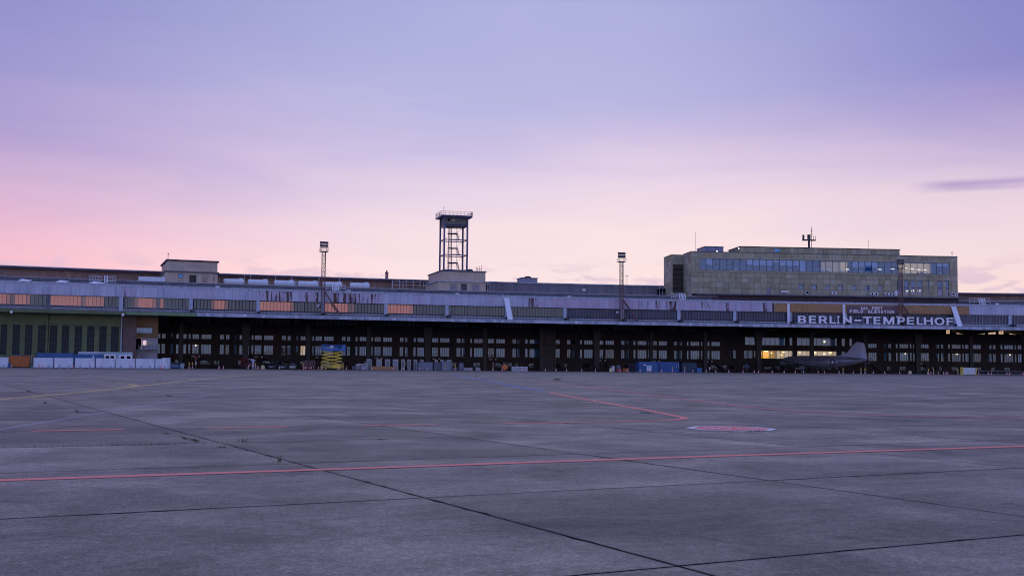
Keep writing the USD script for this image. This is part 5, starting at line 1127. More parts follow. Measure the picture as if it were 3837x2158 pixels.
for i in range(5): k.part('bar', B().bar((-a+.05, .03, .5+i*.48), (a-.05, .03, .5+i*.48), .02), M_rail)
s, p, r = place(c2(133), -1.5); k = T('blue_drum', 'small blue drum beside the orange skip', 'drum', p, r); k.part('barrel', B().lathe([(0, 0), (.3, 0), (.3, .3), (.32, .32), (.3, .34), (.3, .66), (.32, .68), (.3, .7), (.3, .95), (0, .95)], 12), M_navy); k.part('lid', B().lathe([(0, .95), (.27, .95), (.27, .99), (0, .99)], 12), M_cblue)
M_cabin = pm('cabin_pale_blue', (.30, .42, .46), .55, .08, 1)
for i, (x0, x1, wins, lab) in enumerate(((1517, 1697, (1570, 1645), 'pale blue site cabin, left one of the pair behind the hoarding'), (1701, 1936, (1793, 1883), 'pale blue site cabin, right one of the pair, beside the brick pier'))):
    v = 2.2; c, w = span(c2(x0), c2(x1), v); k = T('site_cabin', lab, 'cabin', W(c, v, 0), th(c), 'site cabins'); a = w/2; h = 3.72
    k.part('walls', B().box(-a+.08, a-.08, .03, 2.3, .1, h-.1), M_cabin); k.part('frame', B().box(-a, -a+.1, 0, .1, 0, h).box(a-.1, a, 0, .1, 0, h).box(-a+.1, a-.1, 0, .1, h-.16, h).box(-a+.1, a-.1, 0, .1, 0, .2).box(-a, a, .1, 2.4, h-.1, h-.02), pm('cabin_frame', (.38, .47, .50), .5, .08, 1))
    for x in wins:
        X = S(c2(x), v, 1330)-c; z = 2.48; q = k.part('window', B().box(X-.72, X-.4, -.04, .06, z-.68, z+.68).box(X+.4, X+.72, -.04, .06, z-.68, z+.68).box(X-.4, X+.4, -.04, .06, z+.38, z+.68).box(X-.4, X+.4, -.04, .06, z-.68, z-.38), M_white); k.part('pane', B().box(X-.4, X+.4, 0, .02, z-.38, z+.38), M_black, q)
    for x in (-a*.5, a*.4): k.part('roof_fitting', B().box(x-.3, x+.3, .2, .6, h-.02, h+.1), M_para)
k, a = container('site_cabin', 'low pale grey cabin roof showing behind the blue container', 'cabin', c2(1142), c2(1512), 3.6, 3.75, 1.4, M_cabin, M_white)
c, w = span(c2(2362), c2(2490), 6); k = T('white_sheet_stack', 'pale upright boards standing behind the narrow hoarding panel', 'boards', W(c, 6, 0), th(c))
for i in range(3): k.part('board', B().box(-w/2+i*.12, w/2-i*.1, i*.12, i*.12+.05, 0, 2.55-i*.08), M_hoard[i % 2])

# ---- cars
def loft(secs):
    """secs: list of (x, half width bottom, half width top, z bottom, z top); a body running along x"""
    v = []; f = []
    for x, wb, wt, z0, z1 in secs: v += [(x, -wb, z0), (x, wb, z0), (x, wb, z0+(z1-z0)*.6), (x, wt, z1), (x, -wt, z1), (x, -wb, z0+(z1-z0)*.6)]
    n = 6
    for i in range(len(secs)-1):
        for j in range(n): f.append((i*n+j, i*n+(j+1) % n, (i+1)*n+(j+1) % n, (i+1)*n+j))
    b = B().add(v, [q[::-1] for q in f]); e = len(secs)*n-n
    b.f += [np.array([[0, j, j+1] for j in range(1, 5)])]; b.f += [np.array([[e, e+j+1, e+j] for j in range(1, 5)])]
    return b
M_tyre = flat('tyre_rubber', (.015, .015, .016), .9); M_rim = flat('wheel_rim', (.3, .31, .33), .35, .6); M_carglass = flat('car_glass', (.02, .025, .03), .06, 0, .8); M_lampred = flat('tail_lamp', (.3, .02, .015), .3)
M_headlamp = flat('head_lamp', (.6, .62, .65), .2)
def car(px, v, head, paint, lab, L=4.2, wag=0.0, group=None):
    s, p, r = place(px, v); k = T('parked_car', lab, 'car', p, r+head, group); h = L/2; W2 = .86
    k.part('body', loft([(-h, .70, .62, .35, .78), (-h+.12, .82, .74, .26, .92), (-h+.9, W2, .80, .2, .96), (0, W2, .80, .2, .98), (h-1.0, W2, .80, .2, .96), (h-.12, .82, .74, .24, .84), (h, .72, .64, .32, .70)]), paint, smooth=35)
    k.part('cabin_glass', loft([(-h+.15+.3*(1-wag), .70, .64, .9, .95), (-h+.55, .72, .58, .92, 1.42), (.2, .73, .60, .94, 1.46), (.55, .73, .58, .94, 1.38), (h-1.05, .72, .66, .9, .97)]), M_carglass, smooth=30)
    k.part('roof', loft([(-h+.5, .58, .52, 1.40, 1.45), (-.2, .62, .56, 1.44, 1.50), (.5, .58, .52, 1.38, 1.44)]), paint, smooth=30)
    for x in (-h+.8, h-.85):
        for y in (-.74, .74):
            q = k.part('wheel', B().lathe([(.1, -.1), (.31, -.1), (.33, -.06), (.33, .06), (.31, .1), (.1, .1)], 14, (x, y, .33), 'y'), M_tyre); k.part('rim', B().lathe([(0, -.11), (.2, -.11), (.2, .11), (0, .11)], 10, (x, y, .33), 'y'), M_rim, q)
    for y in (-.55, .55): k.part('headlight', B().box(h-.12, h-.02, y-.16, y+.16, .58, .72), M_headlamp); k.part('tail_lamp', B().box(-h-.0, -h+.14, y-.14, y+.14, .68, .86), M_lampred)
    k.part('number_plate', B().box(-h-.02, -h+.05, -.26, .26, .5, .62).box(h-.05, h+.02, -.26, .26, .42, .52), M_white)
    for y in (-.93, .93): k.part('mirror', B().box(.6, .75, y-.08, y+.08, .95, 1.07), paint)
    return k
g_ = 'cars parked under the canopy'
car(648, 9, .15, pm('car_blue', (.03, .12, .26), .35, .05, 1, spec=.6), 'blue estate car beside the end of the white hoarding', 4.4, 1.0, g_)
car(1022, 20, 1.25, pm('car_slate', (.10, .13, .17), .35, .05, 1, spec=.6), 'slate blue car parked left of the pale hatchbacks under the canopy', 4.1, .6, g_)
car(1062, 20, -1.9, pm('car_silver_blue', (.25, .30, .38), .35, .05, 1, spec=.6), 'silver blue hatchback, middle one of the three cars in a row', 4.0, .8, g_)
car(1097, 18, -1.75, pm('car_white', (.58, .60, .62), .35, .04, 1, spec=.6), 'white hatchback, rightmost of the three cars in a row', 4.0, .8, g_)
def van(px, v, head, paint, lab, L, h, stripe=None, name='fire_engine', cat='truck'):
    s, p, r = place(px, v); k = T(name, lab, cat, p, r+head); a = L/2
    k.part('body', loft([(-a, 1.05, 1.0, .55, h-.1), (-a+.1, 1.12, 1.05, .5, h), (a-1.9, 1.12, 1.05, .5, h), (a-1.8, 1.12, 1.05, .5, h-.12)]), paint, smooth=30)
    k.part('cab', loft([(a-1.75, 1.1, 1.0, .5, h-.25), (a-.5, 1.1, .98, .5, h-.3), (a-.15, 1.08, .9, .5, h*.6), (a, 1.05, .9, .55, h*.5)]), paint, smooth=30)
    k.part('windscreen', B().add([(a-.46, -.9, h-.42), (a-.46, .9, h-.42), (a-.1, .95, h*.62), (a-.1, -.95, h*.62)], [(0, 3, 2, 1)]).box(a-1.5, a-.7, -1.13, -1.1, h*.55, h-.5), M_carglass)
    for x in (-a+1.1, a-1.2):
        for y in (-.95, .95): q = k.part('wheel', B().lathe([(.1, -.14), (.42, -.14), (.46, -.1), (.46, .1), (.42, .14), (.1, .14)], 14, (x, y, .46), 'y'), M_tyre); k.part('rim', B().lathe([(0, -.15), (.25, -.15), (.25, .15), (0, .15)], 10, (x, y, .46), 'y'), M_rim, q)
    if stripe: k.part('side_stripe', B().box(-a+.1, a-.3, -1.15, -1.125, .95, 1.15).box(a+.0, a+.03, -.8, .8, .85, 1.05), stripe)
    k.part('beacon', B().box(a-1.2, a-.9, -.5, .5, h-.3, h-.12), M_rail)
    for y in (-.75, .75): k.part('headlight', B().box(a-.02, a+.03, y-.15, y+.15, .7, .88), M_headlamp)
M_fire = pm('dark_red_paint', (.13, .022, .02), .4, .1, 1)
van(931, 12, -1.35, M_fire, 'dark red truck parked beside the white signpost', 5.2, 2.6, M_para)
van(1156, 14, 2.95, pm('maroon_paint', (.075, .014, .018), .4, .1, 1), 'maroon van with white stripe just left of the scissor lift', 3.4, 2.3, M_rail, 'parked_van', 'van')

# ---- scissor lift
v = 2.0; c, w = span(1201, 1289, v); sl = T('scissor_lift', 'yellow scissor lift with raised blue platform', 'scissor lift', W(c, v, 0), th(c)); a = w/2
M_yel = pm('lift_yellow', (.62, .46, .04), .5, .12, 1.2); M_yeld = pm('lift_dull_yellow', (.40, .31, .07), .6, .2, 1.2); M_lblue = pm('lift_blue', (.015, .13, .36), .45, .08, 1)
hz = lambda y: max(0, Z(1245, 1290+y*.0759, v)+.55)
sl.part('chassis', B().box(-a+.25, a-.25, .1, 2.1, .45, .95).box(-a+.35, a-.35, .2, 2.0, .95, 1.3), M_yeld)
sl.part('engine_cover', B().box(.05, 2.0, -.05, .1, .38, 1.22), M_yel)
for x in (-a+1.25, a-.95):
    for y in (.0, 1.95): q = sl.part('wheel', B().lathe([(.1, -.14), (.42, -.14), (.45, -.1), (.45, .1), (.42, .14), (.1, .14)], 16, (x, y+.1, .45), 'y'), M_tyre); sl.part('hub', B().lathe([(0, -.15), (.26, -.15), (.26, .15), (0, .15)], 12, (x, y+.1, .45), 'y'), M_yel, q)
for x in (-a+.15, -a+.5, a-.1, a-.3): sl.part('outrigger', B().box(x-.07, x+.07, .0, .2, .0 if x in (-a+.15, a-.1) else .4, 2.0 if x < 0 else 1.7), M_yeld)
ztop = 4.62; lv = 4; zl = np.linspace(1.25, ztop-.15, lv+1); xa = 2.45
for i in range(lv):
    for y in (.35, 1.8):
        sl.part('scissor_arm', B().bar((-xa, y, zl[i]), (xa, y, zl[i+1]), .11), M_yel if i else M_yeld); sl.part('scissor_arm', B().bar((xa, y+.12, zl[i]), (-xa, y+.12, zl[i+1]), .11), M_yel)
    for x in (-xa, xa): sl.part('cross_pin', B().bar((x, .25, zl[i]), (x, 1.95, zl[i]), .07, 6), M_yeld)
sl.part('lift_ram', B().bar((.1, 1.0, 1.2), (.1, 1.0, 3.6), .10, 8), M_yel)
zp0 = ztop
sl.part('deck', B().box(-a+.55, a+.25, .1, 2.1, zp0, zp0+.22), M_lblue)
sl.part('toe_board', B().box(-a+.55, a+.25, .05, .1, zp0+.1, zp0+.62).box(-a+.5, -a+.55, .05, 2.1, zp0+.1, zp0+.62).box(a+.25, a+.3, .05, 2.1, zp0+.1, zp0+.62), M_lblue)
gr = B()
for y in (.08, 2.08):
    for z in (1.05, 1.5): gr.bar((-a+.5, y, zp0+z), (a+.3, y, zp0+z), .05)
    for x in np.linspace(-a+.5, a+.3, 7): gr.bar((x, y, zp0+.2), (x, y, zp0+1.5), .045)
sl.part('guard_rail', gr.box(-a+.3, -a+.75, .0, .06, zp0+.5, zp0+1.55).box(a-.35, a+.3, .0, .06, zp0+.5, zp0+1.55), M_lblue)
sl.part('control_panel', B().box(-.55, .15, .0, .25, zp0+.78, zp0+1.2), M_white); sl.part('battery_case', B().box(.5, 1.5, .2, .6, zp0+.62, zp0+1.1), M_lblue)

# ---- signs and small things left of the lift
s, p, r = place(948, -2); k = T('signpost', 'white forked signpost standing among cones near the red truck', 'signpost', p, r)
k.part('pole', B().bar((0, 0, 0), (0, 0, 2.45), .10, 8), M_white); k.part('arm', B().add([(0, -.04, 1.5), (.5, -.04, 2.1), (.62, -.04, 2.4), (0, -.04, 1.9), (0, .04, 1.5), (.5, .04, 2.1), (.62, .04, 2.4), (0, .04, 1.9)], [(0, 1, 2, 3), (7, 6, 5, 4), (0, 4, 5, 1), (3, 2, 6, 7)]), M_post)
k.part('arm', B().add([(0, -.04, 1.5), (-.5, -.04, 2.1), (-.62, -.04, 2.4), (0, -.04, 1.9), (0, .04, 1.5), (-.5, .04, 2.1), (-.62, .04, 2.4), (0, .04, 1.9)], [(3, 2, 1, 0), (4, 5, 6, 7), (1, 5, 4, 0), (7, 6, 2, 3)]), M_post); k.part('foot', B().box(-.4, .4, -.3, .3, 0, .1), M_dark)
s, p, r = place(733, 22); k = T('road_sign', 'round faded road sign on a striped pole before the dark hall wall', 'road sign', p, r)
k.part('pole', B().bar((0, 0, 0), (0, 0, 2.6), .06, 6), M_rail); k.part('disc', B().lathe([(0, -.03), (.4, -.03), (.4, .03), (0, .03)], 16, (0, -.05, 2.7), 'y'), pm('faded_red_sign', (.22, .06, .055), .6)); k.part('plate', B().box(-.18, .18, -.09, -.07, .9, 1.8), M_white)
s, p, r = place(c3(167), 8); k = T('wheelie_bin', 'pale blue bin right beside the blue estate car', 'bin', p, r); k.part('tub', B().add([(x*(.36+.1*t), y*(.3+.1*t), t*1.15) for t in (0, 1) for x, y in ((-1, -1), (1, -1), (1, 1), (-1, 1))], [(0, 1, 5, 4), (1, 2, 6, 5), (2, 3, 7, 6), (3, 0, 4, 7), (0, 3, 2, 1)]), M_cabin); k.part('lid', B().box(-.5, .5, -.45, .45, 1.15, 1.25), M_post)
def yball(px, v, lab):
    s, p, r = place(px, v); k = T('warning_drum', lab, 'drum', p, r, 'yellow drums among the cones')
    k.part('drum', B().lathe([(0, 0), (.38, 0), (.46, .2), (.46, .55), (.40, .8), (.25, .98), (0, 1.02)], 14), pm('pale_yellow_plastic', (.50, .46, .16), .5, .08, 1), smooth=40); k.part('band', B().lathe([(.465, .35), (.47, .36), (.47, .44), (.465, .45)], 14), M_white)
yball(c3(1345), -1, 'round yellow drum near the white signpost'); yball(c5(1250), -2, 'cream yellow drum left of the red crate'); yball(c6(845), -2, 'round yellow drum just left of a cone right of the aircraft tail')

# ---- building materials along the middle of the hall
M_alu = pm('aluminium_frame', (.50, .54, .55), .5, .1, 1); M_fill = [pm('panel_grey_a', (.22, .25, .27), .6, .15, 1), pm('panel_grey_b', (.30, .33, .37), .6, .15, 1), pm('panel_grey_green', (.20, .24, .22), .6, .15, 1)]
dp = [(365, 441, 0), (510, 591, 1), (635, 711, 0), (750, 830, 1), (875, 926, 2), (965, 1013, 2), (1055, 1106, 2), (1150, 1201, 0), (1365, 1411, 0), (1445, 1491, 1), (1540, 1611, 1)]
wh_ = ['first', 'second', 'third', 'fourth', 'fifth', 'sixth', 'seventh', 'eighth', 'ninth', 'tenth', 'eleventh']
for i, (x0, x1, m) in enumerate(dp):
    v = 14 if i < 7 else 17; c, w = span(c4(x0), c4(x1), v); h = 2.75 if i < 7 else 2.8
    k = T('door_panel', f'{wh_[i]} framed door panel from the left in the row leaning before the hall', 'door panel', W(c, v, 0), th(c), 'door panels leaning in a row'); a = w/2; t = .25
    def lean(b): b.v = [np.stack([q[:, 0], q[:, 1]+q[:, 2]*.09, q[:, 2]], 1) for q in b.v]; return b
    k.part('frame', lean(B().box(-a, -a+.16, 0, .08, 0, h).box(a-.16, a, 0, .08, 0, h).box(-a+.16, a-.16, 0, .08, h-.18, h).box(-a+.16, a-.16, 0, .08, 0, .12)), M_alu); k.part('leaf', lean(B().box(-a+.16, a-.16, .03, .06, .12, h-.18)), M_fill[m])
    k.part('prop', B().bar((0, .1+h*.09, h*.8), (0, 1.6, 0), .05), M_dark)
for (x0, x1, y0, y1, lab) in ((212, 385, 155, 172, 'flat stack of white boards, lying on trestles left of the door panels'),):
    c, w = span(c4(x0), c4(x1), 12); k = T('board_stack', lab, 'boards', W(c, 12, 0), th(c)); a = w/2
    for j in range(3): k.part('board', B().box(-a+.05*j, a-.03*j, 0, 1.2, 1.25+j*.1, 1.33+j*.1), M_white)
    for x in (-a*.7, a*.7): k.part('trestle', B().box(x-.08, x+.08, 0, 1.2, 0, 1.25), M_dark)
def crate(px0, px1, v, h, mat, lab, name='crate', cat='crate', group=None, dep=1.0, slats=4, lid=True):
    c, w = span(px0, px1, v); k = T(name, lab, cat, W(c, v, 0), th(c), group); a = w/2
    k.part('body', B().box(-a+.03, a-.03, .03, dep-.03, .06, h-.04), mat)
    for j in range(slats): k.part('slat', B().box(-a, a, 0, .03, .06+j*(h-.1)/slats+.015, .06+(j+1)*(h-.1)/slats-.015), mat)
    for x in (-a, a-.09): k.part('corner_post', B().box(x, x+.09, -.025, 0, 0, h), mat)
    if lid: k.part('lid', B().box(-a-.03, a+.03, -.04, dep+.02, h-.04, h+.03), mat)
    return k
M_wood = pm('pale_pine', (.42, .245, .10), .7, .15, 1.5, stretch=(1, 1, 6)); M_bg = pm('blue_grey_steel_box', (.15, .20, .25), .5, .15, 1); M_bg2 = pm('slate_box', (.095, .125, .175), .5, .15, 1)
for i in range(8): crate(c4(432+i*45.5), c4(432+(i+1)*45.5)-.6, 9, .95, M_wood, f'{wh_[i]} pine crate from the left in the low row before the door panels', group='row of pine crates', dep=.8, slats=3, lid=False)
crate(c4(160), c4(208), 12, 1.0, M_bg, 'small grey crate at far left of the stacked boards'); crate(c4(214), c4(282), 10, 1.25, M_fill[1], 'pale grey crate under the white boards'); crate(c4(282), c4(386), 9, 1.05, M_fill[1], 'wide pale grey crate left of the pine crates')
crate(c4(1122), c4(1334), 8, 2.05, M_bg, 'wide blue grey slatted steel crate right of the door panels', dep=1.6, slats=7); crate(c4(1352), c4(1462), 9, 2.0, M_bg2, 'slate blue box between the two blue grey crates', dep=1.6, slats=5); crate(c4(1466), c4(1604), 8, 2.35, M_bg, 'tall blue grey crate next to the slate blue box', dep=1.6, slats=2)
crate(c4(1606), c4(1700), 10, .8, M_bg2, 'low slate box right of the tall blue grey crate'); crate(c4(1722), c4(1782), 10, 1.9, M_bg, 'tall narrow grey cabinet standing alone right of the crates', 'cabinet', 'cabinet', slats=2); crate(c4(1786), c4(1918), 8, .75, M_fill[1], 'long low pale box right of the narrow grey cabinet'); crate(c4(1960), c4(2014), 9, .85, M_fill[1], 'small pale box left of the striped pole')
s, p, r = place(c4(2215), 0); k = T('striped_pole', 'slim red and white striped pole rising behind a cone', 'pole', p, r); M_cr = flat('cone_red', (.55, .06, .06), .5); M_cw = flat('cone_white', (.74, .72, .74), .5)
for i in range(7): k.part('stripe', B().lathe([(.05, i*.35), (.05, (i+1)*.35)], 8), M_cr if i % 2 == 0 else M_cw)
k.part('foot', B().lathe([(0, 0), (.25, 0), (.22, .1), (0, .1)], 10), M_dark)
s, p, r = place(c4(2382), 4); k = T('concrete_mixer', 'round orange concrete mixer left of the white barrier rack', 'concrete mixer', p, r)
M_or = pm('mixer_orange', (.52, .16, .045), .5, .12, 1.2); k.part('drum', B().lathe([(0, -.75), (.55, -.7), (.85, -.25), (.88, .15), (.60, .6), (.42, .75)], 18, (0, 0, 0), 'y').move((0, 0, .98)), M_or, smooth=40)
k.part('gear_ring', B().lathe([(.9, -.05), (.94, -.05), (.94, .05), (.9, .05)], 18, (0, 0, .98), 'y'), M_dark); k.part('frame', B().bar((-.7, .3, 0), (-.3, .2, 1), .06).bar((.7, .3, 0), (.3, .2, 1), .06).bar((-.7, -.5, 0), (.7, -.5, 0), .06).bar((-.95, 0, .98), (.95, 0, .98), .06), M_dark)
k.part('motor_hood', B().box(-.35, .35, -.3, .3, 1.75, 2.15), M_para)
for x in (-.75, .75): k.part('wheel', B().lathe([(0, -.06), (.26, -.06), (.26, .06), (0, .06)], 12, (x, .45, .26), 'x'), M_tyre)
c, w = span(c5(5), c5(190), 3); k = T('barrier_rack', 'white tubular rack of stacked barriers right of the orange mixer', 'barrier rack', W(c, 3, 0), th(c)); a = w/2
for y in (0, .4, .8, 1.2):
    q = B()
    for z in (.12, 1.15): q.bar((-a, y, z), (a, y, z), .045)
    for x in np.linspace(-a, a, 9): q.bar((x, y, .1 if abs(x) < a-.01 else 0), (x, y, 1.15), .032)
    k.part('barrier', q, M_white)
M_red_ = pm('red_plastic', (.33, .03, .04), .5, .1, 1); M_or2 = pm('orange_plastic', (.42, .11, .025), .5, .1, 1)
crate(c5(1326), c5(1382), 9, .85, M_red_, 'red crate under the canopy right of the cream drum'); crate(c5(1405), c5(1480), 9, .95, M_or2, 'orange crate between red crate and blue container')
crate(c5(1330), c5(1372), 11, 1.75, M_bg, 'pale blue box standing behind the red crate'); crate(c5(1268), c5(1300), 11, 1.5, M_white, 'white box standing just left of the red crate', slats=2)
crate(c5(1228), c5(1262), 12, 1.8, M_dark, 'dark upright locker left of the white box', 'locker', 'locker', slats=1)
k, a = container('shipping_container', 'bright blue container with white logo, behind the notice board', 'container', c5(1605), c5(1858), 5, 2.75, 2.4, M_cblue, M_navy)
k.part('logo', B().add([(-a+1.15, -.03, 1.78), (-a+1.95, -.03, 1.78), (-a+1.75, -.03, 2.0), (-a+1.5, -.03, 2.15), (-a+1.35, -.03, 1.95)], [(0, 1, 2), (0, 2, 4), (4, 2, 3)]), M_white); k.part('logo_bar', B().box(-a+3.1, -a+3.7, -.03, -.02, 1.7, 1.78), M_white)
k, a = container('shipping_container', 'darker blue container, middle one behind the cones', 'container', c5(1866), c5(2118), 5.5, 2.75, 2.4, pm('container_mid_blue', (.014, .08, .24), .5, .15, .8), M_navy)
for x in (.38, .46): k.part('vent_strip', B().box(x*2*a-.06, x*2*a+.06, -.04, 0, 1.2, 2.2), M_post)
k, a = container('shipping_container', 'dark green blue container behind wire fence at the right end', 'container', c5(2160), c5(2340), 6, 2.5, 2.4, pm('container_teal', (.02, .05, .075), .6, .2, .8), M_cblued)
crate(c5(2344), c5(2408), 3, 1.25, M_cblue, 'small bright blue box at right end of the blue containers', slats=2)
for x0, x1, lab in ((1487, 1604, 'dark wire fence panel left of the bright blue container'), (2118, 2160, 'narrow dark wire fence panel between two blue containers')):
    c, w = span(c5(x0), c5(x1), 5); k = T('wire_fence_panel', lab, 'fence panel', W(c, 5, 0), th(c)); a = w/2
    k.part('frame', B().bar((-a, 0, 0), (-a, 0, 2.1), .035).bar((a, 0, 0), (a, 0, 2.1), .035).bar((-a, 0, 2.05), (a, 0, 2.05), .03).bar((-a, 0, .15), (a, 0, .15), .03), M_cblued)
    for x in np.linspace(-a, a, max(4, int(w/.22)))[1:-1]: k.part('wire', B().bar((x, 0, .15), (x, 0, 2.05), .012, 3), M_cblued)
c, w = span(c5(1706), c5(1766), 3); k = T('notice_board', 'pale notice board on feet before the bright blue container', 'notice board', W(c, 3, 0), th(c)); a = w/2
k.part('board', B().box(-a, a, 0, .05, .35, 1.75), M_hoard[0]); k.part('print', B().box(-a+.15, a-.15, -.008, -.003, 1.3, 1.6).box(-a+.15, a-.5, -.008, -.003, .6, .75), pm('faint_blue_print', (.25, .38, .5), .6))
for x in (-a+.1, a-.16): k.part('foot', B().box(x, x+.06, -.3, .35, 0, .35), M_rail)
# ---- right edge
c, w = span(c6(1612), c6(1866), -1); k = T('banner_trailer', 'white tarpaulin sheet framed by yellow boards with black marks', 'banner', W(c, -1, 0), th(c)); a = w/2; M_byel = pm('banner_yellow', (.52, .40, .06), .55, .1, 1)
k.part('yellow_board', B().box(-a, -a+.82, -.02, .12, .0, 2.05), M_byel); k.part('sheet', B().add([(-a+.85+(2*a-1.35)*i/12, .03*math.sin(i*1.7), z) for z in (.1, 1.98) for i in range(13)], [(i, i+1, 14+i, 13+i) for i in range(12)]).box(-a+.84, a-.55, .06, .1, .1, 1.97), pm('white_tarpaulin', (.52, .55, .53), .6, .1, 1.5, col2=(.40, .43, .40), mixlo=.5, mixhi=.7))
k.part('yellow_edge', B().add([(a-.62, -.02, 0), (a-.25, -.02, 0), (a, -.02, 1.95), (a-.2, -.02, 1.95), (a-.62, .08, 0), (a-.25, .08, 0), (a, .08, 1.95), (a-.2, .08, 1.95)], [(0, 1, 2, 3), (7, 6, 5, 4), (0, 4, 5, 1), (1, 5, 6, 2), (2, 6, 7, 3), (3, 7, 4, 0)]), M_byel)
for z in (.55, 1.2): k.part('black_mark', B().lathe([(0, -.03), (.15, -.03), (.15, -.02), (0, -.02)], 8, (-a+.42, 0, z), 'y').box(-a+.36, -a+.48, -.031, -.021, z-.02, z+.3), M_black)
k.part('frame', B().box(-a, a-.2, .12, .18, 0, .1).bar((-a+.4, .15, 1.5), (-a+.4, 1.3, 0), .05).bar((a-.7, .15, 1.5), (a-.7, 1.3, 0), .05), M_dark)
for i in range(5):
    x0 = 1890+i*142; c, w = span(c6(x0), c6(x0+140), 2.5); k = T('crowd_barrier', ['grey barrier section right next to the white tarpaulin', 'second grey barrier section right of the white tarpaulin', 'middle one of five grey barrier sections at the right edge', 'grey barrier section, last but one before the right picture edge', 'grey barrier section cut by the right edge of the picture'][i], 'barrier', W(c, 2.5, 0), th(c), 'grey barriers at the right edge'); a = w/2-.03
    for z in (.25, .95): k.part('rail', B().box(-a, a, 0, .06, z, z+.09), pm('barrier_grey', (.20, .23, .27), .5, .1, 1))
    for x in (-a, 0, a-.06): k.part('upright', B().box(x, x+.06, 0, .06, 0, 1.05), M_para)
    k.part('foot', B().box(-a+.1, -a+.4, -.3, .35, 0, .05).box(a-.4, a-.1, -.3, .35, 0, .05), M_dark)
s, p, r = place(c5(2507), 12); k = T('info_sign', 'small pale sign plate on a post right of the blue containers', 'sign', p, r); k.part('post', B().bar((0, 0, 0), (0, 0, 1.5), .04), M_rail); k.part('plate', B().box(-.2, .2, -.06, -.03, .9, 1.45), M_white)
s, p, r = place(2797, 18); k = T('info_sign', 'small blue sign on a thin post left of the aircraft wing', 'sign', p, r); k.part('post', B().bar((0, 0, 0), (0, 0, 1.6), .06), M_para); k.part('plate', B().box(-.45, .45, -.06, -.02, 1.6, 2.3), M_cblued)

# ------------------------------------------------------------------ aircraft: four engined silver propeller transport under the canopy, tail towards us
HEAD = math.radians(180-46)          # heading, measured from +x
px_t = 3250; st = S(px_t, 6, 1360); tail = W(st, 6, 0)
hd = np.array([math.cos(HEAD), math.sin(HEAD)]); LEN = 28.0
base = np.array([*(tail[:2]+hd*(LEN-11.0)), 0])
pl = T('airplane', 'silver four engined propeller aircraft with star roundel parked under the canopy', 'airplane', base, HEAD)
M_al = pm('bare_aluminium', (.27, .29, .33), .38, .16, .35, .55, .5, 0, (1, 1, 1), col2=(.20, .215, .25), mixlo=.5, mixhi=.65); M_ald = pm('dull_aluminium', (.20, .21, .24), .45, .15, .5, .5)
# local: x forward (nose at +11), y left, z up
zc = 3.25; R = 1.62
prof = [(-17.0, .06, 3.95), (-16.3, .38, 3.85), (-14.5, .78, 3.68), (-12.0, 1.12, 3.5), (-9.0, 1.42, 3.36), (-6.0, 1.58, 3.28), (-2.0, R, zc), (4.0, R, zc), (6.5, 1.58, zc-.03), (8.5, 1.38, zc-.12), (9.8, 1.05, zc-.25), (10.6, .62, zc-.38), (11.0, .08, zc-.45)]
n = 28; v = []; f = []
for x, r, z in prof:
    for k in range(n): t = 2*math.pi*k/n; v.append((x, r*math.cos(t), z+r*1.06*math.sin(t)))
for i in range(len(prof)-1):
    for k in range(n): f.append((i*n+k, (i+1)*n+k, (i+1)*n+(k+1) % n, i*n+(k+1) % n))
pl.part('fuselage', B().add(v, [q[::-1] for q in f]), M_al, smooth=50)
def foil(ch, t): # closed outline (x forward, z), leading edge at +ch/2
    up = [(0.5, 0), (.44, .035), (.3, .058), (.1, .065), (-.2, .045), (-.5, .004)]; lo = [(-.5, -.004), (-.2, -.028), (.1, -.045), (.3, -.042), (.44, -.025)]
    return [(a*ch, b*t*ch/.12) for a, b in up+lo]
def surf(st_, t=.14):
    """st_: (y, x centre, chord, z) stations"""
    v = []; f = []; m = 11
    for y, x, ch, z in st_: v += [(x+a, y, z+b) for a, b in foil(ch, t)]
    for i in range(len(st_)-1):
        for k in range(m): f.append((i*m+k, i*m+(k+1) % m, (i+1)*m+(k+1) % m, (i+1)*m+k))
    b = B().add(v, f); e = (len(st_)-1)*m
    b.f += [np.array([[0, k, k+1] for k in range(1, m-1)]), np.array([[e, e+k+1, e+k] for k in range(1, m-1)])]
    return b
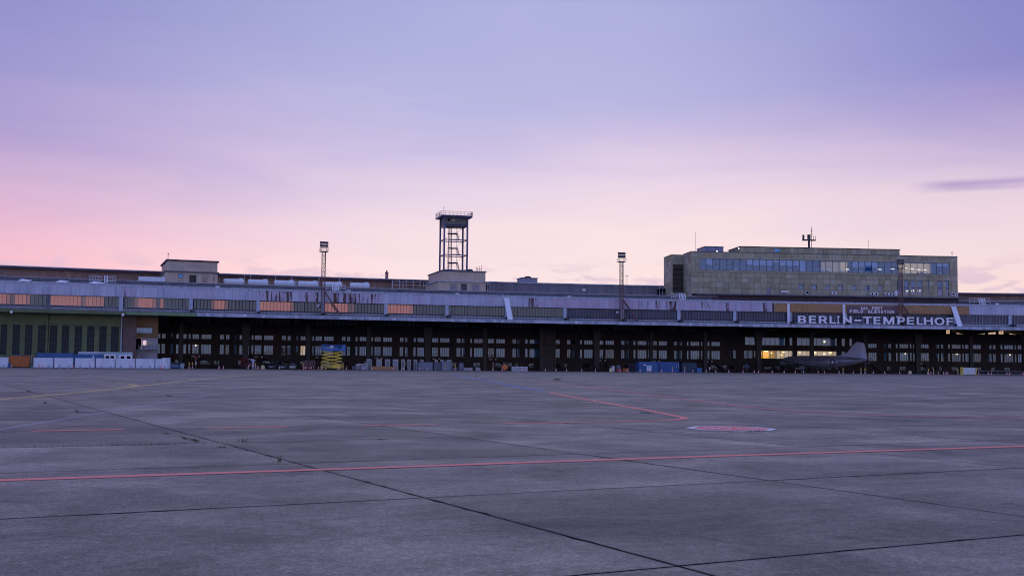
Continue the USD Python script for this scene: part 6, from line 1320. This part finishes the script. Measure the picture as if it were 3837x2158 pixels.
for sg in (1, -1):
    w = pl.part('wing', surf([(sg*.9, 1.2, 4.9, 2.25), (sg*5.5, 1.0, 4.1, 2.62), (sg*12, .65, 2.6, 3.25), (sg*17.2, .35, 1.35, 3.72), (sg*17.9, .2, .6, 3.8)][::sg]), M_al, smooth=40)
    pl.part('flap', B().add([(-1.1, sg*1.6, 2.27), (-1.0, sg*8.5, 2.86), (-1.75, sg*8.5, 2.55), (-2.0, sg*1.6, 1.92), (-1.1, sg*1.6, 2.22), (-1.0, sg*8.5, 2.81), (-1.75, sg*8.5, 2.5), (-2.0, sg*1.6, 1.87)], [(0, 1, 2, 3), (7, 6, 5, 4), (0, 4, 5, 1), (2, 6, 7, 3), (3, 7, 4, 0), (1, 5, 6, 2)]), M_ald, w)
    pl.part('tailplane', surf([(sg*.3, -14.0, 3.0, 4.05), (sg*3.5, -14.2, 2.2, 4.25), (sg*5.7, -14.4, 1.2, 4.4), (sg*6.0, -14.5, .6, 4.42)][::sg], .10), M_al, smooth=40)
    for j, (y, zz) in enumerate(((4.4, 2.5), (8.8, 2.92))):
        q = pl.part('engine_nacelle', B().lathe([(.05, 5.1), (.45, 5.05), (.68, 4.85), (.72, 4.2), (.70, 3.2), (.55, 1.5), (.25, -.4), (.02, -.9)], 16, (0, sg*y, zz), 'x'), M_ald, smooth=40)
        pl.part('cowl_opening', B().lathe([(0, 5.12), (.5, 5.12)], 16, (0, sg*y, zz), 'x'), M_black, q)
        pr = B().lathe([(0, 5.75), (.16, 5.55), (.2, 5.2)], 10, (0, sg*y, zz), 'x')
        for b in range(3):
            t = 2*math.pi*b/3+.5; pr.add([(5.4+dx, sg*y+r*math.cos(t)-o*math.sin(t), zz+r*math.sin(t)+o*math.cos(t)) for r, o in ((.15, .08), (1.1, .16), (1.95, .08)) for o, dx in ((-o, -.02), (o, .05))], [(0, 2, 3, 1), (2, 4, 5, 3)])
        pl.part('propeller', pr, M_dark, q)
    g = B().bar((.9, sg*4.3, 2.4), (.6, sg*4.3, .65), .12, 8).bar((-.6, sg*4.3, 2.2), (.6, sg*4.3, .8), .07, 6)
    q = pl.part('main_gear', g, M_ald)
    for dy in (-.35, .35): pl.part('wheel', B().lathe([(.12, -.18), (.5, -.18), (.58, -.12), (.58, .12), (.5, .18), (.12, .18)], 16, (.6, sg*4.3+dy, .58), 'y'), M_tyre, q); pl.part('hub', B().lathe([(0, -.19), (.26, -.19), (.26, .19), (0, .19)], 10, (.6, sg*4.3+dy, .58), 'y'), M_rail, q)
    pl.part('gear_door', B().box(-.5, 1.4, sg*4.95-.02, sg*4.95+.02, 1.1, 2.2), M_al, q)
q = pl.part('nose_gear', B().bar((9.0, 0, 2.0), (9.2, 0, .5), .1, 8), M_ald); pl.part('wheel', B().lathe([(.1, -.15), (.42, -.15), (.48, -.1), (.48, .1), (.42, .15), (.1, .15)], 14, (9.2, 0, .48), 'y'), M_tyre, q)
fin = [(-6.6, 4.85), (-9.4, 5.15), (-11.0, 5.9), (-12.3, 7.3), (-13.3, 8.45), (-13.9, 8.75), (-14.9, 8.7), (-15.0, 8.5), (-15.0, 4.3), (-11, 4.3)]
def finmesh(pts, t0=.20):
    from shapely.geometry import Polygon
    m = trimesh.creation.extrude_polygon(Polygon(pts), 1.0, engine='earcut'); v = np.array(m.vertices); th_ = t0*(1-.55*np.clip((v[:, 1]-4.3)/4.4, 0, 1)); v = np.stack([v[:, 0], (v[:, 2]-.5)*th_*2, v[:, 1]], 1); return v, np.array(m.faces)[:, ::-1]
pl.part('fin', finmesh(fin), pm('fin_aluminium', (.40, .43, .48), .45, .1, .5, .4)); pl.part('rudder', finmesh([(-15.06, 8.62), (-15.06, 4.35), (-16.9, 4.15), (-16.75, 5.2), (-16.15, 8.2), (-15.8, 8.55)], .13), pm('rudder_aluminium', (.44, .47, .52), .45, .1, .5, .4))
for i in range(9):
    x = -5.6+i*1.35; r = 1.6
    for sg in (1,): t = .30; pl.part('cabin_window', B().lathe([(0, 0), (.2, 0), (.2, .02), (0, .02)], 10, (0, 0, 0), 'y').move((x, sg*R*math.cos(t)+.012-(.1 if i == 0 else 0), zc+R*1.06*math.sin(t))), M_black)
pl.part('cockpit_glass', B().add([(9.3, 1.0, 3.5), (10.1, .62, 3.38), (9.75, .5, 3.85), (8.95, .82, 4.15), (9.3, -1.0, 3.5), (10.1, -.62, 3.38), (9.75, -.5, 3.85), (8.95, -.82, 4.15)], [(0, 1, 2, 3), (7, 6, 5, 4), (1, 5, 6, 2)]), M_carglass)
pl.part('door_outline', B().box(-7.6, -6.2, 1.50, 1.515, 2.6, 4.3), M_ald)
# star roundel with side bars on the left flank: flat painted layers
yy = 1.63; cx, cz = -7.3, 3.15
def disc(r, y, nn=24): return B().add([(cx, y, cz)]+[(cx+r*math.cos(2*math.pi*k/nn), y, cz+r*math.sin(2*math.pi*k/nn)) for k in range(nn)], [(0, (k+1) % nn+1, k+1) for k in range(nn)])
M_nb = flat('insignia_navy', (.012, .018, .05), .5); M_nw = flat('insignia_white', (.68, .69, .70), .5)
ro = pl.part('roundel', disc(.82, yy).box(cx-1.75, cx+1.75, yy-.012, yy-.004, cz-.3, cz+.3), M_nb)
pl.part('bars', B().box(cx-1.65, cx-.82, yy+.004, yy+.008, cz+.06, cz+.22).box(cx-1.65, cx-.82, yy+.004, yy+.008, cz-.22, cz-.06).box(cx+.82, cx+1.65, yy+.004, yy+.008, cz+.06, cz+.22).box(cx+.82, cx+1.65, yy+.004, yy+.008, cz-.22, cz-.06), M_nw, ro)
sp = [(cx, yy+.01, cz)]+[(cx+(.72 if k % 2 == 0 else .29)*math.sin(math.pi*k/5), yy+.01, cz+(.72 if k % 2 == 0 else .29)*math.cos(math.pi*k/5)) for k in range(10)]
pl.part('star', B().add(sp, [(0, k+1, (k+1) % 10+1) for k in range(10)]), M_nw, ro)

# ------------------------------------------------------------------ painted lines on the apron
def paint(name, col, keep=.5, soft=.14):
    n = {'g': ('geometry', {}), 'n': ('noise_texture', {'scale': 5.5, 'detail': 8.0, 'roughness': .75}), 'n2': ('noise_texture', {'scale': 1.1, 'detail': 4.0, 'roughness': .6}), 'a': ('math', {'math_type': 'multiply_add', 'value2': .6}), 'a2': ('math', {'math_type': 'multiply', 'value2': .4}),
         'k': ('map_range', {'range_type': 'smoothstep', 'from_min': keep-soft, 'from_max': keep+soft, 'to_min': .10, 'to_max': 1.0, 'clamp': True}),
         'p': ('principled_bsdf', {'base_color': tuple(col), 'roughness': .65, 'specular_ior_level': .3}), 't': ('transparent_bsdf', {}), 'x': ('mix_closure', {})}
    return usdkit.material(stage, '/World/Looks/'+name, n, [('g.position', 'n.vector'), ('g.position', 'n2.vector'), ('n2.fac', 'a2.value1'), ('n.fac', 'a.value1'), ('a2.value', 'a.value3'), ('a.value', 'k.value'), ('k.result', 'x.fac'), ('t.BSDF', 'x.closure1'), ('p.BSDF', 'x.closure2')], surface='x.closure')
P_red = paint('worn_red_paint', (.90, .25, .185), .20); P_redf = paint('faded_red_paint', (.75, .20, .16), .44); P_yel = paint('worn_yellow_paint', (.60, .43, .14), .40); P_yelf = paint('faded_yellow_paint', (.55, .43, .16), .48); P_blue = paint('worn_blue_paint', (.13, .22, .50), .48); P_gho = paint('ghost_grey_paint', (.36, .36, .40), .56)
def ribbon(pts, w, z=.007):
    P = [gp(*p) for p in pts]
    if len(P) > 6:
        for _ in range(3): P = [P[0]]+[q for a, b in zip(P, P[1:]) for q in (a*.75+b*.25, a*.25+b*.75)]+[P[-1]]
    Q = [P[0]]
    for a, b in zip(P, P[1:]):
        m = max(1, int(np.linalg.norm(b-a)/2.5)); Q += [a+(b-a)*(i+1)/m for i in range(m)]
    Q = np.array(Q); d = np.gradient(Q, axis=0); d /= np.linalg.norm(d, axis=1)[:, None]; nn = np.stack([-d[:, 1], d[:, 0]], 1); wj = np.array([w/2*(1+.06*math.sin(i*2.1)) for i in range(len(Q))])[:, None]
    v = np.vstack([np.c_[Q-nn*wj, np.full(len(Q), z)], np.c_[Q+nn*wj, np.full(len(Q), z)]]); m = len(Q)
    return v, np.array([(i, i+1, m+i+1, m+i) for i in range(m-1)])
def line(pts, w, mat, lab, z=.007, grp=None): solo('painted_line', B().add(*ribbon(pts, w, z)), mat, lab, 'painted line', grp)
line([(-700, 1833), (0, 1800), (1280, 1757), (2560, 1713), (3837, 1672), (4400, 1654)], .27, P_red, 'long unbroken red line crossing the whole foreground apron')
for a, b, lab in (((115, 1615.5), (462, 1609.5), 'thin red dash on the apron nearest the left edge'), ((770, 1603.5), (1073, 1599), 'thin red dash on the apron, second from the left'), ((1360, 1594.5), (1635, 1589.5), 'thin red dash on the apron left of the red turning loop')):
    line([a, b], .28, P_red, lab)
loop = [(1880, 1587), (2090, 1584), (2300, 1580.5), (2440, 1577), (2500, 1575), (2540, 1572.6), (2560, 1569.6), (2567, 1566.6), (2561, 1563.4), (2540, 1559.8), (2500, 1551.5), (2450, 1541.5), (2380, 1529), (2310, 1517), (2230, 1502), (2150, 1488), (2060, 1471.5)]
line(loop, .28, P_red, 'red turning line with a sharp bend left of the painted octagon')
line([(2035, 1464.5), (1960, 1452), (1860, 1434), (1780, 1419), (1690, 1402)], .40, P_blue, 'faint blue line running on from the red turning line', .0075)
line([(1990, 1428), (2200, 1449), (2400, 1474), (2560, 1495.5), (2760, 1520), (2960, 1540), (3200, 1554), (3500, 1560.5), (3837, 1563), (4100, 1564)], .30, P_redf, 'long curving faded red line across the right apron')
line([(-200, 1512), (0, 1496.5), (220, 1478), (450, 1455), (620, 1435), (800, 1416), (1000, 1398)], .45, P_yel, 'yellow taxi line running from left edge towards the hall', .0078)
line([(385, 1434), (440, 1435), (490, 1439), (512, 1444.5), (480, 1450), (455, 1454.5)], .40, P_yel, 'short curved yellow branch of the taxi line', .0085)
for a, b, lab in (((128, 1496.5), (192, 1494), 'short yellow bar below the yellow taxi line'), ((345, 1449), (408, 1448), 'short yellow bar left of the curved yellow branch'), ((2505, 1461.5), (2655, 1467), 'thin yellow bar on the apron above the curving red line'), ((2350, 1467), (2460, 1467), 'thin pale yellow bar left of the other yellow bar'), ((2465, 1499), (2505, 1500), 'short yellow bar right of the red turning line'), ((2755, 1464.5), (2860, 1465.5), 'faint yellow bar before the aircraft'), ((3540, 1459), (3837, 1462), 'faint yellow bar at the right of the apron')): line([a, b], .45, P_yelf, lab)
line([(0, 1610), (300, 1560), (640, 1505), (900, 1463)], .16, P_gho, 'ghost of an old line crossing the left apron', .0083)
line([(1460, 1448), (1920, 1467)], .25, P_gho, 'ghost of an old pale line in the middle apron', .0083)
# painted octagon
oc = (gp(2591, 1597.6)+gp(2907, 1606.6)+gp(2573.4, 1604.7)+gp(2895.6, 1614.3))/4; rr = 1.22; rot = math.atan2(*(gp(2907, 1606.6)-gp(2573.4, 1604.7))[::-1])
ok = T('painted_octagon', 'red and white stop octagon painted on the apron concrete', 'painted sign', (oc[0], oc[1], 0), rot-.10)
def octa(r, z, t=0): return B().add([(0, 0, z)]+[(r*math.cos(math.pi*k/4+t), r*math.sin(math.pi*k/4+t), z) for k in range(8)], [(0, k+1, (k+1) % 8+1) for k in range(8)])
ok.part('white_border', octa(rr, .008), paint('octagon_white', (.80, .80, .80), .05)); ok.part('red_field', octa(rr*.86, .0105), paint('octagon_red', (.78, .20, .16), .08))
m = meshkit.text_mesh('STOP', .62, .001, False); lo, hi = m.bounds; V = np.array(m.vertices); V = np.stack([-(V[:, 0]-(lo[0]+hi[0])/2)*1.45/(hi[0]-lo[0]), -(V[:, 1]-(lo[1]+hi[1])/2)*.85, .0135+V[:, 2]], 1); ok.part('lettering', (V, np.array(m.faces)), paint('octagon_letters', (.80, .78, .78), .18))

# ------------------------------------------------------------------ traffic cones
G = 'striped traffic cones along the canopy'
def cone_parts(k, lamp):
    k.part('base', B().box(-.24, .24, -.24, .24, 0, .05), M_cbase); st = [(.0, .19, .26), (.26, .26, .44), (.44, .44, .60), (.60, .60, .76), (.76, .76, .90)]
    zs = [.05, .23, .41, .58, .74, .90]; rad = lambda z: .185-.155*z/.9
    for i in range(5): k.part('stripe', B().lathe([(rad(zs[i]), zs[i]), (rad(zs[i+1]), zs[i+1])]+([(0, zs[i+1])] if i == 4 else []), 12), M_cr if i % 2 == 0 else M_cw, smooth=50)
    if lamp: q = k.part('lamp', B().lathe([(.05, .90), (.05, .98), (.13, 1.0), (.16, 1.14), (.13, 1.3), (.04, 1.34), (0, 1.34)], 10), M_cy, smooth=40); k.part('handle', B().bar((-.05, 0, 1.34), (-.05, 0, 1.52), .03).bar((.05, 0, 1.34), (.05, 0, 1.52), .03).bar((-.06, 0, 1.52), (.06, 0, 1.52), .03), M_cy, q)
M_cbase = flat('cone_base', (.17, .03, .035), .8); M_cy = flat('yellow_lamp_plastic', (.62, .46, .05), .4)
cones = [(c2(x), 1300+y*.2562, 0) for x, y in ((113, 297), (168, 295), (575, 302), (614, 302), (1049, 308), (1064, 308), (1490, 310), (1918, 315), (2345, 318), (2363, 318))]
cones += [(c3(x), 1330+y*.2562, L) for x, y, L in ((267, 205, 1), (315, 200, 1), (705, 208, 0), (766, 203, 0), (1130, 212, 0), (1238, 205, 1), (1264, 203, 0), (1281, 203, 0), (1319, 195, 0), (1371, 192, 0), (1587, 213, 0), (1939, 208, 1), (1963, 206, 0), (1978, 206, 0), (2020, 202, 0), (2054, 200, 0), (2089, 197, 0), (2156, 212, 0), (2209, 220, 0), (2446, 217, 0), (2568, 225, 0))]
cones += [(c4(x), 1320+y*.2562, L) for x, y, L in ((315, 260, 0), (439, 265, 0), (754, 263, 0), (906, 268, 0), (1137, 262, 0), (1253, 270, 0), (1515, 268, 1), (1661, 275, 1), (1882, 270, 0), (2022, 277, 0), (2213, 275, 0), (2348, 280, 0))]
cones += [(c5(x), 1320+y*.295, L) for x, y, L in ((123, 243, 0), (145, 243, 0), (419, 247, 0), (552, 245, 0), (688, 250, 0), (879, 247, 0), (1055, 253, 0), (1260, 250, 0), (1367, 253, 0), (1463, 253, 0), (1622, 257, 0), (1735, 255, 0), (1896, 258, 0), (2032, 260, 1), (2190, 262, 1), (2293, 258, 0), (2463, 265, 0))]
cones += [(x, 1399+(x-2650)*.0088, L) for x, L in ((2682, 0), (2731, 0), (2784, 0), (2826, 0), (2842, 0), (2893, 0), (2938.5, 0), (2980, 0), (3011, 0), (3066, 0), (3089, 0), (3144, 0), (3159, 1), (3197, 0), (3226, 1), (3241, 1), (3272, 0), (3315, 0), (3371, 0), (3413.5, 0))]
cones += [(c6(x), 1320+y*.2473, L) for x, y, L in ((1116, 345, 0), (1130, 343, 1), (1165, 340, 0), (1207, 340, 1), (1277, 340, 0), (1357, 347, 0), (1392, 345, 0), (1418, 347, 0), (1573, 350, 1), (1888, 350, 0), (2037, 350, 0), (2080, 352, 0), (2316, 357, 0), (2352, 350, 0), (2560, 358, 0))]
refs = [(0, 31, 'hoarding cut by the picture edge'), (31, 122, 'the orange skip'), (122, 200, 'the hoarding panel next to the skip'), (200, 276, 'the second hoarding panel'), (276, 357, 'the hoarding by the blue container end'), (357, 432, 'the hoarding of the left cabin'), (432, 508, 'the hoarding by the brick pier'), (508, 630, 'the narrow hoarding panel'), (630, 790, 'the blue estate car'), (790, 900, 'the dark wall before the red truck'), (900, 960, 'the red truck and signpost'), (960, 1000, 'the yellow drum by the signpost'), (1000, 1100, 'the three parked cars'), (1100, 1190, 'the maroon van'), (1190, 1320, 'the yellow scissor lift'), (1320, 1395, 'the stacked pale boards'), (1395, 1490, 'the row of pine crates'), (1490, 1570, 'the grey green door panels'), (1570, 1640, 'the wide blue grey crate'), (1640, 1720, 'the tall blue grey crate'), (1720, 1800, 'the long low pale box'), (1800, 1870, 'the striped pole'), (1870, 1940, 'the orange mixer'), (1940, 2000, 'the white barrier rack'), (2000, 2160, 'the dark lift shaft'), (2160, 2270, 'the wall left of the cream drum'), (2270, 2305, 'the cream drum'), (2305, 2380, 'the red and orange crates'), (2380, 2460, 'the bright blue container'), (2460, 2545, 'the darker blue container'), (2545, 2630, 'the green blue container'), (2630, 2760, 'the dark wall right of the containers'), (2760, 2860, 'the small blue sign'), (2860, 3000, 'the aircraft wing tip'), (3000, 3110, 'the aircraft wing root'), (3110, 3210, 'the star roundel'), (3210, 3290, 'the aircraft tail'), (3290, 3390, 'the dark wall right of the aircraft'), (3390, 3440, 'the round yellow drum at right'), (3440, 3560, 'the wall left of the tarpaulin'), (3560, 3660, 'the yellow tarpaulin board'), (3660, 3740, 'the first grey barriers at right'), (3740, 3900, 'the last grey barriers at right')]
members = {}
for i, c in enumerate(cones):
    for j, (a, b, _) in enumerate(refs):
        if a <= c[0] < b: members.setdefault((j, c[2]), []).append(i)
protos = {}
for i, (x, y, lamp) in enumerate(cones):
    j = [q for q in range(len(refs)) if refs[q][0] <= x < refs[q][1]][0]; m = sorted(members[(j, lamp)], key=lambda q: cones[q][0]); rk = m.index(i); nm = len(m)
    kind = 'lamp topped striped cone' if lamp else 'striped cone'
    lab = f'{kind} before {refs[j][2]}'
    if nm == 2: lab += ', '+('left' if rk == 0 else 'right')+' of two'
    elif nm > 2: lab += f', {wh_[rk]} of {["", "", "", "three", "four", "five", "six", "seven", "eight", "nine"][nm]} from left'
    ytyp = 1378.5+(x-270)*.0078; v = -3.0+max(-5, min(14, (ytyp-y)*4))
    s = S(x, v, 1385); loc = W(s, v, 0); ro = random.Random(i).uniform(-.7, .7)
    if lamp not in protos: protos[lamp] = T('traffic_cone', lab, 'traffic cone', loc, th(s), G); cone_parts(protos[lamp], lamp)
    else:
        path = numbered('/World', 'traffic_cone'); xf = UsdGeom.Xform.Define(stage, path); xf.AddTranslateOp().Set(Gf.Vec3d(*map(float, loc))); xf.AddRotateZOp().Set(math.degrees(th(s)+ro)); p = xf.GetPrim(); p.GetReferences().AddInternalReference(protos[lamp].path); p.SetInstanceable(True); tagp(p, lab, 'traffic cone', G)

# ------------------------------------------------------------------ weeds in the joints
M_weed = [pm('weed_green', (.075, .105, .045), .7, .3, 6), pm('dry_weed', (.17, .16, .09), .8, .3, 6)]
def tuft(px, py, wd, h, n, lab, mat=0, name='weed_tuft', cat='weed'):
    p = gp(px, py); r = random.Random(int(px*7+py)); b = B()
    for i in range(n):
        t = r.gauss(0, .5)*wd; q = _n*-1*t if wd > .25 else np.array([t*.7, t*.3]); q = q if r.random() < .8 else q+np.array([r.gauss(0, .05), r.gauss(0, .05)]); hh = .6*h*r.uniform(.4, 1.1); lx, ly = r.gauss(0, .35)*hh, r.gauss(0, .35)*hh; w = .004+.007*r.random()
        a = r.uniform(0, 6.28); u = np.array([math.cos(a), math.sin(a), 0])*w; o = np.array([q[0], q[1], 0]); m_ = o+np.array([lx*.4, ly*.4, hh*.6]); e = o+np.array([lx, ly, hh])
        b.add([o-u, o+u, m_+u*.8, m_-u*.8, e], [(0, 1, 2), (0, 2, 3), (3, 2, 4)])
    k = T(name, lab, cat, (p[0], p[1], 0)); k.part('blades', b, M_weed[mat], kind='stuff')
def alongA(px, py, wd, h, n, lab, mat=0):
    p = gp(px, py); r = random.Random(int(px*3+py)); b = B()
    for i in range(n):
        q = _t*r.gauss(0, .5)*wd+np.array([r.gauss(0, .03), r.gauss(0, .03)]); hh = .6*h*r.uniform(.3, 1.1); lx, ly = r.gauss(0, .35)*hh, r.gauss(0, .35)*hh; w = .006+.008*r.random(); a = r.uniform(0, 6.28); u = np.array([math.cos(a), math.sin(a), 0])*w; o = np.array([q[0], q[1], 0]); e = o+np.array([lx, ly, hh]); b.add([o-u, o+u, e], [(0, 1, 2)])
    k = T('weed_tuft', lab, 'weed', (p[0], p[1], 0)); k.part('blades', b, M_weed[mat], kind='stuff')
tuft(1045, 1729, .06, .24, 14, 'tall thin weed stalks in the joint left of the long red line', 1)
tuft(728, 1651, .35, .08, 70, 'green grass tuft in the slanting joint, largest of its row'); tuft(690, 1643, .3, .07, 60, 'small green tuft just left of the largest grass tuft'); tuft(625, 1625, .3, .06, 40, 'small dry tuft up the slanting joint', 1); tuft(830, 1676, .15, .05, 20, 'tiny tuft in the slanting joint above the red line')
tuft(290, 1542, .5, .08, 60, 'dark tuft in the slanting joint at left'); tuft(168, 1510, .5, .09, 50, 'green tuft below the yellow taxi line'); tuft(108, 1467, 1.2, .13, 70, 'spread of green weeds above the yellow taxi line at left')
tuft(636, 1484, .9, .13, 70, 'green weed patch in the joint below the curved yellow branch'); tuft(597, 1432, .7, .18, 40, 'dark weed beside the yellow taxi line'); alongA(440, 1668, 2.2, .07, 90, 'low weeds along the cross joint left of the slanting joint'); alongA(545, 1667, .8, .07, 50, 'short row of weeds near the slanting joint'); tuft(910, 1655, .2, .20, 22, 'thin stalks right of the slanting joint', 1)
tuft(2088, 1424, .9, .5, 140, 'bushy green weed standing alone in the middle apron'); tuft(1785, 1411, .6, .25, 60, 'small green weed left of the bushy weed'); alongA(1840, 1446, 1.8, .2, 80, 'weeds along a joint below the blue line'); tuft(2425, 1549, .5, .10, 80, 'dark weed beside the red turning line'); alongA(2300, 1502, 5, .12, 160, 'long row of weeds right of the red turning line'); alongA(1845, 1481, 1.5, .12, 70, 'dark weeds in the joint below the ghost line')
alongA(520, 1398, 6, .3, 120, 'far strip of weeds before the hoarding, left part'); alongA(640, 1400, 4, .25, 70, 'far strip of weeds before the hoarding, right part'); alongA(2820, 1616, .9, .07, 60, 'weeds at the lower edge of the painted octagon'); tuft(1420, 1647, .25, .05, 26, 'tiny tuft in the cross joint in the middle')
